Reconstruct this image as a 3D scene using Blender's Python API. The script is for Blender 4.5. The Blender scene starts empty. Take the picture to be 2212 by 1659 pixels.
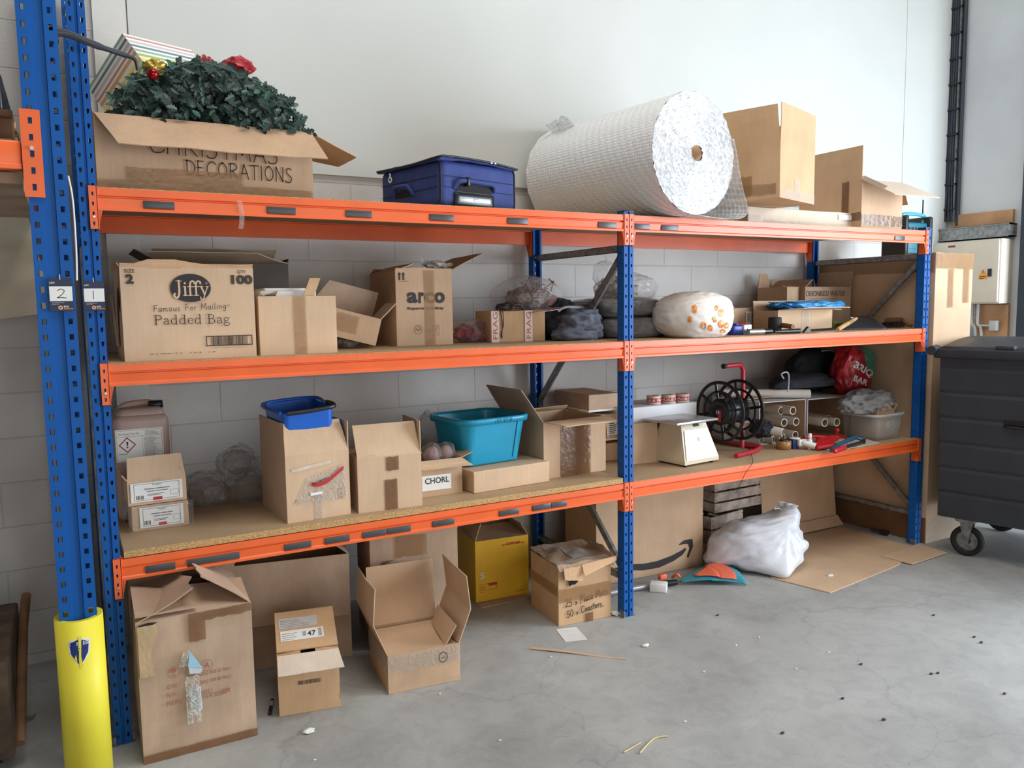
import bpy, bmesh, math, random
from mathutils import Vector, Matrix, noise, Euler
R = math.radians
random.seed(7)
S = bpy.context.scene
COL = S.collection

# ------------------------------------------------------------------ camera
F, CX, CY, CZ = 1715.11, -0.1163, -3.156, 1.6
YAW, PITCH, ROLL = 0.508, 0.0987, -0.0146
W_, H_ = 2212.0, 1659.0
_cy, _sy, _cp, _sp = math.cos(YAW), math.sin(YAW), math.cos(PITCH), math.sin(PITCH)
FWD = Vector((_sy*_cp, _cy*_cp, -_sp)); RT = Vector((_cy, -_sy, 0)); UP = RT.cross(FWD)
_cr, _sr = math.cos(ROLL), math.sin(ROLL)
RT, UP = _cr*RT + _sr*UP, -_sr*RT + _cr*UP
CAM = Vector((CX, CY, CZ))
cd = bpy.data.cameras.new('camera'); cam = bpy.data.objects.new('camera', cd); COL.objects.link(cam)
cd.sensor_fit = 'HORIZONTAL'; cd.sensor_width = 36.0; cd.lens = F*36.0/W_
cd.clip_start = 0.05; cd.clip_end = 200
m = Matrix((( RT.x, UP.x, -FWD.x, CX), (RT.y, UP.y, -FWD.y, CY), (RT.z, UP.z, -FWD.z, CZ), (0, 0, 0, 1)))
cam.matrix_world = m
S.camera = cam

# ------------------------------------------------------------------ light and exposure
S.view_settings.view_transform = 'Standard'; S.view_settings.look = 'None'
S.view_settings.exposure = 0.0; S.view_settings.gamma = 1.0; S.view_settings.use_curve_mapping = False
wd = bpy.data.worlds.new('world'); S.world = wd; wd.use_nodes = True
wd.node_tree.nodes['Background'].inputs[0].default_value = (0.80, 0.90, 1.0, 1)
wd.node_tree.nodes['Background'].inputs[1].default_value = 0.42
def area(name, loc, target, sx, sy, power, col, spread=180):
    l = bpy.data.lights.new(name, 'AREA'); l.shape = 'RECTANGLE'; l.size = sx; l.size_y = sy
    l.energy = power; l.color = col; l.spread = R(spread)
    o = bpy.data.objects.new(name, l); COL.objects.link(o); o.location = loc
    o.rotation_euler = (Vector(target) - Vector(loc)).to_track_quat('-Z', 'Y').to_euler()
    return o
# daylight through the roller door in the right-hand wall, and the rooflights overhead
area('door_daylight', (6.25, -3.0, 1.65), (2.5, -0.6, 1.2), 2.7, 3.1, 390, (0.80, 0.90, 1.0))
area('rooflight_near', (1.4, -2.4, 6.8), (1.6, -0.4, 0.0), 3.0, 3.0, 180, (1.0, 0.95, 0.89))
area('front_fill', (1.8, -8.0, 1.9), (1.8, 0.5, 1.2), 7.0, 2.5, 125, (1.0, 0.95, 0.90))  # added soft fill from the front; the wall there has no opening

# ------------------------------------------------------------------ pixel helpers (photo pixel -> world point on a known plane)
def ray(u, v):
    return (RT*((u - W_/2)/F) - UP*((v - H_/2)/F) + FWD)
def at(u, v, x=None, y=None, z=None):
    d = ray(u, v)
    if y is not None: t = (y - CY)/d.y
    elif z is not None: t = (z - CZ)/d.z
    else: t = (x - CX)/d.x
    return CAM + d*t
def hitp(u, v, p, n):
    d = ray(u, v); return CAM + d*((p - CAM).dot(n)/d.dot(n))

# ------------------------------------------------------------------ materials
def lin(c):
    c = c/255.0
    return c/12.92 if c <= 0.04045 else ((c + 0.055)/1.055)**2.4
def rgb(c, k=1.0): return tuple(min(1, lin(x)*k) for x in c) + (1,)
MATS = {}
def mat(name, c, rough=0.6, metal=0.0, var=0.08, scale=6.0, bump=0.0, bscale=60.0, spec=0.5, coat=0.0, alpha=1.0, trans=0.0, c2=None, emit=None, dirt=0.0):
    mm = bpy.data.materials.new(name); mm.use_nodes = True
    nt = mm.node_tree; N, L = nt.nodes, nt.links
    b = N['Principled BSDF']
    b.inputs['Roughness'].default_value = rough; b.inputs['Metallic'].default_value = metal
    b.inputs['Specular IOR Level'].default_value = spec; b.inputs['Coat Weight'].default_value = coat
    b.inputs['Alpha'].default_value = alpha; b.inputs['Transmission Weight'].default_value = trans
    tc = N.new('ShaderNodeTexCoord')
    nz = N.new('ShaderNodeTexNoise'); nz.inputs['Scale'].default_value = scale; nz.inputs['Detail'].default_value = 6
    L.new(tc.outputs['Object'], nz.inputs['Vector'])
    cr = N.new('ShaderNodeValToRGB')
    base = rgb(c); other = rgb(c2) if c2 else tuple(x*(1 - var*2.2) for x in base[:3]) + (1,)
    cr.color_ramp.elements[0].position = 0.32; cr.color_ramp.elements[1].position = 0.68
    cr.color_ramp.elements[0].color = other
    cr.color_ramp.elements[1].color = base if c2 else tuple(min(1, x*(1 + var*0.6)) for x in base[:3]) + (1,)
    L.new(nz.outputs['Fac'], cr.inputs['Fac']); L.new(cr.outputs['Color'], b.inputs['Base Color'])
    if bump:
        n2 = N.new('ShaderNodeTexNoise'); n2.inputs['Scale'].default_value = bscale; n2.inputs['Detail'].default_value = 4
        L.new(tc.outputs['Object'], n2.inputs['Vector'])
        bp = N.new('ShaderNodeBump'); bp.inputs['Strength'].default_value = bump; bp.inputs['Distance'].default_value = 0.01
        L.new(n2.outputs['Fac'], bp.inputs['Height']); L.new(bp.outputs['Normal'], b.inputs['Normal'])
    if emit:
        b.inputs['Emission Color'].default_value = rgb(c); b.inputs['Emission Strength'].default_value = emit
    MATS[name] = mm
    return mm
def cardboard(name, c, stain=0.5):
    mm = bpy.data.materials.new(name); mm.use_nodes = True
    nt = mm.node_tree; N, L = nt.nodes, nt.links; b = N['Principled BSDF']
    b.inputs['Roughness'].default_value = 0.72; b.inputs['Specular IOR Level'].default_value = 0.25
    tc = N.new('ShaderNodeTexCoord')
    n1 = N.new('ShaderNodeTexNoise'); n1.inputs['Scale'].default_value = 5; n1.inputs['Detail'].default_value = 5
    n2 = N.new('ShaderNodeTexNoise'); n2.inputs['Scale'].default_value = 220; n2.inputs['Detail'].default_value = 2
    mp = N.new('ShaderNodeMapping'); mp.inputs['Scale'].default_value = (1, 1, 0.12)
    wv = N.new('ShaderNodeTexNoise'); wv.inputs['Scale'].default_value = 60; wv.inputs['Detail'].default_value = 2
    L.new(tc.outputs['Object'], n1.inputs['Vector']); L.new(tc.outputs['Object'], n2.inputs['Vector'])
    L.new(tc.outputs['Object'], mp.inputs['Vector']); L.new(mp.outputs['Vector'], wv.inputs['Vector'])
    cr = N.new('ShaderNodeValToRGB'); base = rgb(c)
    cr.color_ramp.elements[0].position = 0.3; cr.color_ramp.elements[1].position = 0.7
    cr.color_ramp.elements[0].color = tuple(x*(1 - 0.28*stain) for x in base[:3]) + (1,)
    cr.color_ramp.elements[1].color = tuple(min(1, x*1.05) for x in base[:3]) + (1,)
    L.new(n1.outputs['Fac'], cr.inputs['Fac'])
    mx = N.new('ShaderNodeMixRGB'); mx.blend_type = 'MULTIPLY'; mx.inputs['Fac'].default_value = 0.16
    L.new(cr.outputs['Color'], mx.inputs['Color1']); L.new(n2.outputs['Fac'], mx.inputs['Color2'])
    mx2 = N.new('ShaderNodeMixRGB'); mx2.blend_type = 'MULTIPLY'; mx2.inputs['Fac'].default_value = 0.12
    L.new(mx.outputs['Color'], mx2.inputs['Color1']); L.new(wv.outputs['Fac'], mx2.inputs['Color2'])
    L.new(mx2.outputs['Color'], b.inputs['Base Color'])
    bp = N.new('ShaderNodeBump'); bp.inputs['Strength'].default_value = 0.12; bp.inputs['Distance'].default_value = 0.004
    L.new(wv.outputs['Fac'], bp.inputs['Height']); L.new(bp.outputs['Normal'], b.inputs['Normal'])
    MATS[name] = mm; return mm
def clear(name, c, opac=0.35, rough=0.12, bump=0.6, bscale=25, gloss=0.5):
    """thin clear film: transparent + glossy + a little white diffuse"""
    mm = bpy.data.materials.new(name); mm.use_nodes = True
    nt = mm.node_tree; N, L = nt.nodes, nt.links; b = N['Principled BSDF']; out = N['Material Output']
    tc = N.new('ShaderNodeTexCoord'); n2 = N.new('ShaderNodeTexNoise'); n2.inputs['Scale'].default_value = bscale; n2.inputs['Detail'].default_value = 3
    n2.inputs['Distortion'].default_value = 1.5
    L.new(tc.outputs['Object'], n2.inputs['Vector'])
    bp = N.new('ShaderNodeBump'); bp.inputs['Strength'].default_value = bump; bp.inputs['Distance'].default_value = 0.02
    L.new(n2.outputs['Fac'], bp.inputs['Height']); L.new(bp.outputs['Normal'], b.inputs['Normal'])
    b.inputs['Base Color'].default_value = rgb(c); b.inputs['Roughness'].default_value = rough
    b.inputs['Specular IOR Level'].default_value = gloss
    tr = N.new('ShaderNodeBsdfTransparent'); tr.inputs[0].default_value = (0.94, 0.94, 0.94, 1)
    lw = N.new('ShaderNodeLayerWeight'); lw.inputs['Blend'].default_value = 0.35
    L.new(bp.outputs['Normal'], lw.inputs['Normal'])
    ma = N.new('ShaderNodeMath'); ma.operation = 'MULTIPLY_ADD'; ma.inputs[1].default_value = 0.34; ma.inputs[2].default_value = opac; ma.use_clamp = True
    L.new(lw.outputs['Facing'], ma.inputs[0])
    mx = N.new('ShaderNodeMixShader'); L.new(ma.outputs[0], mx.inputs[0]); L.new(tr.outputs[0], mx.inputs[1]); L.new(b.outputs[0], mx.inputs[2])
    L.new(mx.outputs[0], out.inputs['Surface'])
    MATS[name] = mm; return mm

CBA = cardboard('cardboard_tan', (222, 189, 156), 0.35)
CBB = cardboard('cardboard_brown', (212, 177, 144), 0.5)
CBC = cardboard('cardboard_grey_brown', (204, 174, 148), 0.8)
CBD = cardboard('cardboard_golden', (220, 180, 138), 0.5)
CBE = cardboard('cardboard_dull', (178, 153, 130), 0.6)
CBP = cardboard('cardboard_pale', (228, 210, 190), 0.3)
CBT = cardboard('cardboard_torn', (222, 180, 140), 0.3)
INK = mat('ink_black', (38, 34, 34), 0.6, var=0.03)
INKB = mat('ink_brown', (58, 44, 38), 0.6, var=0.03)
INKR = mat('ink_red', (165, 95, 75), 0.7, var=0.1)
INKF = mat('ink_faded', (120, 95, 75), 0.7, var=0.1)
RED = mat('red_print', (196, 40, 46), 0.5, var=0.05)
PAPER = mat('paper_white', (232, 232, 228), 0.6, var=0.03)
PAPG = mat('paper_grey', (196, 192, 190), 0.6, var=0.05)
WHITE = mat('white_plastic', (232, 230, 224), 0.4, var=0.02)
TAPE = mat('parcel_tape', (168, 126, 82), 0.18, var=0.08, alpha=0.55, bump=0.25, bscale=40)
TAPED = mat('dark_parcel_tape', (130, 92, 62), 0.2, var=0.1, alpha=0.8, bump=0.3, bscale=30)
TAPEC = clear('clear_tape', (225, 218, 205), 0.22, 0.1, 0.5, 60)
BLUE = mat('rack_blue', (4, 84, 160), 0.5, var=0.05, spec=0.3, scale=4)
BLUED = mat('rack_dark_blue', (20, 44, 84), 0.4, var=0.05)
ORANGE = mat('rack_orange', (236, 104, 50), 0.34, var=0.05, scale=5, bump=0.03, bscale=300)
GALV = mat('galvanised_steel', (150, 152, 152), 0.42, metal=0.7, var=0.2, scale=30, bump=0.05, bscale=50)
STEEL = mat('bright_steel', (200, 200, 202), 0.25, metal=0.9, var=0.05)
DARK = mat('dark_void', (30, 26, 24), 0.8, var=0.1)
BLACK = mat('black_plastic', (26, 27, 30), 0.35, var=0.1)
BLACKM = mat('black_rubber', (30, 30, 32), 0.7, var=0.1)
LABELG = mat('magnetic_label_grey', (70, 70, 74), 0.35, var=0.06)
FILM = clear('clear_film', (232, 230, 228), 0.06, 0.07, 1.0, 9, 0.9)
FILMD = clear('heavy_clear_film', (216, 214, 214), 0.16, 0.08, 1.0, 12, 0.9)
BUB = clear('loose_bubble_wrap', (222, 218, 212), 0.05, 0.1, 1.0, 45, 0.9)

# ------------------------------------------------------------------ mesh builder
class MB:
    def __init__(s): s.v = []; s.f = []; s.m = []; s.sm = []; s.mi = 0; s.M = Matrix.Identity(4)
    def add(s, vs, fs, mi=None, smooth=False, M=None):
        o = len(s.v); T = s.M if M is None else s.M @ M
        s.v += [T @ Vector(p) for p in vs]
        for f in fs:
            s.f.append([i + o for i in f]); s.m.append(s.mi if mi is None else mi); s.sm.append(smooth)
        return s
    def box(s, a, b, mi=None, M=None):
        x0, y0, z0 = a; x1, y1, z1 = b
        v = [(x0,y0,z0),(x1,y0,z0),(x1,y1,z0),(x0,y1,z0),(x0,y0,z1),(x1,y0,z1),(x1,y1,z1),(x0,y1,z1)]
        return s.add(v, [(0,3,2,1),(4,5,6,7),(0,1,5,4),(1,2,6,5),(2,3,7,6),(3,0,4,7)], mi, False, M)
    def rbox(s, a, b, r=0.004, mi=None, M=None, seg=2, smooth=True):
        bm = bmesh.new(); bmesh.ops.create_cube(bm, size=1)
        for v in bm.verts:
            v.co = Vector([(a[i] + b[i])/2 + v.co[i]*(b[i] - a[i]) for i in range(3)])
        bmesh.ops.bevel(bm, geom=list(bm.edges), offset=r, segments=seg, affect='EDGES', profile=0.5)
        s.bm(bm, mi, smooth, M); return s
    def bm(s, bm, mi=None, smooth=False, M=None):
        bm.verts.index_update()
        s.add([v.co.copy() for v in bm.verts], [[v.index for v in f.verts] for f in bm.faces], mi, smooth, M); bm.free(); return s
    def quad(s, a, b, c, d, mi=None): return s.add([a, b, c, d], [(0,1,2,3)], mi)
    def prism(s, poly, z0, z1, mi=None, M=None):
        n = len(poly)
        v = [(x, y, z0) for x, y in poly] + [(x, y, z1) for x, y in poly]
        f = [tuple(range(n))[::-1], tuple(range(n, 2*n))] + [(i, (i+1) % n, n + (i+1) % n, n + i) for i in range(n)]
        return s.add(v, f, mi, False, M)
    def tube(s, pts, r, seg=10, mi=None, caps=True, smooth=True, M=None):
        pts = [Vector(p) for p in pts]; n = len(pts); rr = r if isinstance(r, (list, tuple)) else [r]*n
        vs = []; fs = []; t = (pts[1] - pts[0]).normalized()
        u = t.orthogonal().normalized()
        for i, p in enumerate(pts):
            tn = (pts[min(i+1, n-1)] - pts[max(i-1, 0)]).normalized()
            u = (u - tn*u.dot(tn)).normalized(); w = tn.cross(u)
            for k in range(seg):
                a = 2*math.pi*k/seg; vs.append(p + (u*math.cos(a) + w*math.sin(a))*rr[i])
        for i in range(n-1):
            for k in range(seg):
                a, b = i*seg + k, i*seg + (k+1) % seg
                fs.append((a, b, b + seg, a + seg))
        s.add(vs, fs, mi, smooth, M)
        if caps: s.add(vs[:seg], [tuple(range(seg))[::-1]], mi, False, M); s.add(vs[-seg:], [tuple(range(seg))], mi, False, M)
        return s
    def cyl(s, a, b, r, seg=16, mi=None, r2=None, M=None): return s.tube([a, b], [r, r if r2 is None else r2], seg, mi, True, True, M)
    def lathe(s, prof, seg=24, mi=None, M=None, smooth=True, closed=False):
        """profile of (radius, z) round local z"""
        n = len(prof); vs = []; fs = []
        for r_, z in prof:
            for k in range(seg):
                a = 2*math.pi*k/seg; vs.append((r_*math.cos(a), r_*math.sin(a), z))
        for i in range(n if closed else n-1):
            j = (i+1) % n
            for k in range(seg):
                fs.append((i*seg + k, i*seg + (k+1) % seg, j*seg + (k+1) % seg, j*seg + k))
        return s.add(vs, fs, mi, smooth, M)
    def grid(s, fn, nu, nv, mi=None, smooth=True, thick=0.0, M=None):
        P = [[Vector(fn(i/nu, j/nv)) for j in range(nv+1)] for i in range(nu+1)]
        vs = [p for row in P for p in row]; k = nv + 1
        fs = [(i*k + j, (i+1)*k + j, (i+1)*k + j+1, i*k + j+1) for i in range(nu) for j in range(nv)]
        if thick:
            nr = [Vector((0, 0, 0)) for _ in vs]
            for f in fs:
                c = (vs[f[1]] - vs[f[0]]).cross(vs[f[3]] - vs[f[0]])
                for i in f: nr[i] += c
            n0 = len(vs)
            vs = vs + [v - nr[i].normalized()*thick for i, v in enumerate(vs)]
            fs = fs + [tuple(i + n0 for i in f[::-1]) for f in fs]
            rim = [(i*k, (i+1)*k) for i in range(nu)] + [(nu*k + j, nu*k + j+1) for j in range(nv)] + \
                  [((i+1)*k + nv, i*k + nv) for i in range(nu)] + [(j+1, j) for j in range(nv)]
            fs += [(b, a, a + n0, b + n0) for a, b in rim]
        return s.add(vs, fs, mi, smooth, M)
    def text(s, body, x0, y0, x1, y1, mi=None, bold=0.0, shear=0.0, M=None, keep=False):
        """flat lettering fitted into the rectangle x0..x1, y0..y1 of the local XY plane"""
        c = bpy.data.curves.new('t', 'FONT'); c.body = body; c.size = 1; c.offset = bold; c.resolution_u = 3; c.shear = shear
        o = bpy.data.objects.new('t', c); COL.objects.link(o)
        dg = bpy.context.evaluated_depsgraph_get(); me = bpy.data.meshes.new_from_object(o.evaluated_get(dg))
        vs = [v.co.copy() for v in me.vertices]; fs = [list(p.vertices) for p in me.polygons]
        bpy.data.objects.remove(o); bpy.data.curves.remove(c); bpy.data.meshes.remove(me)
        if not vs: return s
        ax, bx = min(v.x for v in vs), max(v.x for v in vs); ay, by = min(v.y for v in vs), max(v.y for v in vs)
        kx, ky = (x1 - x0)/(bx - ax), (y1 - y0)/(by - ay)
        if keep: kx = ky = min(kx, ky)
        return s.add([(x0 + (v.x - ax)*kx, y0 + (v.y - ay)*ky, 0) for v in vs], fs, mi, False, M)
    def ribbon(s, pts, w, mi=None, M=None, smooth=True):
        """flat stroke in local XY"""
        if smooth and len(pts) > 2: pts = cat(pts, 5)
        n = len(pts); vs = []
        for i in range(n):
            a = Vector(pts[max(i-1, 0)]); b = Vector(pts[min(i+1, n-1)]); d = (b - a)
            d = d.normalized() if d.length > 1e-9 else Vector((1, 0)); p = Vector(pts[i])
            if i == 0: p = p - d*w*0.35
            if i == n-1: p = p + d*w*0.35
            q = Vector((-d.y, d.x))*w*0.5
            vs += [(p.x + q.x, p.y + q.y, 0), (p.x - q.x, p.y - q.y, 0)]
        return s.add(vs, [(2*i, 2*i+1, 2*i+3, 2*i+2) for i in range(n-1)], mi, False, M)
    def build(s, name, mats, parent=None, smooth_angle=None):
        me = bpy.data.meshes.new(name)
        inv = Matrix.Identity(4)
        if parent is not None and s.world: inv = parent['_m'].inverted() if False else wm(parent).inverted()
        me.from_pydata([tuple(inv @ p) for p in s.v], [], s.f)
        ml = mats if isinstance(mats, (list, tuple)) else [mats]
        for x in ml: me.materials.append(x)
        me.polygons.foreach_set('material_index', [min(i, len(ml)-1) for i in s.m])
        me.polygons.foreach_set('use_smooth', s.sm)
        me.update()
        o = bpy.data.objects.new(name, me); COL.objects.link(o)
        if parent is not None: o.parent = parent
        return o
    world = False
class MW(MB):
    world = True
def wm(o):
    """world matrix from location/rotation (no depsgraph needed)"""
    m_ = Matrix.LocRotScale(o.location, o.rotation_euler, None)
    return wm(o.parent) @ m_ if o.parent else m_
def cat(pts, k=5):
    pts = [Vector(p) for p in pts]; out = []
    for i in range(len(pts)-1):
        p0, p1, p2, p3 = pts[max(i-1, 0)], pts[i], pts[i+1], pts[min(i+2, len(pts)-1)]
        for j in range(k):
            t = j/k; out.append(0.5*((2*p1) + (p2 - p0)*t + (2*p0 - 5*p1 + 4*p2 - p3)*t*t + (3*p1 - p0 - 3*p2 + p3)*t**3))
    return out + [pts[-1]]
def tag(o, label, cat_, group=None, kind=None):
    o['label'] = label; o['category'] = cat_
    if group: o['group'] = group
    if kind: o['kind'] = kind
    return o
def thing(name, label, cat_, loc=(0, 0, 0), rz=0, group=None, rot=None):
    o = bpy.data.objects.new(name, None); COL.objects.link(o); o.empty_display_size = 0.05
    o.location = loc; o.rotation_euler = rot if rot else (0, 0, R(rz))
    return tag(o, label, cat_, group)
def struct(o): o['kind'] = 'structure'; return o
def dup(o, parent=None):
    c = o.copy(); COL.objects.link(c)
    if parent is not None: c.parent = parent
    for ch in list(o.children): dup(ch, c)
    return c
FRONT = Matrix(((1,0,0,0),(0,0,-1,-0.0008),(0,1,0,0),(0,0,0,1)))   # local XY drawing -> front face XZ, just proud of it
def nz3(p, f, seed=0.0): return noise.noise(Vector(p)*f + Vector((seed, seed*1.7, -seed)))
def blob(mb, c, r, seed=0, amp=0.12, freq=2.5, wr=0.03, wf=9, zmin=None, sub=4, sq=1.0, mi=None, smooth=True, M=None, fn=None):
    bm = bmesh.new(); bmesh.ops.create_icosphere(bm, subdivisions=sub, radius=1)
    for v in bm.verts:
        d = v.co.normalized()
        e = Vector([math.copysign(abs(x)**sq, x) for x in d])
        k = 1 + amp*nz3(d, freq, seed) + wr*(1 - 2*abs(nz3(d, wf, seed + 5))) + wr*0.6*nz3(d, wf*2.3, seed + 9)
        p = Vector((e.x*r[0]*k, e.y*r[1]*k, e.z*r[2]*k))
        if fn: p = fn(p, d)
        p += Vector(c)
        if zmin is not None and p.z < zmin: p.z = zmin + 0.15*(p.z - zmin)*0.0
        v.co = p
    mb.bm(bm, mi, smooth, M); return mb
def crumple(mb, c, r, seed=0, mi=None, amp=0.55, sub=3, zmin=None, M=None):
    bm = bmesh.new(); bmesh.ops.create_icosphere(bm, subdivisions=sub, radius=1)
    for v in bm.verts:
        d = v.co.normalized(); k = 1 + amp*nz3(d, 2.3, seed) + amp*0.7*(1 - 2.5*abs(nz3(d, 4.5, seed+3)))*0.5
        p = Vector((d.x*r[0]*k, d.y*r[1]*k, d.z*r[2]*k)) + Vector(c)
        if zmin is not None: p.z = max(p.z, zmin)
        v.co = p
    mb.bm(bm, mi, False, M); return mb

# ---- hand lettering: strokes in a 1-high box
HW = {
'C': (0.75, [[(0.7,0.85),(0.45,1),(0.12,0.75),(0.05,0.4),(0.25,0.03),(0.6,0.05),(0.75,0.2)]]),
'H': (0.75, [[(0.08,1),(0.05,0)],[(0.62,1),(0.6,0)],[(0.06,0.52),(0.62,0.52)]]),
'R': (0.7, [[(0.08,0),(0.1,1)],[(0.05,0.95),(0.4,1),(0.58,0.78),(0.4,0.55),(0.12,0.5)],[(0.25,0.5),(0.65,0.02)]]),
'I': (0.25, [[(0.12,1),(0.1,0)]]),
'S': (0.6, [[(0.5,0.9),(0.3,1),(0.1,0.8),(0.25,0.55),(0.48,0.35),(0.4,0.05),(0.15,0),(0.0,0.12)]]),
'T': (0.65, [[(0.0,0.97),(0.65,1)],[(0.33,1),(0.3,0)]]),
'M': (0.85, [[(0.03,0),(0.12,1)],[(0.12,1),(0.38,0.3)],[(0.38,0.3),(0.68,1)],[(0.68,1),(0.78,0)]]),
'A': (0.7, [[(0.02,0),(0.33,1)],[(0.33,1),(0.66,0)],[(0.15,0.38),(0.55,0.38)]]),
'D': (0.7, [[(0.1,0),(0.1,1)],[(0.0,0.97),(0.4,0.95),(0.65,0.6),(0.5,0.12),(0.02,0.02)]]),
'E': (0.6, [[(0.1,1),(0.08,0)],[(0.08,1),(0.5,0.98)],[(0.08,0.55),(0.42,0.55)],[(0.06,0.02),(0.52,0.04)]]),
'O': (0.75, [[(0.4,1),(0.12,0.8),(0.06,0.4),(0.3,0.02),(0.6,0.2),(0.66,0.65),(0.4,1),(0.3,0.97)]]),
'N': (0.7, [[(0.06,0),(0.08,1)],[(0.08,1),(0.58,0)],[(0.58,0),(0.62,1)]]),
'F': (0.6, [[(0.1,0),(0.2,0.95)],[(0.05,0.9),(0.62,1.02)],[(0.12,0.5),(0.5,0.55)]]),
'P': (0.6, [[(0.05,-0.1),(0.12,1)],[(0.05,0.95),(0.4,1),(0.52,0.75),(0.35,0.5),(0.1,0.48)]]),
'L': (0.5, [[(0.1,1),(0.08,0)],[(0.08,0),(0.5,0.03)]]),
'l': (0.22, [[(0.12,1),(0.08,0.1),(0.16,0)]]),
'a': (0.5, [[(0.38,0.45),(0.2,0.52),(0.05,0.25),(0.15,0),(0.32,0.15),(0.4,0.5)],[(0.4,0.5),(0.38,0.1),(0.48,0)]]),
'c': (0.42, [[(0.38,0.45),(0.18,0.5),(0.05,0.25),(0.18,0),(0.4,0.1)]]),
'e': (0.45, [[(0.06,0.25),(0.36,0.32),(0.25,0.52),(0.08,0.35),(0.12,0.05),(0.4,0.08)]]),
't': (0.38, [[(0.18,0.85),(0.14,0.1),(0.28,0)],[(0.0,0.55),(0.36,0.6)]]),
's': (0.4, [[(0.34,0.5),(0.12,0.48),(0.12,0.3),(0.32,0.18),(0.22,0),(0.02,0.05)]]),
'x': (0.42, [[(0.05,0.4),(0.35,0.02)],[(0.36,0.42),(0.04,0)]]),
'm': (0.7, [[(0.05,0),(0.07,0.5)],[(0.07,0.35),(0.22,0.5),(0.3,0.3),(0.3,0)],[(0.3,0.35),(0.48,0.5),(0.56,0.3),(0.58,0)]]),
'o': (0.48, [[(0.25,0.5),(0.07,0.3),(0.18,0),(0.4,0.15),(0.36,0.45),(0.22,0.5)]]),
'u': (0.5, [[(0.05,0.5),(0.08,0.1),(0.25,0.02),(0.38,0.2),(0.4,0.5)],[(0.4,0.5),(0.42,0.05)]]),
'r': (0.36, [[(0.06,0),(0.08,0.5)],[(0.08,0.35),(0.2,0.5),(0.34,0.46)]]),
'i': (0.22, [[(0.1,0.5),(0.1,0)],[(0.11,0.66),(0.11,0.7)]]),
'n': (0.5, [[(0.06,0),(0.08,0.5)],[(0.08,0.35),(0.25,0.52),(0.38,0.3),(0.4,0)]]),
'g': (0.5, [[(0.38,0.45),(0.2,0.52),(0.06,0.3),(0.18,0.08),(0.34,0.2),(0.4,0.5)],[(0.4,0.5),(0.36,-0.15),(0.2,-0.35),(0.05,-0.22)]]),
'2': (0.6, [[(0.05,0.8),(0.25,1),(0.48,0.82),(0.35,0.45),(0.02,0.02)],[(0.02,0.02),(0.3,0.06),(0.6,0.0)]]),
'5': (0.6, [[(0.5,1),(0.12,0.97)],[(0.12,0.97),(0.1,0.55),(0.4,0.58),(0.52,0.3),(0.35,0.02),(0.02,0.08)]]),
'0': (0.6, [[(0.28,1),(0.06,0.7),(0.08,0.2),(0.3,0),(0.52,0.3),(0.48,0.8),(0.28,1)]]),
'1': (0.3, [[(0.15,1),(0.12,0)]]),
'.': (0.25, [[(0.1,0.0),(0.12,0.06)]]),
',': (0.25, [[(0.14,0.08),(0.06,-0.15)]]),
' ': (0.4, []),
}
def hand(mb, text, x0, y0, h, width, w, mi=None, slope=0.0, M=None, jit=0.02):
    adv = sum(HW[c][0] + 0.1 for c in text) - 0.1; k = width/adv; x = 0.0; rnd = random.Random(len(text))
    for c in text:
        a, st = HW[c]; dy = rnd.uniform(-jit, jit)
        for p in st:
            mb.ribbon([(x0 + (x + q[0])*k, y0 + (q[1] + dy)*h + slope*(x + q[0])*k) for q in p], w, mi, M)
        x += a + 0.1
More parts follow.
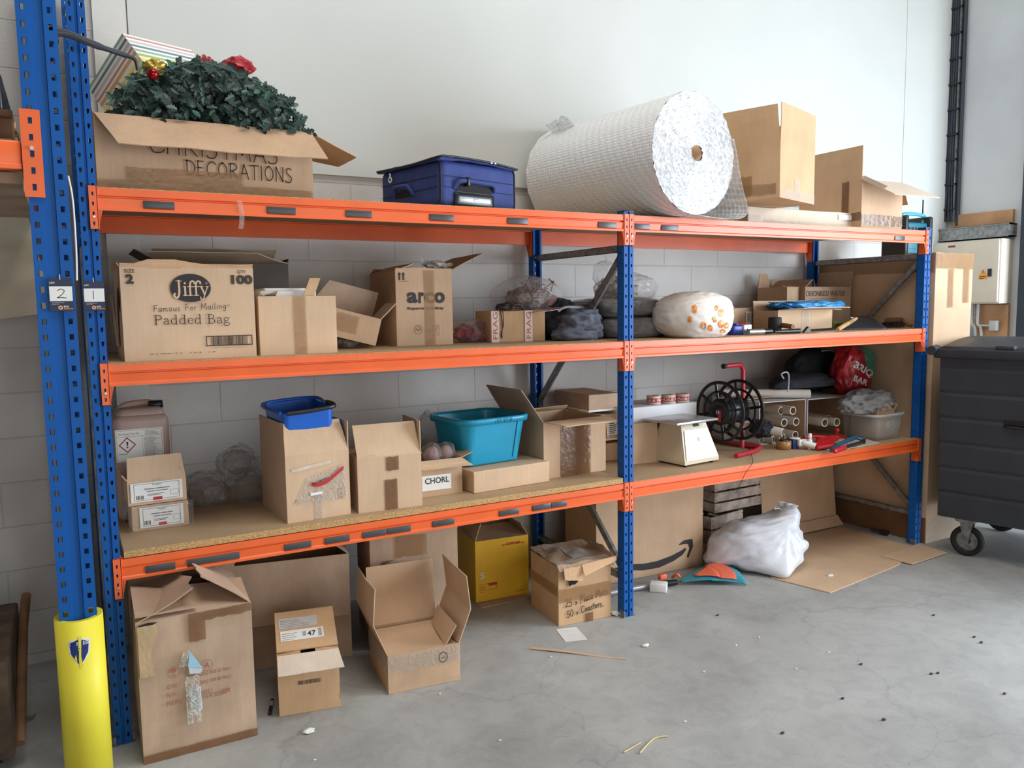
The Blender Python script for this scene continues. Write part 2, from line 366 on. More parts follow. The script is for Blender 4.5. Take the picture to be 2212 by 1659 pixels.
SER = {
'P': (0.72, [([(0.2,0.02),(0.2,0.98)],.13,0),([(0.2,0.95),(0.48,0.95),(0.62,0.74),(0.48,0.52),(0.2,0.52)],.09,1),([(0.04,0.02),(0.38,0.02)],.04,0),([(0.04,0.98),(0.24,0.98)],.04,0),([(0.6,0.85),(0.62,0.62)],.09,0)]),
'B': (0.78, [([(0.2,0.02),(0.2,0.98)],.13,0),([(0.2,0.96),(0.46,0.96),(0.58,0.75),(0.44,0.54),(0.2,0.53)],.07,1),([(0.2,0.53),(0.5,0.52),(0.66,0.27),(0.48,0.04),(0.2,0.03)],.08,1),([(0.04,0.02),(0.26,0.02)],.04,0),([(0.04,0.98),(0.26,0.98)],.04,0),([(0.57,0.86),(0.57,0.66)],.1,0),([(0.64,0.38),(0.64,0.16)],.12,0)]),
'a': (0.56, [([(0.4,0.08),(0.4,0.45),(0.28,0.62),(0.1,0.55)],.1,1),([(0.4,0.38),(0.12,0.28),(0.1,0.08),(0.26,0.03),(0.4,0.14)],.07,1),([(0.4,0.1),(0.5,0.03),(0.55,0.06)],.06,1),([(0.1,0.24),(0.1,0.12)],.1,0)]),
'd': (0.66, [([(0.48,0.02),(0.48,0.98)],.12,0),([(0.46,0.5),(0.3,0.62),(0.1,0.45),(0.1,0.18),(0.28,0.03),(0.46,0.16)],.07,1),([(0.1,0.46),(0.1,0.18)],.12,0),([(0.34,0.97),(0.5,0.98)],.05,0),([(0.48,0.03),(0.62,0.03)],.05,0)]),
'e': (0.56, [([(0.12,0.34),(0.46,0.36)],.05,0),([(0.47,0.36),(0.42,0.56),(0.27,0.63),(0.1,0.45),(0.1,0.18),(0.28,0.03),(0.49,0.14)],.07,1),([(0.1,0.46),(0.1,0.18)],.12,0)]),
'g': (0.6, [([(0.26,0.63),(0.1,0.52),(0.1,0.36),(0.26,0.27),(0.42,0.37),(0.42,0.53),(0.26,0.63)],.08,1),([(0.2,0.28),(0.12,0.17),(0.3,0.1),(0.5,0.05),(0.5,-0.14),(0.28,-0.24),(0.06,-0.16),(0.08,-0.02),(0.2,0.06)],.08,1),([(0.4,0.55),(0.56,0.62)],.06,0)]),
'J': (0.6, [([(0.36,0.98),(0.36,0.2),(0.22,-0.12),(0.02,-0.02),(0.06,0.14)],.15,1),([(0.16,0.97),(0.54,0.97)],.05,0)]),
'i': (0.34, [([(0.16,0.04),(0.16,0.6)],.13,0),([(0.03,0.03),(0.3,0.03)],.05,0),([(0.03,0.61),(0.2,0.61)],.05,0),([(0.14,0.82),(0.18,0.82)],.14,0)]),
'f': (0.4, [([(0.16,0.04),(0.16,0.72),(0.26,0.94),(0.44,0.92),(0.46,0.8)],.13,1),([(0.0,0.6),(0.36,0.6)],.06,0),([(0.02,0.03),(0.32,0.03)],.05,0)]),
'y': (0.62, [([(0.1,0.6),(0.32,0.1)],.13,0),([(0.54,0.6),(0.32,0.05),(0.22,-0.2),(0.06,-0.22),(0.04,-0.08)],.08,1),([(0.0,0.61),(0.24,0.61)],.05,0),([(0.42,0.61),(0.62,0.61)],.05,0)]),
' ': (0.35, []),
}
def serif(mb, text, x0, y0, h, width, mi=None, M=None, wk=1.0):
    adv = sum(SER[c][0] for c in text); k = width/adv; x = 0.0; n = 0
    for c in text:
        a, st = SER[c]
        for p, w, sm in st:
            MM = (M if M is not None else Matrix.Identity(4)) @ Matrix.Translation((0, 0, 0.00003*n)); n += 1
            mb.ribbon([(x0 + (x + q[0])*k, y0 + q[1]*h) for q in p], w*0.9*wk*(k + h)*0.5, mi, MM, smooth=bool(sm))
        x += a
def barcode(mb, x0, y0, x1, y1, mi=None, M=None, seed=1, n=34):
    rnd = random.Random(seed); x = x0; u = (x1 - x0)/(n*2.1)
    while x < x1:
        w = u*rnd.choice((0.6, 1, 1.6)); mb.add([(x, y0, 0), (min(x + w, x1), y0, 0), (min(x + w, x1), y1, 0), (x, y1, 0)], [(0,1,2,3)], mi, False, M)
        x += w + u*rnd.choice((0.6, 1, 1.5))
def rectp(mb, x0, y0, x1, y1, mi=None, M=None, z=0.0): mb.add([(x0,y0,z),(x1,y0,z),(x1,y1,z),(x0,y1,z)], [(0,1,2,3)], mi, False, M)
def frame(mb, x0, y0, x1, y1, w, mi=None, M=None):
    rectp(mb, x0, y0, x1, y0 + w, mi, M); rectp(mb, x0, y1 - w, x1, y1, mi, M)
    rectp(mb, x0, y0 + w, x0 + w, y1 - w, mi, M); rectp(mb, x1 - w, y0 + w, x1, y1 - w, mi, M)
def lines(mb, x0, y0, x1, y1, n, mi=None, M=None, seed=1, fill=0.4):
    rnd = random.Random(seed); h = (y1 - y0)/n
    for i in range(n):
        rectp(mb, x0, y0 + i*h, x0 + (x1 - x0)*rnd.uniform(0.55, 1), y0 + i*h + h*fill, mi, M)
def ellipse(mb, cx, cy, rx, ry, mi=None, M=None, n=40, z=0.0):
    mb.add([(cx + rx*math.cos(2*math.pi*i/n), cy + ry*math.sin(2*math.pi*i/n), z) for i in range(n)], [tuple(range(n))], mi, False, M)
def ring(mb, cx, cy, rx, ry, w, mi=None, M=None, n=32):
    mb.ribbon([(cx + rx*math.cos(2*math.pi*i/n), cy + ry*math.sin(2*math.pi*i/n)) for i in range(n+1)], w, mi, M, smooth=False)

# ---- cartons: local origin at the front left bottom corner, front face looks down -y
class Carton:
    def __init__(s, label, x, y, z, w, d, h, rz=0, mat_=CBA, name='cardboard_box', cat_='box', group=None, t=0.005, open_=True, warp=0.0015, seed=0, rot=None, walls='FBLR', inks=(), bottom=True, tops=None):
        s.w, s.d, s.h, s.t, s.mat, s.seed, s.warp = w, d, h, t, mat_, seed, warp
        s.T = thing(name, label, cat_, (x, y, z), rz, group, rot); s.Mw = wm(s.T); s.mb = MB(); s.mats = [mat_] + list(inks); s.open = open_
        mb = s.mb; tops = tops or {}
        if open_:
            n = 7
            def wall(a, b, inn, hh):   # a->b along the outside (left to right seen from outside)
                a, b, inn = Vector(a), Vector(b), Vector(inn)
                nrm = -inn.normalized()
                def fn(u, v):
                    p = a.lerp(b, u) + Vector((0, 0, hh*v))
                    k = min(1, 6*u, 6*(1-u), 6*v)
                    top = (0.35 if v > 0.999 else 1)
                    return p + nrm*warp*k*top*1.6*nz3(p, 5, seed)
                mb.grid(fn, n, n, 0, False, t)
            if 'F' in walls: wall((0,0,0), (w,0,0), (0,1,0), tops.get('F', h))
            if 'R' in walls: wall((w,0,0), (w,d,0), (-1,0,0), tops.get('R', h))
            if 'B' in walls: wall((w,d,0), (0,d,0), (0,-1,0), tops.get('B', h))
            if 'L' in walls: wall((0,d,0), (0,0,0), (1,0,0), tops.get('L', h))
            if bottom: mb.box((t, t, 0.001), (w - t, d - t, 0.001 + t), 0)
        else:
            bm = bmesh.new(); bmesh.ops.create_cube(bm, size=1)
            for v in bm.verts: v.co = Vector(((v.co.x + .5)*w, (v.co.y + .5)*d, (v.co.z + .5)*h))
            bmesh.ops.bevel(bm, geom=list(bm.edges), offset=0.0035, segments=2, affect='EDGES', profile=0.5)
            bmesh.ops.subdivide_edges(bm, edges=[e for e in bm.edges if e.calc_length() > 0.05], cuts=5, use_grid_fill=True)
            for v in bm.verts:
                k = nz3(v.co, 5, seed)*warp*1.5
                c = Vector((w/2, d/2, h/2)); q = v.co - c; q = Vector((q.x/w, q.y/d, q.z/h)).normalized()
                v.co += q*k; v.co.z = max(v.co.z, 0)
            mb.bm(bm, 0, False)
    def side(s, side):
        """matrix taking XY drawing to the given outside face"""
        w, d, e = s.w, s.d, s.warp*1.3 + 0.0006
        if side == 'F': return Matrix(((1,0,0,0),(0,0,-1,-e),(0,1,0,0),(0,0,0,1)))
        if side == 'L': return Matrix(((0,0,-1,-e),(-1,0,0,d),(0,1,0,0),(0,0,0,1)))
        if side == 'R': return Matrix(((0,0,1,w+e),(1,0,0,0),(0,1,0,0),(0,0,0,1)))
        if side == 'T': return Matrix(((1,0,0,0),(0,1,0,0),(0,0,1,s.h+e),(0,0,0,1)))
    def f(s, u, v, side='F'):
        """photo pixel -> 2-D position on that face"""
        Mm = s.Mw @ s.side(side); p = hitp(u, v, Mm.translation, Mm.col[2].to_3d()); q = Mm.inverted() @ p
        return q.x, q.y
    def flap(s, side, length, ang, mat_=None, in0=0.0, in1=0.0, bend=0.0, rag=0.0, name='flap', base=None, a2=None, frac=1.0, off=0.0, label=None):
        """ang from straight up, + outwards; a2 = angle of the outer half of a creased flap"""
        w, d, h, t = s.w, s.d, s.h if base is None else base, s.t
        A, B, out = {'F': ((0,0,h),(w,0,h),(0,-1,0)), 'B': ((w,d,h),(0,d,h),(0,1,0)), 'L': ((0,d,h),(0,0,h),(-1,0,0)), 'R': ((w,0,h),(w,d,h),(1,0,0))}[side]
        A, B, out = Vector(A), Vector(B), Vector(out); up = Vector((0,0,1)); A = A + out*off; B = B + out*off
        sd = s.seed + ord(side)
        dir1 = up*math.cos(R(ang)) + out*math.sin(R(ang))
        dir2 = dir1 if a2 is None else up*math.cos(R(a2)) + out*math.sin(R(a2))
        nrm = out*math.cos(R(ang)) - up*math.sin(R(ang))
        along = (B - A).normalized()
        def fn(u, v):
            L_ = length*(1 + rag*nz3((u*3, 0, sd), 1.7, sd) if v > 0.99 else 1)
            l1 = min(v, 0.5)*L_; l2 = max(v - 0.5, 0)*L_
            if a2 is None: l1, l2 = v*L_, 0
            p = A.lerp(B, 0.003 + 0.994*u*frac) + dir1*l1 + dir2*l2 + along*(in0*v*(1-u) - in1*v*u)
            return p + nrm*(bend*v*v + 0.004*v*nz3((u*2, v*2, sd), 1.3, sd))
        mb = MB(); mb.grid(fn, 10, 6, 0, False, t*0.8)
        o = mb.build(name, mat_ or s.mat, s.T)
        if label: o['label'] = label
        return o
    def tape(s, x0, y0, x1, y1, side='F', mat_=None, name='tape', ragged=True):
        mb = MB(); M_ = s.side(side) @ Matrix.Translation((0, 0, 0.0008)); sd = s.seed + x0*7
        def fn(u, v):
            x = x0 + (x1 - x0)*u; y = y0 + (y1 - y0)*v
            if ragged and v in (0, 1) : y += 0.006*nz3((u*4, v, sd), 2.1)
            return (x, y, 0.0006*abs(nz3((x, y, sd), 30)))
        mb.grid(fn, 8, 8, 0, False, 0, M_); return mb.build(name, mat_ or TAPE, s.T)
    def sticker(s, x0, y0, x1, y1, side='F', mat_=None, name='label', fn=None, inks=(INK,), tilt=0.0):
        mb = MB(); M_ = s.side(side) @ Matrix.Translation((0, 0, 0.0012)) @ Matrix.Translation((x0, y0, 0)) @ Matrix.Rotation(R(tilt), 4, 'Z')
        w, h = x1 - x0, y1 - y0
        mb.box((0, 0, -0.0004), (w, h, 0), 0, M_)
        if fn: fn(mb, M_ @ Matrix.Translation((0, 0, 0.0004)), w, h)
        return mb.build(name, [mat_ or PAPER] + list(inks), s.T)
    def done(s, name='body'):
        s.body = s.mb.build(name, s.mats, s.T); return s.T
# ================================================================== the room
WY, WX = 0.97, 6.35
def floor_mat():
    mm = bpy.data.materials.new('concrete_floor'); mm.use_nodes = True
    nt = mm.node_tree; N, L = nt.nodes, nt.links; b = N['Principled BSDF']
    tc = N.new('ShaderNodeTexCoord')
    def nz(sc, det, dist=0.0):
        n = N.new('ShaderNodeTexNoise'); n.inputs['Scale'].default_value = sc; n.inputs['Detail'].default_value = det
        n.inputs['Distortion'].default_value = dist; L.new(tc.outputs['Object'], n.inputs['Vector']); return n
    def ramp(src, p0, c0, p1, c1):
        r = N.new('ShaderNodeValToRGB'); r.color_ramp.elements[0].position = p0; r.color_ramp.elements[1].position = p1
        r.color_ramp.elements[0].color = c0; r.color_ramp.elements[1].color = c1; L.new(src, r.inputs['Fac']); return r
    def mul(a, c, f):
        x = N.new('ShaderNodeMixRGB'); x.blend_type = 'MULTIPLY'; x.inputs['Fac'].default_value = f
        L.new(a, x.inputs['Color1']); L.new(c, x.inputs['Color2']); return x.outputs['Color']
    g = lambda v: (v, v, v, 1)
    base = ramp(nz(1.6, 8, 0.4).outputs['Fac'], 0.3, rgb((154, 154, 152)), 0.72, rgb((180, 180, 177)))
    blot = ramp(nz(9, 7, 1.2).outputs['Fac'], 0.36, g(0.72), 0.56, g(1))
    spk = ramp(nz(70, 3).outputs['Fac'], 0.3, g(0.8), 0.5, g(1))
    stain = ramp(nz(0.9, 4, 0.8).outputs['Fac'], 0.33, g(0.7), 0.46, g(1))
    vo = N.new('ShaderNodeTexVoronoi'); vo.feature = 'DISTANCE_TO_EDGE'; vo.inputs['Scale'].default_value = 0.9
    wob = nz(3, 6); vm = N.new('ShaderNodeVectorMath'); vm.operation = 'MULTIPLY_ADD'; vm.inputs[1].default_value = (0.55, 0.55, 0)
    L.new(wob.outputs['Color'], vm.inputs[0]); L.new(tc.outputs['Object'], vm.inputs[2]); L.new(vm.outputs[0], vo.inputs['Vector'])
    crack = ramp(vo.outputs['Distance'], 0.0, g(0.7), 0.006, g(1))
    c = mul(base.outputs['Color'], blot.outputs['Color'], 0.35); c = mul(c, spk.outputs['Color'], 0.3)
    c = mul(c, stain.outputs['Color'], 0.6); c = mul(c, crack.outputs['Color'], 0.5)
    L.new(c, b.inputs['Base Color']); b.inputs['Roughness'].default_value = 0.55; b.inputs['Specular IOR Level'].default_value = 0.3
    bp = N.new('ShaderNodeBump'); bp.inputs['Strength'].default_value = 0.1; bp.inputs['Distance'].default_value = 0.01
    L.new(nz(40, 5).outputs['Fac'], bp.inputs['Height']); L.new(bp.outputs['Normal'], b.inputs['Normal'])
    return mm
def block_mat():
    mm = bpy.data.materials.new('painted_blockwork'); mm.use_nodes = True
    nt = mm.node_tree; N, L = nt.nodes, nt.links; b = N['Principled BSDF']; b.inputs['Roughness'].default_value = 0.55
    tc = N.new('ShaderNodeTexCoord'); sp = N.new('ShaderNodeSeparateXYZ'); cb = N.new('ShaderNodeCombineXYZ')
    L.new(tc.outputs['Object'], sp.inputs[0])
    ax = N.new('ShaderNodeMath'); ax.operation = 'ADD'; ax.inputs[1].default_value = 10*0.47 - 3.576 + 0.0; L.new(sp.outputs['X'], ax.inputs[0])
    az = N.new('ShaderNodeMath'); az.operation = 'ADD'; az.inputs[1].default_value = 0.2*9 - 1.645; L.new(sp.outputs['Z'], az.inputs[0])
    L.new(ax.outputs[0], cb.inputs[0]); L.new(az.outputs[0], cb.inputs[1])
    br = N.new('ShaderNodeTexBrick'); br.offset = 0.5; br.inputs['Scale'].default_value = 1
    br.inputs['Brick Width'].default_value = 0.47; br.inputs['Row Height'].default_value = 0.2; br.inputs['Mortar Size'].default_value = 0.0045
    br.inputs['Mortar Smooth'].default_value = 0.6
    br.inputs['Color1'].default_value = rgb((204, 201, 198)); br.inputs['Color2'].default_value = rgb((199, 196, 193)); br.inputs['Mortar'].default_value = rgb((190, 187, 184))
    L.new(cb.outputs[0], br.inputs['Vector'])
    nz = N.new('ShaderNodeTexNoise'); nz.inputs['Scale'].default_value = 4; nz.inputs['Detail'].default_value = 8; L.new(tc.outputs['Object'], nz.inputs['Vector'])
    n2 = N.new('ShaderNodeTexNoise'); n2.inputs['Scale'].default_value = 90; n2.inputs['Detail'].default_value = 4; L.new(tc.outputs['Object'], n2.inputs['Vector'])
    cr = N.new('ShaderNodeValToRGB'); cr.color_ramp.elements[0].position = 0.3; cr.color_ramp.elements[0].color = (0.86, 0.85, 0.83, 1); cr.color_ramp.elements[1].position = 0.6; cr.color_ramp.elements[1].color = (1, 1, 1, 1)
    L.new(nz.outputs['Fac'], cr.inputs['Fac'])
    mx = N.new('ShaderNodeMixRGB'); mx.blend_type = 'MULTIPLY'; mx.inputs['Fac'].default_value = 0.7
    L.new(br.outputs['Color'], mx.inputs['Color1']); L.new(cr.outputs['Color'], mx.inputs['Color2']); L.new(mx.outputs['Color'], b.inputs['Base Color'])
    sb = N.new('ShaderNodeMath'); sb.operation = 'MULTIPLY_ADD'; sb.inputs[1].default_value = -0.5; L.new(br.outputs['Fac'], sb.inputs[0])
    m3 = N.new('ShaderNodeMath'); m3.operation = 'MULTIPLY'; m3.inputs[1].default_value = 0.25; L.new(n2.outputs['Fac'], m3.inputs[0]); L.new(m3.outputs[0], sb.inputs[2])
    bp = N.new('ShaderNodeBump'); bp.inputs['Strength'].default_value = 0.5; bp.inputs['Distance'].default_value = 0.012
    L.new(sb.outputs[0], bp.inputs['Height']); L.new(bp.outputs['Normal'], b.inputs['Normal'])
    return mm
FLOOR = floor_mat(); BLOCK = block_mat()
PLASTER = mat('white_lining_board', (202, 204, 200), 0.5, var=0.02, scale=1.5)
CLAD = mat('pale_cladding', (205, 210, 214), 0.45, var=0.06, scale=2)
TIMBER = mat('pine_board', (196, 150, 110), 0.6, var=0.15, scale=4)
mb = MB(); mb.box((-5, -9, -0.1), (9, WY + 0.2, 0)); struct(mb.build('floor', FLOOR))
mb = MB(); mb.box((-5, WY, 0), (WX + 0.2, WY + 0.2, 7.2)); struct(mb.build('wall_back', BLOCK))
mb = MB()
# lining board over the blockwork, its lower edge at 2.28 m; a seam near the right corner
mb.box((0.205, WY - 0.022, 2.284), (5.74, WY - 0.001, 7.2)); mb.box((5.74, WY - 0.026, 0.0), (WX, WY - 0.001, 7.2))
struct(mb.build('trim_1', PLASTER))
mb = MB(); mb.box((0.062, WY - 0.018, 0), (0.2, WY - 0.001, 7.2)); struct(mb.build('trim_2', mat('painted_pier', (212, 210, 204), 0.55, var=0.05, scale=3, bump=0.1, bscale=90)))
# right-hand wall with the door opening (its far jamb at y = 0.38)
mb = MB(); mb.box((WX, 0.32, 0), (WX + 0.2, WY + 0.2, 7.2)); mb.box((WX, -4.4, 4.2), (WX + 0.2, 0.32, 7.2)); mb.box((WX, -9, 0), (WX + 0.2, -4.4, 7.2))
struct(mb.build('wall_right', CLAD))
mb = MB(); mb.box((-5, -9, 7.2), (WX + 0.2, WY + 0.2, 7.35)); struct(mb.build('ceiling', PLASTER))
mb = MB(); mb.box((-5.1, -9, 0), (-5, WY + 0.2, 7.2)); struct(mb.build('wall_left', BLOCK))
mb = MB(); mb.box((-5, -9.1, 0), (WX + 0.2, -9, 7.2)); struct(mb.build('wall_front', BLOCK))
JAMB = mat('door_jamb_dark', (44, 56, 72), 0.5, var=0.08)
mb = MB(); mb.box((WX - 0.06, 0.22, 0), (WX + 0.2, 0.32, 4.2)); mb.box((WX - 0.03, 0.32, 0), (WX, 0.335, 4.2), 1); struct(mb.build('trim_3', [JAMB, GALV]))
mb = MB(); mb.box((WX - 0.03, 0.4, 2.185), (WX, 0.88, 2.285)); struct(mb.build('trim_4', TIMBER))       # timber rail
mb = MB(); mb.box((WX - 0.11, 0.38, 2.075), (WX - 0.0, 0.965, 2.175)); mb.box((WX - 0.12, 0.38, 2.165), (WX, 0.965, 2.175))
mb.box((WX - 0.12, 0.38, 2.075), (WX, 0.965, 2.083)); struct(mb.build('trim_5', GALV))                    # galvanised sheeting rail
mb = MB(); mb.box((WX - 0.02, 0.66, 0.9), (WX, 0.9, 1.55)); struct(mb.build('trim_6', GALV))
mb = MB(); mb.box((WX - 0.03, 0.4, 0.9), (WX, 0.66, 1.55)); struct(mb.build('trim_7', TIMBER))
# ceiling-high cable tray with tied cables
t = thing('cable_tray', 'dark cable tray with tied black cables running up the corner wall', 'cable tray', (WX - 0.03, 0.91, 2.24))
CABLE = mat('black_cable', (52, 60, 72), 0.5, var=0.1)
mb = MW(); mb.box((WX - 0.05, 0.862, 2.24), (WX - 0.012, 0.868, 5)); mb.box((WX - 0.05, 0.955, 2.24), (WX - 0.012, 0.961, 5)); mb.box((WX - 0.016, 0.862, 2.24), (WX - 0.012, 0.961, 5))
mb.build('tray', GALV, t)
for i, (y, r_) in enumerate(((0.875, .008), (0.893, .009), (0.912, .010), (0.93, .008), (0.946, .008))):
    mb = MW(); mb.tube(cat([(WX - 0.04, y + (0.01*(i-2) if k == 0 else 0), 2.24 + k*0.35) for k in range(8)], 3), r_, 8); mb.build('cable', CABLE, t)
for k in range(9):
    mb = MW(); mb.box((WX - 0.058, 0.858, 2.33 + k*0.2), (WX - 0.03, 0.965, 2.345 + k*0.2)); mb.build('cable_tie', BLACK, t)
mb = MW(); mb.tube([(WX - 0.02, 0.845, 2.2), (WX - 0.02, 0.845, 5)], .016, 8); mb.build('conduit', CABLE, t)
# electrical cabinet on the right wall
t = thing('electrical_cabinet', 'cream wall-mounted electrical cabinet with a yellow warning sticker', 'electrical cabinet', (WX, 0.69, 1.56))
CREAM = mat('cream_enamel', (214, 206, 190), 0.4, var=0.03)
mb = MW(); mb.rbox((WX - 0.16, 0.40, 1.56), (WX - 0.002, 0.955, 2.06), 0.004); mb.build('body', CREAM, t)
mb = MW(); mb.rbox((WX - 0.178, 0.408, 1.572), (WX - 0.161, 0.95, 2.052), 0.004); d_ = mb.build('door', CREAM, t)
SIDE_X = lambda x: Matrix(((0, 0, -1, x), (-1, 0, 0, 0), (0, 1, 0, 0), (0, 0, 0, 1)))     # drawing on a face looking down -x: X -> -y
AMBER = mat('warning_amber', (240, 160, 40), 0.5, var=0.03)
mb = MW(); mm_ = SIDE_X(WX - 0.1795)
mb.rbox((WX - 0.186, 0.455, 1.77), (WX - 0.178, 0.485, 1.83), 0.002); h_ = mb.build('lock', BLACK, t)
mb = MW(); mm_ = mm_ @ Matrix.Translation((0.085, 0, 0)); rectp(mb, -0.64, 1.75, -0.575, 1.785, 0, mm_); mb.add([(-0.633, 1.79, 0), (-0.585, 1.79, 0), (-0.609, 1.83, 0)], [(0, 1, 2)], 0, False, mm_)
mm2 = SIDE_X(WX - 0.1798) @ Matrix.Translation((0.085, 0, 0)); mb.text('!', -0.612, 1.796, -0.606, 1.818, 1, 0, 0, mm2); lines(mb, -0.635, 1.755, -0.58, 1.78, 2, 1, mm2)
mb.build('warning_sticker', [AMBER, INK], t)
mb = MW(); rectp(mb, -0.9, 2.015, -0.84, 2.03, 0, mm_); mb.build('red_label', mat('red_plate', (150, 50, 45), 0.5), t)
t = thing('cable_conduit', 'grey conduit pipes with a small socket below the electrical cabinet', 'conduit', (WX, 0.6, 1.0))
GREYP = mat('grey_pvc', (190, 192, 192), 0.5, var=0.05)
for y in (0.62, 0.665):
    mb = MW(); mb.tube(cat([(WX - 0.06, y, 1.555), (WX - 0.06, y, 1.4), (WX - 0.05, y - 0.03, 1.3), (WX - 0.045, y - 0.03, 0.6)], 4), 0.011, 10); mb.build('pipe', GREYP, t)
mb = MW(); mb.rbox((WX - 0.075, 0.46, 1.345), (WX - 0.031, 0.52, 1.425), 0.005); mb.tube([(WX - 0.055, 0.52, 1.385), (WX - 0.055, 0.61, 1.385)], .008, 8); mb.build('switch_box', GREYP, t)

# ================================================================== racking
PW, PD, BW = 0.057, 0.055, 0.894
X0, X1, X2 = -0.057, 2.278, 4.644
Z1, Z2, Z3 = 0.699, 1.411, 2.029
def perf(mb, o, U, V, w, h, cols, hw, hh, pitch, start, n, depth=0.003, key=True):
    """punched sheet: rectangle w x h from o along U, V with holes at the column centres"""
    U, V = Vector(U), Vector(V); Nn = U.cross(V).normalized(); o = Vector(o)
    P = lambda u, v: o + U*u + V*v
    edges = [0]
    for c in cols: edges += [c - hw/2, c + hw/2]
    edges.append(w)
    for i in range(0, len(edges), 2):
        mb.add([P(edges[i], 0), P(edges[i+1], 0), P(edges[i+1], h), P(edges[i], h)], [(0, 1, 2, 3)])
    for c in cols:
        a, b = c - hw/2, c + hw/2; last = 0
        for k in range(n):
            z0 = start + k*pitch - hh/2; z1 = z0 + hh
            if z0 < 0.004 or z1 > h - 0.004: continue
            mb.add([P(a, last), P(b, last), P(b, z0), P(a, z0)], [(0, 1, 2, 3)])
            ch = hw*0.3
            if key:
                lo = [P(a + ch, z0), P(b - ch, z0), P(b, z0 + hh*0.45), P(b, z1 - ch*.5), P(b - ch*.5, z1), P(a + ch*.5, z1), P(a, z1 - ch*.5), P(a, z0 + hh*0.45)]
                mb.add([P(a, z0), lo[0], lo[7], P(b, z0), lo[2], lo[1], P(b, z1), lo[4], lo[3], P(a, z1), lo[6], lo[5]], [(0, 1, 2), (3, 4, 5), (6, 7, 8), (9, 10, 11)])
            else: lo = [P(a, z0), P(b, z0), P(b, z1), P(a, z1)]
            q = len(lo); bk = [p - Nn*depth for p in lo]
            mb.add(lo + bk, [(j, q + j, q + (j+1) % q, (j+1) % q) for j in range(q)])
            last = z1
        mb.add([P(a, last), P(b, last), P(b, h), P(a, h)], [(0, 1, 2, 3)])
def upright(parent, x, y, h, front=True, mat_=BLUE, pw=PW, pd=PD, hw=0.0085, hh=0.017, cols=None, key=True, groove=0.010, start=0.035, side=True):
    """omega post: two punched strips either side of a shallow groove, punched flanks"""
    mb = MW(); n = int(h/0.05) + 1; s = (pw - groove)/2; sg = 1 if front else -1; yf = y if front else y + pd
    for xx in (x, x + s + groove):
        if front: perf(mb, (xx, yf, 0), (1, 0, 0), (0, 0, 1), s, h, [s*0.5], hw, hh, 0.05, start, n, key=key)
        else: perf(mb, (xx + s, yf, 0), (-1, 0, 0), (0, 0, 1), s, h, [s*0.5], hw, hh, 0.05, start, n, key=key)
    g = 0.007*sg
    mb.quad((x + s, yf, 0), (x + s + 0.002, yf + g, 0), (x + s + 0.002, yf + g, h), (x + s, yf, h))
    mb.quad((x + s + 0.002, yf + g, 0), (x + s + groove - 0.002, yf + g, 0), (x + s + groove - 0.002, yf + g, h), (x + s + 0.002, yf + g, h))
    mb.quad((x + s + groove - 0.002, yf + g, 0), (x + s + groove, yf, 0), (x + s + groove, yf, h), (x + s + groove - 0.002, yf + g, h))
    if side:
        for xx, dr in ((x, -1), (x + pw, 1)):
            if dr < 0: perf(mb, (xx, y + pd, 0), (0, -1, 0), (0, 0, 1), pd, h, [pd*0.35, pd*0.65], 0.006, 0.007, 0.05, start + 0.012, n, 0.002, False)
            else: perf(mb, (xx, y, 0), (0, 1, 0), (0, 0, 1), pd, h, [pd*0.35, pd*0.65], 0.006, 0.007, 0.05, start + 0.012, n, 0.002, False)
    # inner skin so that the section reads as folded sheet
    e = 0.0022; yb = y + pd if front else y
    mb.quad((x + e, yf + e*sg, 0), (x + e, yb, 0), (x + e, yb, h), (x + e, yf + e*sg, h))
    mb.quad((x + pw - e, yf + e*sg, 0), (x + pw - e, yb, 0), (x + pw - e, yb, h), (x + pw - e, yf + e*sg, h))
    for xx, ww in ((x, 0.012), (x + pw - 0.012, 0.012)):
        mb.box((xx, min(yb, yb - sg*e), 0), (xx + ww, max(yb, yb - sg*e), h))
    return mb.build('upright', mat_, parent)
rack = thing('pallet_rack', 'blue and orange two-bay storage rack with three shelf levels, lot one', 'rack', (0, 0, 0))
HL, HM = 3.0, 2.046
for x, h in ((X0, HL), (X1, HM), (X2, HM)):
    u_ = upright(rack, x, 0.0, h)
    mb = MW(); mb.box((x - 0.004, -0.004, 0.0005), (x + 0.004, 0.03, 0.035)); mb.box((x - 0.012, -0.002, 0.0), (x + PW + 0.012, PD + 0.004, 0.003)); mb.box((x - 0.012, 0.018, 0.003), (x - 0.003, 0.027, 0.03)); mb.box((x + PW + 0.003, 0.018, 0.003), (x + PW + 0.012, 0.027, 0.03))
    mb.build('foot_plate', GALV, u_)
    if h < 2.5:
        mb = MW(); mb.rbox((x - 0.002, -0.002, h), (x + PW + 0.002, PD, h + 0.007), 0.002); mb.build('post_cap', BLUED, u_)
    upright(rack, x, BW - PD + 0.028, h, False)
def chan(a, b, w=0.034, d=0.018, parent=rack, name='brace', m_=GALV):
    """galvanised channel from a to b in the frame plane"""
    a, b = Vector(a), Vector(b); dr = (b - a); L_ = dr.length; zax = dr.normalized(); xax = Vector((1, 0, 0)); yax = zax.cross(xax)
    M_ = Matrix(((xax.x, yax.x, zax.x, a.x), (xax.y, yax.y, zax.y, a.y), (xax.z, yax.z, zax.z, a.z), (0, 0, 0, 1)))
    mb = MW(); t_ = 0.002
    mb.box((-d/2, -w/2, 0), (-d/2 + t_, w/2, L_), 0, M_); mb.box((-d/2, -w/2, 0), (d/2, -w/2 + t_, L_), 0, M_); mb.box((-d/2, w/2 - t_, 0), (d/2, w/2, L_), 0, M_)
    for q in (0.012, L_ - 0.012): mb.cyl(M_ @ Vector((-d/2 - 0.006, 0, q)), M_ @ Vector((d/2 + 0.004, 0, q)), 0.006, 8)
    return mb.build(name, m_, parent)
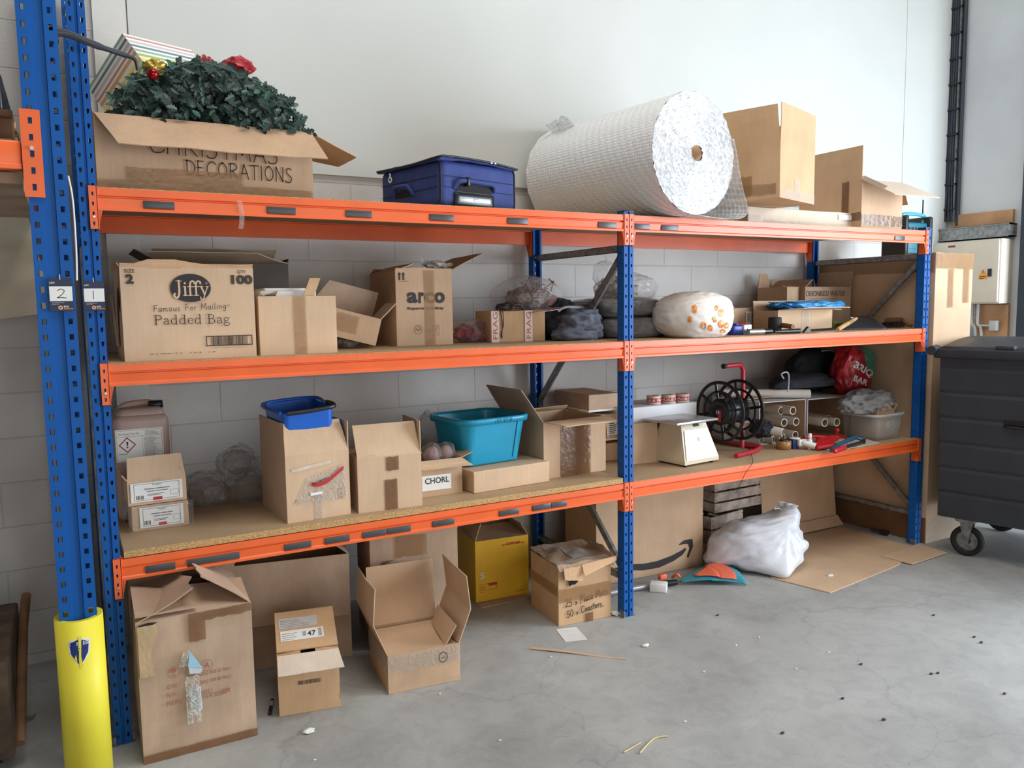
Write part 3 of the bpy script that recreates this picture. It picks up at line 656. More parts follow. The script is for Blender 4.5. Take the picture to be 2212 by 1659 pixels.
for x in (X0, X1, X2):
    cx = x + PW/2; yf, yb = 0.045, BW - 0.02
    chan((cx, yf, 1.872), (cx, yb, 1.872), 0.036); chan((cx, yf, 1.85), (cx, yb, 1.02)); chan((cx, yb, 1.0), (cx, yf, 0.235)); chan((cx, yf, 0.2), (cx, yb, 0.2))
    if x == X0: chan((cx, yb, 2.0), (cx, yf, 2.85)); chan((cx, yf, 2.88), (cx, yb, 2.88))
PROF = [(0.0, 0.0), (-0.0, -0.004), (0.0, -0.026), (0.009, -0.0285), (0.009, -0.032), (0.001, -0.036), (0.004, -0.064), (-0.002, -0.069), (-0.002, -0.078), (0.014, -0.078), (0.014, -0.004), (0.045, -0.004), (0.045, 0.0)]
def plate(mb, x0, x1, y, zt, zb, sg):
    """connector: punched plate on the post face and a hooked flank"""
    w = x1 - x0; h = zt - zb; o = (x0, y, zb) if sg > 0 else (x1, y, zb)
    U = (1, 0, 0) if sg > 0 else (-1, 0, 0); c = [w*0.5]
    perf(mb, o, U, (0, 0, 1), w, h, c, 0.0065, 0.014, 0.034, 0.02, 5, 0.003)
    for a, b in ((x0, x0 + 0.0015), (x1 - 0.0015, x1)): mb.box((a, min(y, y + sg*0.0045), zb), (b, max(y, y + sg*0.0045), zt))
    mb.box((x0, min(y, y + sg*0.0045), zt - 0.0015), (x1, max(y, y + sg*0.0045), zt)); mb.box((x0, min(y, y + sg*0.0045), zb), (x1, max(y, y + sg*0.0045), zb + 0.0015))
    mb.cyl((x0 + w*0.55, y - sg*0.003, zb + 0.044), (x0 + w*0.55, y + sg*0.001, zb + 0.044), 0.0042, 8, 1)
def beam(xa, xb, z, y, sg, labels=()):
    mb = MW(); pts = [(y + sg*py, z + pz) for py, pz in PROF]
    n = len(pts); vs = [(xa, p[0], p[1]) for p in pts] + [(xb, p[0], p[1]) for p in pts]
    mb.add(vs, [tuple(range(n)), tuple(range(n, 2*n))[::-1]] + [(i, n + i, n + (i+1) % n, (i+1) % n) for i in range(n)])
    b = mb.build('beam', ORANGE, rack)
    for x0, x1, e in ((xa - 0.028, xa - 0.0, xa), (xb + 0.0, xb + 0.028, xb)):
        mb = MW(); yy = y - sg*0.005
        plate(mb, x0 + 0.0005, x1 - 0.0005, yy, z + 0.007, z - 0.145, sg)
        q = 0.006 if e == xa else -0.006
        mb.box((min(e, e + q*0.4), min(y - sg*0.004, y + sg*0.045), z - 0.145), (max(e, e + q*0.4), max(y - sg*0.004, y + sg*0.045), z + 0.007))
        mb.add([(e, y - sg*0.003, z - 0.075), (e + q*2.5, y - sg*0.001, z - 0.076), (e, y - sg*0.003, z - 0.14)], [(0, 1, 2), (2, 1, 0)])
        mb.build('connector', [ORANGE, STEEL], b)
    for x0, x1 in labels:
        mb = MW(); mb.rbox((x0, y - 0.0025, z - 0.064), (x1, y + 0.0015, z - 0.038), 0.001); mb.build('magnetic_label', LABELG, b)
    return b
lab = lambda *us: [(at(a, 460, y=0).x, at(b, 460, y=0).x) for a, b in us]
LB3 = lab((311, 378), (577, 639), (747, 803), (928, 980), (1096, 1140), (1292, 1331)); RB3 = lab((1371, 1403), (1429, 1466), (1935, 1956))
lab1 = lambda *us: [(at(a, v, y=0).x, at(b, v, y=0).x) for a, b, v in us]
LB1 = lab1((314, 379, 1225), (404, 518, 1207), (614, 672, 1170), (701, 755, 1156), (783, 834, 1146), (836, 887, 1135), (934, 981, 1118), (1078, 1121, 1102), (1150, 1190, 1090), (1191, 1224, 1084))
beam(0, X1, Z3, 0, 1, LB3); beam(X1 + PW, X2, Z3, 0, 1, RB3)
beam(0, X1, Z2, 0, 1); beam(X1 + PW, X2, Z2, 0, 1)
beam(0, X1, Z1, 0, 1, LB1); beam(X1 + PW, X2, Z1, 0, 1)
for z in (Z1, Z2, Z3):
    beam(0, X1, z, BW + 0.028, -1); beam(X1 + PW, X2, z, BW + 0.028, -1)
# chipboard decks
def chip():
    mm = cardboard('chipboard_face', (188, 160, 126), 0.3); m2 = bpy.data.materials.new('chipboard_edge'); m2.use_nodes = True
    nt = m2.node_tree; N, L = nt.nodes, nt.links; b = N['Principled BSDF']; b.inputs['Roughness'].default_value = 0.8
    tc = N.new('ShaderNodeTexCoord'); mp = N.new('ShaderNodeMapping'); mp.inputs['Scale'].default_value = (120, 120, 330); L.new(tc.outputs['Object'], mp.inputs['Vector'])
    n = N.new('ShaderNodeTexNoise'); n.inputs['Scale'].default_value = 1; n.inputs['Detail'].default_value = 3; L.new(mp.outputs['Vector'], n.inputs['Vector'])
    cr = N.new('ShaderNodeValToRGB'); cr.color_ramp.elements[0].position = 0.36; cr.color_ramp.elements[0].color = rgb((158, 120, 76)); cr.color_ramp.elements[1].position = 0.6; cr.color_ramp.elements[1].color = rgb((204, 164, 110))
    L.new(n.outputs['Fac'], cr.inputs['Fac']); L.new(cr.outputs['Color'], b.inputs['Base Color'])
    bp = N.new('ShaderNodeBump'); bp.inputs['Strength'].default_value = 0.5; bp.inputs['Distance'].default_value = 0.003; L.new(n.outputs['Fac'], bp.inputs['Height']); L.new(bp.outputs['Normal'], b.inputs['Normal'])
    return mm, m2
CHF, CHE = chip()
S3, S2, S1 = Z3 + 0.0028, Z2 + 0.0028, Z1 + 0.0028
def deck(label, x0, x1, top, th=0.018, y0=0.003, y1=0.915):
    mb = MB(); lo = top - th
    mb.box((x0, y0, lo), (x1, y1, top))
    mb.m = [0, 0, 1, 1, 1, 1]
    o = mb.build('shelf_board', [CHF, CHE]); tag(o, label, 'shelf', 'chipboard shelf decks'); return o
# each deck rests on the beams; the visible front edge is the thin lip above the beam
deck('chipboard deck on the top level of the left bay, under the suitcase', 0.004, X1 - 0.004, S3, 0.0026)
deck('chipboard deck on the top level of the right bay, under the flat carton', X1 + PW + 0.004, X2 - 0.004, S3, 0.0026)
deck('chipboard deck on the middle level of the left bay, under the padded bag carton', 0.004, X1 - 0.004, S2, 0.0026)
deck('chipboard deck on the middle level of the right bay, under the hand tools', X1 + PW + 0.004, X2 - 0.004, S2, 0.0026)
S1L = 0.728
deck('thick raised chipboard deck on the lower level of the left bay', 0.012, X1 - 0.006, S1L, 0.0258, 0.002)
deck('chipboard deck on the lower level of the right bay, under the weighing scale', X1 + PW + 0.004, X2 - 0.004, S1, 0.0026)
# strip of torn clear tape hanging from the top beam
mb = MB(); mb.grid(lambda u, v: Vector((at(516, 440, y=0).x + 0.018*(u - .5) + 0.008*math.sin(3*v), -0.006 - 0.004*math.sin(9*v + u), Z3 - 0.022 - 0.105*v)), 4, 14, 0, True)
tag(mb.build('tape_strip', TAPEC), 'torn strip of clear tape hanging from the top orange beam', 'tape')

# ================================================================== the neighbouring rack on the left (lot two)
r2 = thing('pallet_rack', 'taller blue pallet rack at the left edge with yellow foot guard, lot two', 'rack', (-0.145, -0.26, 0))
upright(r2, -0.197, -0.26, 3.0, True, BLUE, 0.108, 0.07, 0.0125, 0.018, None, False, 0.036, 0.02, True)
upright(r2, -0.197, 0.84, 3.0, False, BLUE, 0.108, 0.07, 0.0125, 0.018, None, False, 0.036, 0.02, False)
for za, zb in ((0.25, 1.1), (1.1, 0.25 + 1.7), (1.95, 2.8)): chan((-0.143, -0.2, za), (-0.143, 0.86, zb), 0.04, 0.02, r2)
mb = MW(); mb.rbox((-2.4, -0.262, 2.035), (-0.208, -0.215, 2.122), 0.006); mb.rbox((-2.4, -0.264, 2.035), (-0.208, -0.255, 2.052), 0.003); b_ = mb.build('beam', ORANGE, r2)
mb = MW(); perf(mb, (-0.206, -0.268, 1.953), (1, 0, 0), (0, 0, 1), 0.054, 0.264, [0.027], 0.011, 0.02, 0.05, 0.03, 6, 0.005, False)
mb.box((-0.206, -0.2679, 1.953), (-0.2045, -0.258, 2.217)); mb.box((-0.1535, -0.2679, 1.953), (-0.152, -0.258, 2.217)); mb.box((-0.206, -0.2679, 2.2155), (-0.152, -0.26, 2.217)); mb.box((-0.206, -0.2679, 1.953), (-0.152, -0.26, 1.9545))
mb.cyl((-0.179, -0.275, 2.1), (-0.179, -0.267, 2.1), 0.006, 10, 1); mb.build('connector', [ORANGE, STEEL], b_)
mb = MW(); mb.rbox((-2.4, 0.86, 2.02), (-0.2, 0.905, 2.11), 0.006); mb.build('beam', ORANGE, r2)
mb = MB(); mb.box((-2.4, -0.2, 2.0), (-0.215, 0.85, 2.034)); mb.m = [0]*6; o = mb.build('shelf_board', [CBC]); tag(o, 'wooden deck under the pallet on the far left rack', 'shelf')
# pallet and black crate on it
PLW = mat('pallet_wood', (196, 152, 104), 0.75, var=0.25, scale=9); PLD = mat('pallet_wood_dark', (126, 90, 60), 0.8, var=0.25, scale=9)
t = thing('wooden_pallet', 'wooden pallet end on the far left rack under a black crate', 'pallet', (-0.75, 0.2, 2.128))
for k, y in enumerate((-0.12, 0.2, 0.52)):
    mb = MW(); mb.rbox((-1.3, y, 2.128), (-0.235, y + 0.1, 2.152), 0.003); mb.build('bottom_board', PLW, t)
    for x in (-1.25, -0.85, -0.33):
        mb = MW(); mb.rbox((x, y, 2.152), (x + 0.1, y + 0.1, 2.215), 0.004); mb.build('block', PLW if k else PLD, t)
for k, y in enumerate((-0.14, 0.04, 0.22, 0.4, 0.58)):
    mb = MW(); mb.rbox((-1.3, y, 2.215), (-0.228, y + 0.1, 2.237), 0.003); mb.build('deck_board', PLW if k % 2 else PLD, t)
t = thing('black_crate', 'black plastic crate on the pallet at the far left', 'crate', (-0.6, 0.1, 2.238))
mb = MW(); mb.rbox((-0.9, -0.1, 2.238), (-0.252, 0.5, 2.36), 0.012); mb.build('body', BLACK, t)
mb = MW(); mb.rbox((-0.91, -0.11, 2.335), (-0.256, 0.51, 2.352), 0.005); mb.build('rim', BLACK, t)
mb = MW(); mb.rbox((-0.9, -0.08, 2.36), (-0.268, 0.48, 2.415), 0.012); mb.build('lid', BLACK, t)
# board leaning behind the post
t = tag(None or (lambda mb: mb.build('cream_board', mat('cream_board', (206, 196, 176), 0.6)))((lambda mb: mb.grid(lambda u, v: Vector((-0.47 + 0.215*u + 0.09*(1-v), 0.72 + 0.16*v, 1.60 + 0.53*v - 0.03*(1-v)*(1-u))), 4, 4, 0, False, 0.01))(MB())), 'cream board hanging in the left rack behind the blue post', 'board')
# yellow foam guard round the post foot
YEL = mat('yellow_guard', (236, 222, 60), 0.5, var=0.04); INKBL = mat('sticker_blue', (34, 52, 120), 0.4, var=0.04)
t = thing('rack_guard', 'yellow tubular foam guard clipped round the left rack post', 'rack guard', (-0.143, -0.225, 0))
mb = MB(); prof = []
n = 26; ro, ri = 0.072, 0.056
pts = [(math.cos(a), math.sin(a)) for a in [R(-90) + R(300)*(k/n - 0.5) for k in range(n+1)]]
vs = []
for zz in (0.003, 0.6): vs += [(ro*x, ro*y, zz) for x, y in pts] + [(ri*x, ri*y, zz) for x, y in pts]
k = n + 1; fs = []
for i in range(n):
    fs += [(i, i+1, 2*k + i+1, 2*k + i), (k + i+1, k + i, 3*k + i, 3*k + i+1), (2*k + i, 2*k + i+1, 3*k + i+1, 3*k + i), (i+1, i, k + i, k + i+1)]
fs += [(0, k, 3*k, 2*k), (n, 2*k + n, 3*k + n, k + n)]
mb.add(vs, fs, 0, False); mb.sm = [(i % 4) < 2 for i in range(n*4)] + [False, False]
mb.build('body', YEL, t)
mb = MB()
def wrap(pts2, mi, r_):     # flat drawing (x round the tube, y up) wrapped on the guard
    n_ = len(pts2); mb.add([(r_*math.sin(x/r_) , -r_*math.cos(x/r_), y) for x, y in pts2], [tuple(range(n_))], mi)
xc, zc = -0.004, 0.505
sh = lambda k: [(xc - 0.034*k, zc + 0.033*k), (xc - 0.02*k, zc + 0.036*k), (xc, zc + 0.044*k), (xc, zc - 0.058*k), (xc - 0.016*k, zc - 0.036*k), (xc - 0.029*k, zc - 0.012*k)]
mir = lambda P: [(2*xc - x, y) for x, y in P][::-1]
for k_, mi, r_ in ((1.0, 0, 0.0724), (0.86, 1, 0.0727)):
    wrap(sh(k_), mi, r_); wrap(mir(sh(k_)), mi, r_)
wrap([(xc - 0.03, zc + 0.0), (xc, zc + 0.0), (xc, zc + 0.014), (xc - 0.03, zc + 0.014)][::1], 0, 0.073); wrap([(xc, zc), (xc + 0.03, zc), (xc + 0.03, zc + 0.014), (xc, zc + 0.014)], 0, 0.073)
wrap([(xc - 0.028, zc + 0.0175), (xc - 0.002, zc + 0.0175), (xc - 0.002, zc + 0.0285), (xc - 0.028, zc + 0.0285)], 0, 0.073); wrap([(xc + 0.012, zc + 0.0175), (xc + 0.028, zc + 0.0175), (xc + 0.028, zc + 0.0285), (xc + 0.012, zc + 0.0285)], 0, 0.073)
tm = MB(); tm.text('RACK A', xc - 0.027, zc + 0.019, xc - 0.003, zc + 0.027, 2, 0.01); tm.text('OR', xc + 0.014, zc + 0.019, xc + 0.027, zc + 0.027, 2, 0.01); tm.text('Tel: 01604', xc - 0.026, zc + 0.003, xc + 0.002, zc + 0.010, 2); tm.text('859', xc + 0.012, zc + 0.003, xc + 0.026, zc + 0.010, 2)
mb.add([(0.0734*math.sin(p.x/0.0734), -0.0734*math.cos(p.x/0.0734), p.y) for p in tm.v], tm.f, 1)
wrap([(xc - 0.002, zc - 0.06), (xc + 0.008, zc - 0.052), (xc + 0.004, zc - 0.02), (xc + 0.007, zc + 0.03), (xc + 0.009, zc + 0.046), (xc - 0.001, zc + 0.048), (xc - 0.001, zc + 0.0), (xc - 0.003, zc - 0.03)], 2, 0.0732)
mb.build('shield_sticker', [PAPER, INKBL, YEL], t)
# lot cards
NAVY = mat('card_navy', (28, 38, 66), 0.45, var=0.03); ORG = mat('card_orange', (236, 150, 60), 0.5, var=0.03)
def lot(n, x, y, z, label):
    t = thing('lot_card', label, 'sign', (x, y, z)); mb = MB(); w, h = 0.066, 0.102
    mb.box((0, 0.0003, 0), (w, 0.0012, h), 0); f = FRONT.copy(); f[1][3] = 0
    rectp(mb, 0.002, 0.031, w - 0.001, 0.077, 1, f, 0.0001)
    mb.text('LOT:', 0.004, 0.085, 0.019, 0.091, 1, 0.02, 0, f @ Matrix.Translation((0, 0, 0.0002)))
    mb.text('auctions.btgeddisons.com', 0.007, 0.0245, 0.04, 0.0275, 1, 0, 0, f @ Matrix.Translation((0, 0, 0.0002))); mb.text('0333 987 4321', 0.007, 0.020, 0.026, 0.0225, 1, 0, 0, f @ Matrix.Translation((0, 0, 0.0002)))
    g = f @ Matrix.Translation((0, 0, 0.0002)); ellipse(mb, 0.03, 0.0105, 0.0062, 0.0062, 1, g); ellipse(mb, 0.03, 0.0105, 0.0054, 0.0054, 3, g @ Matrix.Translation((0, 0, 0.0001))); mb.add([(0.028, 0.0075, 0.0002), (0.028, 0.0135, 0.0002), (0.0335, 0.0105, 0.0002)], [(0, 1, 2)], 0, False, g)
    mb.text('BTG', 0.039, 0.011, 0.052, 0.0165, 1, 0.03, 0, g); mb.text('Eddisons', 0.039, 0.005, 0.064, 0.0095, 3, 0.02, 0, g)
    hand(mb, n, 0.022 if n == '2' else 0.029, 0.041, 0.028, 0.026 if n == '2' else 0.004, 0.0022, 2, 0.0, g)
    mb.build('card', [NAVY, PAPER, INK, ORG], t)
    mb = MB(); mb.tube(cat([(w*0.5, -0.0005, h - 0.004), (w*0.5, -0.002, h + 0.006), (w*0.5, 0.004, h + 0.012)], 3), 0.0012, 6); mb.build('cable_tie', WHITE, t)
lot('2', -0.162, -0.2705, 1.603, 'navy lot card with a handwritten 2 tied to the outer blue post')
lot('1', -0.062, -0.0075, 1.603, 'navy lot card with a handwritten 1 tied to the inner blue post')
# hooked strap bar from the left post
t = thing('steel_hook_bar', 'dark steel hooked bar reaching from the left post over the gift box', 'hook bar', (-0.09, -0.19, 2.45))
DST = mat('dark_steel', (70, 74, 82), 0.35, metal=0.6, var=0.1)
mb = MW(); mb.tube(cat([(-0.096, -0.195, 2.475), (-0.06, -0.16, 2.487), (0.03, -0.07, 2.487), (0.12, 0.01, 2.49), (0.15, 0.04, 2.487), (0.158, 0.052, 2.455)], 5), [0.013]*6 + [0.012]*5 + [0.009]*5 + [0.007]*5 + [0.006]*5, 10); mb.build('bar', DST, t)
mb = MW(); mb.rbox((-0.112, -0.21, 2.445), (-0.086, -0.17, 2.49), 0.006); mb.build('socket', BLACK, t)
mb = MB(); mb.tube([(-0.055, 0.13, 0.004), (-0.055, 0.13, 1.83)], 0.008, 8); tag(mb.build('steel_pole', GALV), 'thin galvanised pole standing between the two blue posts', 'pole')
mb = MB(); mb.tube(cat([(-0.086, -0.22, 2.03), (-0.078, -0.235, 1.95), (-0.078, -0.24, 1.8), (-0.082, -0.235, 1.7)], 5), 0.003, 6); tag(mb.build('hanging_string', WHITE), 'white cord hanging down the side of the left blue post', 'string')
# brown crate leaning by the left edge, and leaf on the floor
t = thing('wooden_trolley', 'dark brown timber trolley frame at the lower left edge', 'trolley', (-0.62, 0.2, 0))
xt = at(34, 1440, y=0.25).x; mb = MW(); mb.rbox((-1.2, -0.05, 0.075), (xt, 0.60, 0.42), 0.01); mb.build('body', mat('dark_timber', (92, 74, 58), 0.8, var=0.3, scale=9), t)
mb = MW(); mb.tube([(xt + 0.012, 0.0, 0.10), (xt + 0.02, 0.45, 0.36), (xt + 0.03, 0.6, 0.44)], 0.018, 8); mb.build('rail', PLD, t)
for y in (0.1, 0.5):
    mb = MW(); mb.cyl((-0.9, y, 0.037), (xt - 0.05, y, 0.037), 0.036, 14); mb.build('wheel', BLACKM, t)
mb = MB(); p = at(52, 1560, z=0); mb.grid(lambda u, v: Vector((p.x - 0.03 + 0.06*u + 0.01*v, p.y - 0.02 + 0.035*v + 0.02*u, 0.003 + 0.008*abs(math.sin(4*u))*v)), 6, 3, 0, False, 0.001)
tag(mb.build('dry_leaf', mat('dry_leaf', (120, 120, 88), 0.7, var=0.2, scale=30)), 'dry greenish leaf on the floor left of the yellow guard', 'leaf')
# ================================================================== TOP SHELF
GT = S3
# --- carton of Christmas decorations
c = Carton('large brown carton of Christmas decorations with holly wreath spilling out, left end of top shelf', 0.008, 0.12, GT, 0.785, 0.5, 0.275, 0, CBB, inks=[INKB], seed=1, warp=0.003)
M_ = c.side('F')
x0, y0 = c.f(325, 333); x1, y1 = c.f(602, 385); hand(c.mb, 'CHRISTMAS', x0 - 0.005, y0 + 0.008, 0.068, x1 - x0 + 0.01, 0.0042, 1, -0.025, M_)
x0, y0 = c.f(402, 378); x1, y1 = c.f(633, 395); hand(c.mb, 'DECORATIONS', x0, y0, 0.056, x1 - x0, 0.0042, 1, -0.01, M_)
c.done()
c.flap('F', 0.178, 133, in0=0.065, in1=-0.03, bend=0.004, rag=0.06); c.flap('R', 0.21, 112, in0=0.02, in1=0.22, frac=1.0); c.flap('L', 0.12, 8, in0=0.02); c.flap('B', 0.1, 130)
q0 = c.f(275, 368); q1 = c.f(528, 405); c.tape(q0[0], 0.045, q1[0], 0.093, mat_=TAPE); c.tape(0.0, 0.0, 0.78, 0.045, mat_=TAPE)
# --- striped gift box standing in the carton
def stripes():
    mm = bpy.data.materials.new('striped_gift_wrap'); mm.use_nodes = True
    nt = mm.node_tree; N, L = nt.nodes, nt.links; b = N['Principled BSDF']; b.inputs['Roughness'].default_value = 0.45
    uv = N.new('ShaderNodeTexCoord'); sp = N.new('ShaderNodeSeparateXYZ'); L.new(uv.outputs['UV'], sp.inputs[0])
    fr = N.new('ShaderNodeMath'); fr.operation = 'FRACT'; ml = N.new('ShaderNodeMath'); ml.operation = 'MULTIPLY'; ml.inputs[1].default_value = 1.5
    L.new(sp.outputs['X'], ml.inputs[0]); L.new(ml.outputs[0], fr.inputs[0])
    cr = N.new('ShaderNodeValToRGB'); cr.color_ramp.interpolation = 'CONSTANT'; e = cr.color_ramp.elements
    W = rgb((240, 236, 224)); cols = [(0, W), (.05, rgb((190, 140, 140))), (.11, W), (.17, rgb((200, 190, 195))), (.25, W), (.30, rgb((96, 130, 140))), (.37, W), (.43, rgb((150, 175, 165))), (.51, W), (.57, rgb((160, 185, 100))), (.65, W), (.71, rgb((240, 220, 130))), (.8, rgb((246, 236, 190))), (.86, W), (.91, rgb((215, 165, 120)))]
    e[0].position, e[0].color = cols[0]; e[1].position, e[1].color = cols[1]
    for p, k in cols[2:]:
        q = e.new(p); q.color = k
    L.new(fr.outputs[0], cr.inputs['Fac']); L.new(cr.outputs['Color'], b.inputs['Base Color']); return mm
WRAP = stripes()
A = Vector((0.147, 0.50, 2.713)); e1, e3, e2 = Vector((0.796, 0.598, 0.096)), Vector((0.426, -0.441, -0.79)), Vector((-0.43, 0.67, -0.606)); l1 = 0.363
t = thing('gift_box', 'striped gift box tilted up inside the decorations carton', 'gift box', tuple(A))
mb = MW(); l3, l2 = 0.271, 0.299; P8 = [A, A + e1*l1, A + e1*l1 + e3*l3, A + e3*l3]; P8 += [p + e2*l2 for p in P8]
mb.add(P8, [(0,1,2,3),(4,7,6,5),(0,4,5,1),(1,5,6,2),(2,6,7,3),(3,7,4,0)]); o = mb.build('wrapping', WRAP, t)
uvl = o.data.uv_layers.new(name='UVMap')
for pl, kk in zip(o.data.polygons, [((0,0),(0,1),(1,1),(1,0)), ((0,0),(1,0),(1,1),(0,1)), ((0,0),(1,0),(1,1),(0,1)), ((0,0),(1,0),(1,1),(0,1)), ((0,0),(1,0),(1,1),(0,1)), ((0,0),(0,1),(1,1),(1,0))]):
    for li, q in zip(pl.loop_indices, kk): uvl.data[li].uv = q
# --- holly wreath
HOLLY = mat('holly_green', (32, 62, 52), 0.45, var=0.3, scale=20, c2=(16, 34, 30)); HOLLY2 = mat('holly_sheen_green', (58, 98, 82), 0.35, var=0.25, scale=20)
REDC = mat('red_satin', (160, 26, 38), 0.4, var=0.15); GOLD = mat('gold_ribbon', (206, 178, 84), 0.3, metal=0.5, var=0.2); BAUB = mat('red_bauble', (150, 14, 24), 0.08, metal=0.6, var=0.02)
L0 = at(240, 226, y=0.24); R0 = at(655, 278, y=0.2); TP = at(455, 160, y=0.28)
L0.z -= 0.05; R0.z -= 0.05; wc = (L0 + R0)/2; wx = (R0 - L0); rx = wx.length/2; wx.normalize(); rz_ = TP.z - wc.z
t = thing('holly_wreath', 'dark green artificial holly wreath heaped in the decorations carton', 'wreath', tuple(wc))
rnd = random.Random(3); yv = Vector((0, 1, 0))
def wp(a, k, dy):     # arch position: a along the arch, k from hollow to rim
    return wc + wx*(rx*math.cos(a)*k) + Vector((0, 0, rz_*math.sin(a)*k*(1.0 + 0.04*math.sin(5*a)))) + yv*dy
mb = MW(); prof = [wp(math.pi*i/24, 0.70, 0.03) + Vector((0, 0, 0.0)) for i in range(25)]
mb.tube(prof, [0.06 + 0.04*math.sin(math.pi*i/24) for i in range(25)], 10); mb.build('core', HOLLY, t)
mb = MW(); mb.grid(lambda u, v: wp(math.pi*u, 0.05 + 0.6*v, 0.0), 16, 6, 0, True, 0.03); mb.build('backing', HOLLY, t)
def leaf(mb, p, n, up_, s, mi):
    n = n.normalized(); u = up_ - n*up_.dot(n); u = u.normalized() if u.length > 1e-4 else n.orthogonal().normalized(); w = n.cross(u)
    half = [(0.0, 0.0), (0.22, 0.12), (0.16, 0.24), (0.36, 0.36), (0.2, 0.46), (0.36, 0.62), (0.16, 0.7), (0.2, 0.86), (0.0, 1.08)]
    vs = [p + u*(y*s) + w*(x*s) + n*(0.25*s*abs(x)) for x, y in half] + [p + u*(y*s) - w*(x*s) + n*(0.25*s*abs(x)) for x, y in half[1:-1]]
    k = len(half); mid = []
    a = [0] + list(range(1, k-1)) + [k-1]; b = [0] + list(range(k, k + k - 2)) + [k-1]
    mb.add(vs, [tuple(a), tuple(b[::-1])], mi, False)
mb = MW()
for i in range(1000):
    a = rnd.uniform(0.0, math.pi); k = rnd.uniform(0.02, 1.0)**0.62; dy = rnd.uniform(-0.08, 0.06) - 0.06*math.sin(math.pi*min(1, k))
    p = wp(a, k, dy)
    if p.z < GT + 0.225: p.z = GT + 0.225 + rnd.uniform(0, 0.03); 
    out = (wx*math.cos(a) + Vector((0, 0, math.sin(a)))); n = Vector((rnd.uniform(-.6, .6), -1, rnd.uniform(-.3, .8)))
    d = out*rnd.uniform(-0.2, 1) + Vector((rnd.uniform(-1, 1), 0, rnd.uniform(-1, .6)))
    leaf(mb, p, n, d, rnd.uniform(0.030, 0.048), 1 if rnd.random() < (0.22 if k > .8 else 0.08) else 0)
mb.build('leaves', [HOLLY, HOLLY2], t)
mb = MW()
for i in range(420):   # fine tinsel needles along the rim
    a = rnd.uniform(0.1, math.pi*0.92); p = wp(a, rnd.uniform(0.86, 0.98), rnd.uniform(-0.06, 0.03)); d = Vector((rnd.uniform(-1, 1), rnd.uniform(-1, .3), rnd.uniform(-.2, 1))).normalized(); w = d.orthogonal().normalized()*0.0012
    mb.add([p - w, p + w, p + d*rnd.uniform(0.03, 0.05)], [(0, 1, 2)], 0)
mb.build('needles', HOLLY2, t)
mb = MW(); mb.tube(cat([wp(math.pi*(0.93 - 0.8*k/9), 0.93 + 0.03*math.sin(k*2), -0.1 + 0.01*math.cos(3*k)) for k in range(10)], 4), 0.0022, 6); mb.build('light_string', HOLLY2, t)
def sphere(mb, c, r, seg=20, mi=None): mb.lathe([(max(1e-4, r*math.sin(math.pi*i/12)), -r*math.cos(math.pi*i/12)) for i in range(13)], seg, mi, Matrix.Translation(c))
p = at(330, 160, y=0.10); t = thing('red_bauble', 'shiny red Christmas bauble on the left side of the wreath', 'bauble', tuple(p))
mb = MW(); sphere(mb, p, 0.021); mb.build('ball', BAUB, t); mb = MW(); mb.cyl(p + Vector((0.004, 0.004, 0.019)), p + Vector((0.005, 0.006, 0.028)), 0.006, 10); mb.build('cap', GOLD, t)
p = at(338, 145, y=0.15); mb = MW(); crumple(mb, p, (0.036, 0.03, 0.022), 4, 0, 0.5, 3); tag(mb.build('gold_bow', GOLD), 'crumpled gold ribbon bow behind the red bauble', 'bow')
p = at(515, 143, y=0.25); mb = MW(); crumple(mb, p, (0.055, 0.035, 0.032), 8, 0, 0.45, 3); tag(mb.build('red_fabric', REDC), 'red satin fabric piece poking above the wreath on the right', 'fabric')
t = thing('red_poinsettia', 'small dark red fabric poinsettia on top of the wreath', 'artificial flower', tuple(at(443, 140, y=0.25)))
for k in range(7):
    mb = MW(); leaf(mb, at(443 + 3*(k-3), 142, y=0.25), Vector((0.3*(k-3), -1, 0.4)), Vector((0.5*(k-3), 0, 1)), 0.05, 0); mb.build('petal', REDC, t)

# --- suitcase lying flat
NAVYF = mat('navy_fabric', (50, 66, 130), 0.75, var=0.12, scale=14, bump=0.15, bscale=400); NAVYD = mat('navy_fabric_dark', (30, 36, 84), 0.75, var=0.1, bump=0.1, bscale=300)
PIPE = mat('black_piping', (24, 24, 30), 0.5)
o_ = at(952, 446, y=0.05); pr = at(1117, 452, y=0.155)
rz = math.degrees(math.atan2(pr.y - o_.y, pr.x - o_.x)); SW = (Vector((pr.x, pr.y)) - Vector((o_.x, o_.y))).length
t = thing('suitcase', 'navy blue fabric suitcase lying flat on the top shelf', 'suitcase', (o_.x, o_.y, GT), rz)
SH = 0.205; SD = 0.47
mb = MB(); mb.rbox((0, 0, 0.004), (SW, SD, SH), 0.035, seg=4)
for v in mb.v: v.z = max(v.z, 0.003)
mb.build('body', NAVYF, t)
for x in (0.009, SW - 0.009):
    mb = MB(); mb.tube(cat([(x, 0.016, 0.014), (x, 0.009, 0.035), (x, 0.008, 0.1), (x, 0.009, 0.17), (x, 0.018, 0.194)], 4), 0.005, 8); mb.build('edge_piping', PIPE, t)
mb = MB(); mb.tube([(0.02, -0.0015, 0.135), (SW - 0.02, -0.0015, 0.13)], 0.0015, 6); mb.tube([(0.02, -0.0015, 0.088), (SW - 0.02, -0.0015, 0.083)], 0.0015, 6); mb.tube([(-0.0015, 0.02, 0.135), (-0.0015, SD - 0.02, 0.135)], 0.0015, 6); mb.tube([(-0.0015, 0.02, 0.088), (-0.0015, SD - 0.02, 0.08)], 0.0015, 6); mb.build('seam', NAVYD, t)
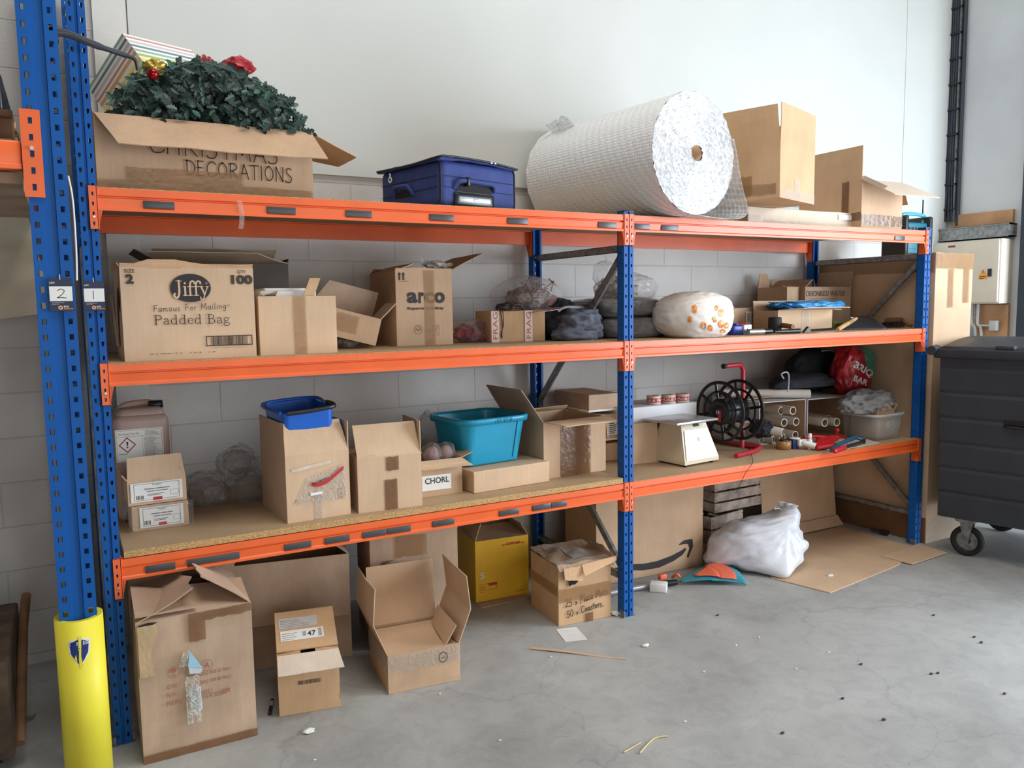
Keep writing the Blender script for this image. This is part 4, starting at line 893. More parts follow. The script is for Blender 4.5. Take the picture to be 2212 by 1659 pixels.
mb = MB(); mb.grid(lambda u, v: Vector((-0.012 + (SW + 0.006)*u, -0.004 + (SD + 0.004)*v, SH + 0.002 + 0.022*math.sin(math.pi*min(1, u*1.15))*math.sin(math.pi*(0.2 + 0.6*v)) + 0.004*nz3((u*4, v*4, 0), 2))), 20, 20, 0, True, 0.012)
mb.build('lid_panel', NAVYF, t)
mb = MB(); mb.tube(cat([(-0.012, SD, SH), (-0.014, 0.2, SH - 0.004), (-0.012, 0.0, SH + 0.004), (0.05, -0.009, SH + 0.012), (SW*0.6, -0.009, SH + 0.01), (SW, -0.006, SH - 0.004)], 5), 0.005, 8)
z_ = mb.build('zip', PIPE, t); mb = MB()
for k in (0.62, 0.67): mb.rbox((SW*k, -0.014, SH + 0.004), (SW*k + 0.012, -0.004, SH + 0.014), 0.002)
mb.build('zip_puller', STEEL, z_)
def handle(mb, fr, x0, x1, z, r, dip, y_):
    mb.tube(cat([(x0, 0.002, z - dip), (x0 + 0.02, y_*0.8, z - dip*0.15), (x0*.7 + x1*.3, y_, z), (x0*.3 + x1*.7, y_, z - 0.002), (x1 - 0.02, y_*0.8, z - dip*0.2), (x1, 0.002, z - dip)], 5), r, 10, 0, True, True, fr)
mb = MB(); handle(mb, Matrix.Identity(4), 0.075, 0.31, 0.117, 0.0105, 0.03, -0.02); h_ = mb.build('carry_handle', NAVYF, t)
mb = MB(); mb.rbox((0.128, -0.034, 0.095), (0.142, -0.004, 0.134), 0.003); mb.build('strap', BLACK, h_)
mb = MB(); mb.grid(lambda u, v: Vector((0.085 + 0.21*u, -0.0022, 0.072 + 0.034*v)), 4, 2, 0, False, 0); mb.build('handle_shade', DARK, t)  # flat dark sheet painted as the shade behind the carry handle
sL = Matrix(((0, 1, 0, 0), (-1, 0, 0, SD), (0, 0, 1, 0), (0, 0, 0, 1)))
mb = MB(); handle(mb, sL, 0.12, 0.27, 0.115, 0.010, 0.045, -0.016); mb.build('side_handle', NAVYF, t)
mb = MB(); mb.grid(lambda u, v: Vector((-0.0022, SD - 0.13 - 0.13*u, 0.066 + 0.035*v*math.sin(math.pi*(0.12 + 0.76*u)))), 8, 2, 0, False, 0); mb.build('handle_shade', DARK, t)  # flat dark sheet as shade behind the side handle, no real hollow
mb = MB(); mb.rbox((0.075, -0.012, 0.006), (0.30, 0.004, 0.07), 0.014, seg=3); tr = mb.build('trolley_housing', BLACK, t)
mb = MB(); mb.rbox((0.095, -0.0155, 0.026), (0.278, -0.008, 0.05), 0.004); mb.rbox((0.172, -0.017, 0.031), (0.205, -0.012, 0.045), 0.003); mb.build('trolley_handle', mat('silver_plastic', (190, 195, 204), 0.3, metal=0.4), tr)
mb = MB(); mb.lathe([(0.008, -0.001), (0.015, -0.001), (0.015, 0.001), (0.008, 0.001)], 18, 0, Matrix.Translation((-0.014, SD - 0.11, 0.155)) @ Matrix.Rotation(R(90), 4, 'Y'), closed=True); mb.rbox((-0.016, SD - 0.114, 0.165), (-0.012, SD - 0.106, 0.185), 0.001); mb.build('key_tag', WHITE, t)

# --- big bubble wrap roll
def bubble_mat(name, k, tr):
    mm = bpy.data.materials.new(name); mm.use_nodes = True; nt = mm.node_tree; N, L = nt.nodes, nt.links; b = N['Principled BSDF']
    b.inputs['Base Color'].default_value = rgb((236, 237, 236)); b.inputs['Roughness'].default_value = 0.16; b.inputs['Specular IOR Level'].default_value = 0.6
    b.inputs['Subsurface Weight'].default_value = 0.0
    tc = N.new('ShaderNodeTexCoord'); vo = N.new('ShaderNodeTexVoronoi'); vo.inputs['Scale'].default_value = k; vo.inputs['Randomness'].default_value = 0.25
    L.new(tc.outputs['UV'], vo.inputs['Vector'])
    bp = N.new('ShaderNodeBump'); bp.inputs['Strength'].default_value = 0.55; bp.inputs['Distance'].default_value = 0.006; bp.invert = True
    L.new(vo.outputs['Distance'], bp.inputs['Height']); L.new(bp.outputs['Normal'], b.inputs['Normal'])
    cr = N.new('ShaderNodeValToRGB'); cr.color_ramp.elements[0].color = rgb((246, 246, 246)); cr.color_ramp.elements[1].color = rgb((230, 231, 232)); cr.color_ramp.elements[1].position = 0.8; L.new(vo.outputs['Distance'], cr.inputs['Fac']); L.new(cr.outputs['Color'], b.inputs['Base Color'])
    if tr:
        t_ = N.new('ShaderNodeBsdfTransparent'); mx = N.new('ShaderNodeMixShader'); cr2 = N.new('ShaderNodeValToRGB')
        cr2.color_ramp.elements[0].color = (0.25, 0.25, 0.25, 1); cr2.color_ramp.elements[1].color = (0.62, 0.62, 0.62, 1); cr2.color_ramp.elements[0].position = 0.3; cr2.color_ramp.elements[1].position = 0.6
        L.new(vo.outputs['Distance'], cr2.inputs['Fac']); L.new(cr2.outputs['Color'], mx.inputs[0]); L.new(t_.outputs[0], mx.inputs[1]); L.new(b.outputs[0], mx.inputs[2]); L.new(mx.outputs[0], N['Material Output'].inputs['Surface'])
    return mm
BWM = bubble_mat('bubble_wrap', 62, False); BWT = bubble_mat('bubble_wrap_sheet', 44, True)
def uvmap(o, fn):
    l = o.data.uv_layers.new(name='UVMap')
    for p in o.data.polygons:
        for li, vi in zip(p.loop_indices, p.vertices): l.data[li].uv = fn(o.data.vertices[vi].co)
RR = 0.296; rc = at(1500, 339, y=-0.10); rc.z = GT + RR + 0.004; rax = Vector((-0.10, 0.82, 0)).normalized(); RLEN = 0.98
t = thing('bubble_wrap_roll', 'huge white bubble wrap roll with a brown core on the top shelf', 'bubble wrap roll', (rc.x, rc.y, GT))
xax = Vector((rax.y, -rax.x, 0)); zax = Vector((0, 0, 1))
RM = Matrix(((xax.x, zax.x, -rax.x, rc.x), (xax.y, zax.y, -rax.y, rc.y), (xax.z, zax.z, -rax.z, rc.z), (0, 0, 0, 1)))   # local z points to the viewer end
mb = MW(); nseg = 96; vs = []; nz_ = 60; fs = []
for j in range(nz_ + 1):
    z = -RLEN*j/nz_
    for i in range(nseg):
        a = 2*math.pi*i/nseg; r_ = RR*(1 + 0.006*nz3((math.cos(a)*2, math.sin(a)*2, z*3), 2)) + 0.003*math.sin(j*2.1 + i*1.1)
        vs.append((r_*math.cos(a), r_*math.sin(a), z))
for j in range(nz_):
    for i in range(nseg): fs.append((j*nseg + i, (j+1)*nseg + i, (j+1)*nseg + (i+1) % nseg, j*nseg + (i+1) % nseg))
mb.add(vs, fs, 0, True, RM); o = mb.build('roll', BWM, t)
inv = RM.inverted(); TW = wm(t)
uvmap(o, lambda c_: ((lambda p: (math.atan2(p.x, p.y)*RR, p.z))(inv @ (TW @ c_))))
# rolled end: coarse wound layers
mb = MW(); vs = []; fs = []; nr = 60; ns = 300; rnd = random.Random(5)
for j in range(nr + 1):
    r_ = 0.040 + (RR - 0.040)*(j + 0.0)/nr
    for i in range(ns):
        a = 2*math.pi*i/ns; ph = 37*j*0.618
        bumpz = 0.007*nz3((a*r_*75, j*3.7, 0.5), 1.0) + 0.006*nz3((math.cos(a)*r_*28, math.sin(a)*r_*28, 1.3), 1.0)
        z = bumpz + (0.018 if r_ < 0.09 else 0.0)*(0.09 - r_)/0.05 - 0.004*(j % 2)
        vs.append((r_*math.cos(a), r_*math.sin(a), z))
for j in range(nr):
    for i in range(ns): fs.append((j*ns + i, j*ns + (i+1) % ns, (j+1)*ns + (i+1) % ns, (j+1)*ns + i))
mb.add(vs, fs, 0, False, RM); mb.build('wound_end', mat('bubble_wrap_edge', (238, 240, 243), 0.18, var=0.06, scale=45, spec=0.6), t)
mb = MW(); mb.lathe([(0.041, -RLEN), (0.041, 0.012), (0.037, 0.012), (0.037, -RLEN)], 28, 0, RM, closed=True); mb.build('core_tube', CBB, t)
mb = MW(); ellipse(mb, 0, 0, RR, RR, 0, RM @ Matrix.Translation((0, 0, -RLEN))); mb.build('far_end', BWM, t)
# loose tail: hangs from the right flank to the shelf and curls back beneath
tail = [(0.285, 0.10), (0.312, 0.02), (0.342, -0.09), (0.378, -0.18), (0.402, -0.238), (0.392, -0.278), (0.33, -0.302), (0.20, -0.3075), (0.02, -0.2995)]
tp = cat([(x, y, 0) for x, y in tail], 6)
mb = MW(); mb.grid(lambda u, v: (lambda p: RM @ Vector((p.x - 0.10*v , max(p.y, -RR - 0.003 - 0.012*max(0, 1 - 10*v)) + (0.002*math.sin(20*v)), 0.014 - 0.5*v)))(tp[min(len(tp)-1, int(round(u*(len(tp)-1))))]), len(tp)-1, 24, 0, True, 0.002)
o = mb.build('loose_tail', BWT, t); uvmap(o, lambda c_: ((lambda p: (p.x*0.5 + p.y, p.z))(inv @ (TW @ c_))))
mb = MW(); mb.grid(lambda u, v: RM @ Vector((-0.165 - 0.06*u*(1 + 0.3*math.sin(9*v)), 0.243 + 0.04*u + 0.012*math.sin(14*v)*u, -RLEN*0.72 - 0.2*v)), 5, 14, 0, False, 0.002)
o = mb.build('frayed_edge', BWT, t); uvmap(o, lambda c_: ((lambda p: (p.x, p.z))(inv @ (TW @ c_))))

# --- flat carton with box A on it
pf = at(1640, 446, y=0.13); FH = pf.z - GT - 0.004
pr = at(1846, 450, y=0.13)
c = Carton('long flat carton with clear tape under the tall open carton on the top shelf', 3.235, 0.13, GT, pr.x - 3.235, 0.55, FH, 0, CBP, open_=False, seed=11, warp=0.003)
c.done(); c.tape(0.1, 0.0, 0.8, 0.03, mat_=TAPEC); c.sticker(pr.x - 3.235 - 0.15, 0.055, pr.x - 3.235 - 0.012, FH - 0.014); c.tape(0.0, 0.0, 0.11, 0.055)
zA = GT + FH + 0.001; N_ = at(1684, 426, z=zA); Rr = at(1758, 442, z=zA)
wA = (Rr - N_).length; rA = math.degrees(math.atan2(Rr.y - N_.y, Rr.x - N_.x))
def vz(u, v, p):      # height above point p that meets photo row v
    lo, hi = -1.0, 4.0
    for _ in range(50):
        m_ = (lo + hi)/2; d = Vector((p.x, p.y, m_)) - CAM; vv = H_/2 - F*d.dot(UP)/d.dot(FWD)
        if vv > v: lo = m_
        else: hi = m_
    return lo
hA = vz(0, 303, N_) - zA; fA = vz(0, 219, N_) - zA - hA
c = Carton('tall open carton with upright flaps standing on the flat carton by the bubble wrap', N_.x, N_.y, zA, wA, 0.52, hA, rA, CBD, seed=12, warp=0.001)
c.done(); c.flap('F', fA, 1, in0=0.004); c.flap('L', fA*0.97, 0, in1=0.02); c.flap('R', fA*0.9, 4, in0=0.0); c.flap('B', fA*0.95, 3)
c.tape(0.0, 0.0, wA, 0.05, mat_=TAPEC); c.tape(wA*0.4, 0.02, wA*0.55, 0.11, mat_=TAPEC); c.tape(0.18, 0.02, 0.5, 0.075, 'L'); c.tape(0.3, 0.03, 0.37, 0.125, 'L')
# --- box B
N_ = Vector((at(1860, 480, y=0.06).x, 0.06, GT)); hB = vz(0, 388, N_) - GT; wB = at(1948, 480, y=0.06).x - N_.x
c = Carton('open carton with a folded-out front flap, daylight painted on it, at the right end of the top shelf', N_.x, N_.y, GT, wB, 0.47, hB, 0, CBB, seed=13, warp=0.001)
c.done(); c.flap('L', vz(0, 315, N_ + Vector((0, 0.03, 0))) - GT - hB, -1); c.flap('F', 0.225, 118, CBP, in0=0.03, in1=-0.075, bend=0.006, label='folded-out flap with strong daylight painted into its pale colour'); c.flap('B', 0.16, 2, in0=0.0); c.flap('R', 0.14, 155)  # front flap's pale card colour stands in for strong daylight
c.tape(0.0, 0.05, 0.47, 0.1, 'L', TAPED); c.tape(0.33, 0.03, 0.38, hB, 'L', TAPED); c.tape(0, 0.02, wB, 0.085, 'F', TAPED)
mb = MB()
for k in range(4): mb.grid(lambda u, v: Vector((-0.005 + 0.03*v, -0.006 - 0.13*v - 0.006*k + 0.02*u*u, hB + 0.006 - 0.075*v + 0.004*k + 0.004*math.sin(7*u + k))) , 6, 6, 0, False, 0.001)
mb.build('crumpled_paper', CBP, c.T)
# --- tall carton beside the right-hand post and the site radio on it
TH = at(2010, 541, y=-0.02).z - 0.012
c = Carton('tall slim carton as high as the rack, standing beside its right end', 4.724, -0.022, 0, 0.40, 0.90, TH, 0, CBA, open_=False, seed=14, warp=0.003, name='tall_carton')
c.done(); c.tape(0, TH - 0.10, 0.4, TH - 0.0, 'F', TAPE); c.tape(0, TH - 0.12, 0.9, TH, 'L', TAPE); c.tape(0.13, TH - 0.35, 0.19, TH - 0.1, 'F'); c.tape(0.3, TH - 0.32, 0.36, TH - 0.1, 'F'); c.tape(0, 0.0, 0.4, 0.16, 'F', TAPEC); c.tape(0.0, 0.0, 0.9, 0.17, 'L', TAPED)
TEAL = mat('tool_teal', (16, 104, 124), 0.45, var=0.06); TEALL = mat('tool_light_teal', (80, 170, 190), 0.4, var=0.05)
rx0 = at(1956, 520, y=0.40).x; rx1 = at(2003, 520, y=0.40).x; rb = TH + 0.001; rh = vz(0, 462, Vector((rx0, 0.4, 0))) - rb
t = thing('site_radio', 'teal and black job-site radio standing on the tall carton', 'radio', (rx0, 0.40, rb))
w_ = rx1 - rx0
mb = MB(); mb.rbox((0, 0, 0.02), (w_, 0.15, rh*0.82), 0.012); mb.build('body', TEAL, t)
for x in (-0.03, w_ - 0.005):
    mb = MB(); mb.rbox((x, -0.02, 0), (x + 0.04, 0.17, rh*0.97), 0.012); mb.build('bumper', BLACK, t)
mb = MB(); mb.rbox((-0.02, -0.012, 0.0), (w_ + 0.02, 0.16, 0.03), 0.006); mb.build('base', BLACK, t)
mb = MB(); mb.tube(cat([(0.0, 0.04, rh*0.82), (0.01, 0.03, rh), (w_ - 0.01, 0.03, rh), (w_, 0.04, rh*0.82)], 5), 0.013, 10); mb.build('carry_handle', TEALL, t)
mb = MB()
for k in range(5): mb.box((w_*0.1 + k*w_*0.16, -0.003, rh*0.60), (w_*0.1 + k*w_*0.16 + w_*0.1, 0.001, rh*0.70))
mb.build('speaker_grille', BLACK, t)
mb = MB(); mb.rbox((w_*0.12, -0.003, rh*0.2), (w_*0.85, 0.001, rh*0.46), 0.002); mb.text('Makita', w_*0.16, 0.125*rh/0.25, w_*0.8, 0.15*rh/0.25, 1, 0.02, 0.2, Matrix(((1,0,0,0),(0,0,-1,-0.0035),(0,1,0,0.0),(0,0,0,1)))); mb.build('front_panel', [TEAL, WHITE], t)
mb = MB(); mb.tube([(w_ + 0.012, 0.05, rh*0.9), (w_ + 0.012, 0.05, rh + 0.115)], 0.005, 8); mb.build('antenna', BLACK, t)
# ================================================================== MIDDLE SHELF
GM = S2
MY = 0.09
# --- padded bag carton
p0 = at(270, 782, y=MY); p1 = at(555, 771, y=MY); hJ = vz(0, 577, Vector((p0.x, MY, 0))) - GM
c = Carton('brown carton printed Padded Bag with torn top, left end of the middle shelf', p0.x, MY, GM, p1.x - p0.x, 0.42, hJ, 0, CBA, inks=[INK, INKB], seed=21, warp=0.0025)
M_ = c.side('F'); mbx = c.mb
def TX(c_, s, u0, v0, u1, v1, mi=1, bold=0.0, shear=0.0, side='F', z=0.0):
    a = c_.f(u0, v1, side); b = c_.f(u1, v0, side); c_.mb.text(s, a[0], a[1], b[0], b[1], mi, bold, shear, c_.side(side) @ Matrix.Translation((0, 0, z)))
TX(c, 'SIZE', 268, 581, 290, 589, 2, 0.01); TX(c, '2', 272, 592, 288, 613, 2, 0.05); TX(c, 'QTY', 513, 584, 531, 591, 2, 0.01); TX(c, '100', 500, 594, 545, 614, 2, 0.05)
a = c.f(412, 622); b = c.f(457, 652); ex, ey = abs(b[0] - a[0]), abs(a[1] - b[1]); ellipse(mbx, a[0], a[1], ex, ey, 1, M_)
a = c.f(376, 641); b = c.f(450, 606)
MJ = M_ @ Matrix.Translation((0, 0, 0.0006)); c.mats.append(CBA); serif(mbx, 'Jiffy', a[0], a[1] + 0.003, (b[1] - a[1])*0.95, b[0] - a[0], 3, MJ, 1.0)
rr = c.f(446, 612); ring(mbx, rr[0], rr[1], 0.0036, 0.0036, 0.0008, 3, MJ); mbx.text('R', rr[0] - 0.0016, rr[1] - 0.002, rr[0] + 0.0018, rr[1] + 0.002, 3, 0, 0, MJ)
a = c.f(331, 674); b = c.f(489, 658); hand(mbx, 'Famous For Mailing', a[0], a[1], 0.024, b[0] - a[0], 0.0018, 2, 0.035, M_, 0.0)
rr = c.f(494, 660); ring(mbx, rr[0], rr[1], 0.0028, 0.0028, 0.0012, 2, M_)
a = c.f(332, 702); b = c.f(497, 678); serif(mbx, 'Padded Bag', a[0], a[1], b[1] - a[1], b[0] - a[0], 2, M_, 0.82)
a = c.f(446, 748); b = c.f(545, 723); frame(mbx, a[0], a[1], b[0], b[1], 0.0035, 2, M_); barcode(mbx, a[0] + 0.019, a[1] + 0.0035, b[0] - 0.019, b[1] - 0.0035, 2, M_, 3, 30)
TX(c, '150  11727  21201  2', 462, 749, 531, 752.5, 2); TX(c, '21/05/13  124  13', 324, 759, 466, 766, 2, 0.02)
ellipse(mbx, 0.30, hJ*0.66, 0.045, 0.05, 1, c.side('L'))
c.done(); c.flap('F', 0.018, 14, CBT, rag=1.5, name='torn_edge'); c.flap('L', 0.02, 30, CBT, rag=1.2, name='torn_edge'); c.flap('B', 0.02, 0, rag=0.8, name='torn_edge')
mb = MB(); mb.grid(lambda u, v: Vector((0.10 + 0.11*u, -0.002 + 0.02*v, hJ + 0.018*v*math.sin(math.pi*u)**0.6*1.4)), 10, 4, 0, False, 0.002); mb.build('torn_tongue', CBT, c.T)
mb = MB(); mb.grid(lambda u, v: Vector((-0.012 - 0.012*v, 0.28 - 0.1*u, 0.05 + 0.2*v)), 4, 6, 0, False, 0.003); mb.build('torn_strip', CBB, c.T)
# --- dark box behind it
p0 = at(350, 580, y=0.55); p1 = at(620, 572, y=0.55); hD = vz(0, 570, Vector((p1.x, 0.55, 0))) - GM
c = Carton('dark scuffed open carton behind the padded bag carton', p0.x - 0.02, 0.53, GM, p1.x - p0.x + 0.02, 0.34, hD, 0, mat('dark_carton', (74, 66, 58), 0.7, var=0.2), seed=22, warp=0.003)
c.done(); c.flap('F', 0.16, 86, CBE, bend=-0.02, in0=-0.05, in1=0.16); c.flap('B', 0.15, -60, CBC); c.flap('L', 0.1, 60); c.flap('R', 0.02, 15)
# --- plain carton with white insert
p0 = at(563, 768, y=0.12); p1 = at(730, 760, y=0.12); hP = vz(0, 640, Vector((p0.x, 0.12, 0))) - GM
c = Carton('plain brown carton with white foam insert and one raised flap on the middle shelf', p0.x, 0.12, GM, p1.x - p0.x, 0.30, hP, 1, CBA, seed=23)
c.done(); wP = c.w; c.tape(wP*0.44, 0.0, wP*0.60, hP, mat_=TAPE)
mb = MB(); mb.grid(lambda u, v: Vector((wP*0.58 + 0.045*u + 0.03*v, 0.01, hP + 0.075*v - 0.002)), 4, 4, 0, False, 0.004); mb.build('flap', CBD, c.T)
mb = MB(); mb.grid(lambda u, v: Vector((0.02 + 0.06*u, 0.004 + 0.04*v, hP + 0.004 + 0.02*u*(1-v))), 6, 4, 0, False, 0.003); mb.build('torn_flap', CBC, c.T)
t = thing('foam_insert', 'white foam slab sticking out of the plain brown carton', 'foam packing', (p0.x + 0.02, 0.13, GM + 0.12)); mb = MB()
mb.rbox((0.0, 0.035, 0), (wP - 0.09, 0.27, hP - 0.12 + 0.022), 0.004); mb.build('slab', WHITE, t); mb = MB(); mb.rbox((0.02, 0.05, hP - 0.098), (wP - 0.13, 0.25, hP - 0.086), 0.003); mb.build('raised_panel', PAPER, t)
# --- tilted open carton leaning on its corner
o_ = at(812, 748, y=0.33); q_ = at(733, 722, y=0.40)
wT = 0.30; tilt = R(15)
c = Carton('small open carton tipped on one corner between plain carton and work-clothing carton', o_.x - wT*math.cos(tilt) - 0.0, 0.36, o_.z + wT*math.sin(tilt) + 0.002, wT, 0.20, 0.125, 0, CBB, seed=24, rot=(0, tilt, R(-6)))
c.done(); c.flap('B', 0.13, -8, CBC, in0=0.0, in1=0.06); c.flap('R', 0.10, 30, CBP, in0=-0.01, in1=0.02); c.tape(0.1, 0.03, 0.2, 0.11, mat_=TAPE); c.flap('L', 0.05, 75)
c.T.location.z += max(0, GM + 0.002 - min((wm(c.T) @ v.co).z for v in c.body.data.vertices))
mb = MB(); crumple(mb, at(752, 742, y=0.50) + Vector((0, 0, 0.01)), (0.05, 0.05, 0.026), 3, 0, 0.4, 3, zmin=GM + 0.001); tag(mb.build('crumpled_film', PAPG), 'grey crumpled film stuffed under the tipped carton', 'film')
# --- carton "arco"
p0 = at(858, 746, y=0.42); p1 = at(981, 742, y=0.40); hA2 = vz(0, 584, Vector((p0.x, 0.42, 0))) - GM
c = Carton('tall brown carton printed Experts in Safety on the middle shelf', p0.x, 0.42, GM, p1.x - p0.x, 0.40, hA2, -2, CBB, inks=[INK, INKF], seed=25, warp=0.002)
for k, (u0, u1) in enumerate(((880, 902), (905, 916), (917, 938), (939, 961))): TX(c, 'arco'[k], u0, 631, u1, 655, 1, 0.035)
TX(c, 'Experts in Safety', 881, 662, 959, 671, 1, 0.025)
M_ = c.side('F')
for u in (863.5, 872):
    a = c.f(u, 605); x, y = a; rectp(c.mb, x - 0.0035, y, x + 0.0035, y + 0.028, 1, M_); c.mb.add([(x - 0.008, y + 0.026, 0), (x + 0.008, y + 0.026, 0), (x, y + 0.038, 0)], [(0, 1, 2)], 1, False, M_)
a = c.f(861, 606); rectp(c.mb, a[0], a[1] - 0.004, a[0] + 0.044, a[1] - 0.002, 1, M_)
a = c.f(904, 712); ring(c.mb, a[0], a[1], 0.020, 0.021, 0.0016, 2, M_); c.mb.ribbon([(a[0] - 0.012, a[1] + 0.006), (a[0], a[1] - 0.004), (a[0] + 0.012, a[1] + 0.006)], 0.002, 2, M_); ring(c.mb, a[0], a[1] + 0.003, 0.01, 0.01, 0.0014, 2, M_)
a = c.f(937, 724); frame(c.mb, a[0], a[1], a[0] + 0.03, a[1] + 0.05, 0.0012, 2, M_); c.mb.text('FSC', a[0] + 0.007, a[1] + 0.012, a[0] + 0.023, a[1] + 0.018, 2, 0, 0, M_); c.mb.ribbon([(a[0] + 0.008, a[1] + 0.026), (a[0] + 0.012, a[1] + 0.022), (a[0] + 0.015, a[1] + 0.028), (a[0] + 0.022, a[1] + 0.036), (a[0] + 0.015, a[1] + 0.045), (a[0] + 0.009, a[1] + 0.036), (a[0] + 0.014, a[1] + 0.03)], 0.0016, 2, M_)
c.mb.text('recycle', a[0] - 0.045, a[1] + 0.02, a[0] - 0.01, a[1] + 0.027, 2, 0, 0, M_)
c.done(); c.tape(c.w*0.50, 0.0, c.w*0.68, hA2, mat_=TAPE); c.flap('R', 0.20, 62, CBC, in0=0.02, in1=0.0, bend=0.01); c.flap('F', 0.012, 10, rag=0.5); c.flap('L', 0.1, -70); c.flap('B', 0.08, -75)
mb = MB(); rectp(mb, 0.31, hA2*0.72, 0.335, hA2*0.80, 0, c.side('L')); mb.build('yellow_label', mat('faded_yellow', (206, 196, 120), 0.6), c.T)
t = thing('crumpled_wrapper', 'white printed plastic wrapper poking out of the work-clothing carton', 'wrapper', tuple(at(945, 575, y=0.55)))
mb = MW(); crumple(mb, at(948, 577, y=0.55), (0.055, 0.05, 0.03), 12, 0, 0.6, 3); mb.build('wrapper', PAPER, t)
mb = MW(); mb.grid(lambda u, v: at(908 + 52*u, 556 + 22*u + 16*v, y=0.52 + 0.03*v + 0.02*math.sin(5*u)), 7, 4, 0, False, 0.001); mb.build('folded_end', PAPG, t)
# --- red bag of clips
REDB = mat('red_bag_contents', (180, 40, 50), 0.5, var=0.4, scale=26, c2=(60, 22, 26))
t = thing('red_item_bag', 'clear bag of red items lying right of the work-clothing carton', 'bag', tuple(at(1020, 734, y=0.55)))
for u, v, r_ in ((1008, 716, .055), (1044, 712, .06)):
    p = at(u, v, y=0.56); mb = MW(); crumple(mb, (p.x, p.y, GM + r_*0.8), (r_*1.15, r_, r_*0.8), int(u), 0, 0.35, 4, zmin=GM + 0.001); mb.build('contents', REDB, t)
mb = MW(); p = at(1022, 712, y=0.55); blob(mb, (p.x, p.y, GM + 0.05), (0.15, 0.09, 0.062), 4, 0.1, 3, 0.1, 7, GM + 0.0005, 4); mb.build('film', FILM, t)
# --- fragile carton
p0 = at(1060, 728, y=0.42); p1 = at(1178, 731, y=0.36); hF = vz(0, 672, Vector((p0.x, 0.42, 0))) - GM
c = Carton('low brown carton with red Fragile tape beside the grey clothes', p0.x, 0.42, GM, (p1 - p0).xy.length, 0.30, hF, math.degrees(math.atan2(p1.y - p0.y, p1.x - p0.x)), CBD, inks=[RED], open_=False, seed=26)
c.done(); wF = c.w
def frag(mb, M2, w, h): mb.text('FRAGILE', 0, 0, 1, 1, 1, 0.05, 0, M2 @ Matrix(((0, -w*0.62, 0, w*0.82), (h*1.25, 0, 0, 0.005), (0, 0, 1, 0.0002), (0, 0, 0, 1))))
PINKT = mat('fragile_tape', (226, 206, 196), 0.3, var=0.05)
def fragtape(x0, x1, side):
    mb = MB(); M2 = c.side(side) @ Matrix.Translation((0, 0, 0.001)); rectp(mb, x0, 0, x1, hF, 0, M2)
    mb.text('FRAG', 0, 0, 1, 1, 1, 0.0, 0, M2 @ Matrix(((0, -(x1 - x0)*0.6, 0, x1 - (x1 - x0)*0.2), (hF*0.86, 0, 0, hF*0.1), (0, 0, 1, 0.0003), (0, 0, 0, 1)))); mb.build('fragile_tape', [PINKT, mat('fragile_red', (190, 78, 74), 0.5)], c.T)
fragtape(wF*0.62, wF*0.76, 'F'); fragtape(0.004, 0.045, 'F')
mb = MB()
for k in (0, 0.012): mb.tube(cat([(0.045 + k, 0.05, hF + 0.01), (0.05 + k, -0.004, hF + 0.002), (0.062 + k*0.5, -0.006, hF*0.6), (0.058 - k*0.4, -0.006, hF*0.25), (0.06, -0.005, 0.02)], 4), 0.0022, 6)
tag(mb.build('lanyard', mat('brown_lanyard', (70, 50, 40), 0.6, var=0.2)), 'dark lanyard dangling down the front of the Fragile carton', 'lanyard'); bpy.data.objects['lanyard'].location = c.T.location; bpy.data.objects['lanyard'].rotation_euler = c.T.rotation_euler
# --- lanyards and clear dome bag on it
t = thing('lanyard_bag', 'domed clear bag of brown lanyards on top of the Fragile carton', 'bag', tuple(at(1130, 665, y=0.55)))
BRN = mat('brown_clips', (146, 92, 64), 0.4, var=0.4, scale=30); DRK = mat('dark_lanyard', (58, 44, 40), 0.6, var=0.3, scale=20)
rnd = random.Random(9); p = at(1132, 645, y=0.55); bz = GM + hF + 0.002
mb = MW(); crumple(mb, (p.x + 0.03, p.y, bz + 0.06), (0.12, 0.09, 0.055), 21, 0, 0.35, 4, zmin=bz); mb.build('contents', mat('bag_contents_grey_brown', (150, 128, 118), 0.5, var=0.35, scale=24), t)
for k in range(34):
    a = rnd.uniform(0, 6.28); q = Vector((p.x + 0.03 + 0.12*math.cos(a)*rnd.random(), p.y - 0.08 + 0.04*rnd.random(), bz + rnd.uniform(0.05, 0.15))); d = Vector((rnd.uniform(-1, 1), rnd.uniform(-.3, .3), rnd.uniform(-.8, .8))).normalized()*0.03
    mb = MW(); mb.tube([q - d, q + d], 0.004, 6); mb.build('clip', BRN, t)
mb = MW(); blob(mb, (p.x + 0.02, p.y, bz + 0.065), (0.215, 0.13, 0.115), 6, 0.06, 2.2, 0.03, 4, bz + 0.0005, 4); mb.build('film', FILM, t)
mb = MW(); crumple(mb, at(1100, 664, y=0.40), (0.07, 0.03, 0.02), 33, 0, 0.5, 3, zmin=bz); mb.build('lanyards', DRK, t)
# red pouch
mb = MW(); mb.grid(lambda u, v: at(1190 + 48*u - 8*v, 636 + 26*u + 22*v - 8*u*v, y=0.50 + 0.05*u - 0.06*v), 6, 5, 0, True, 0.006); tag(mb.build('red_pouch', mat('red_plastic_film', (186, 44, 54), 0.25, var=0.3, scale=10)), 'red plastic pouch lying on the grey clothes', 'pouch')
mb = MW(); mb.grid(lambda u, v: at(1150 + 88*u, 668 - 12*u + 9*v, y=0.46 + 0.02*u - 0.12*v), 8, 3, 0, False, 0.003); tag(mb.build('printed_sleeve', mat('pink_print_paper', (214, 170, 162), 0.5, var=0.4, scale=40)), 'flat pale sleeve with red print on the Fragile carton edge', 'sleeve')
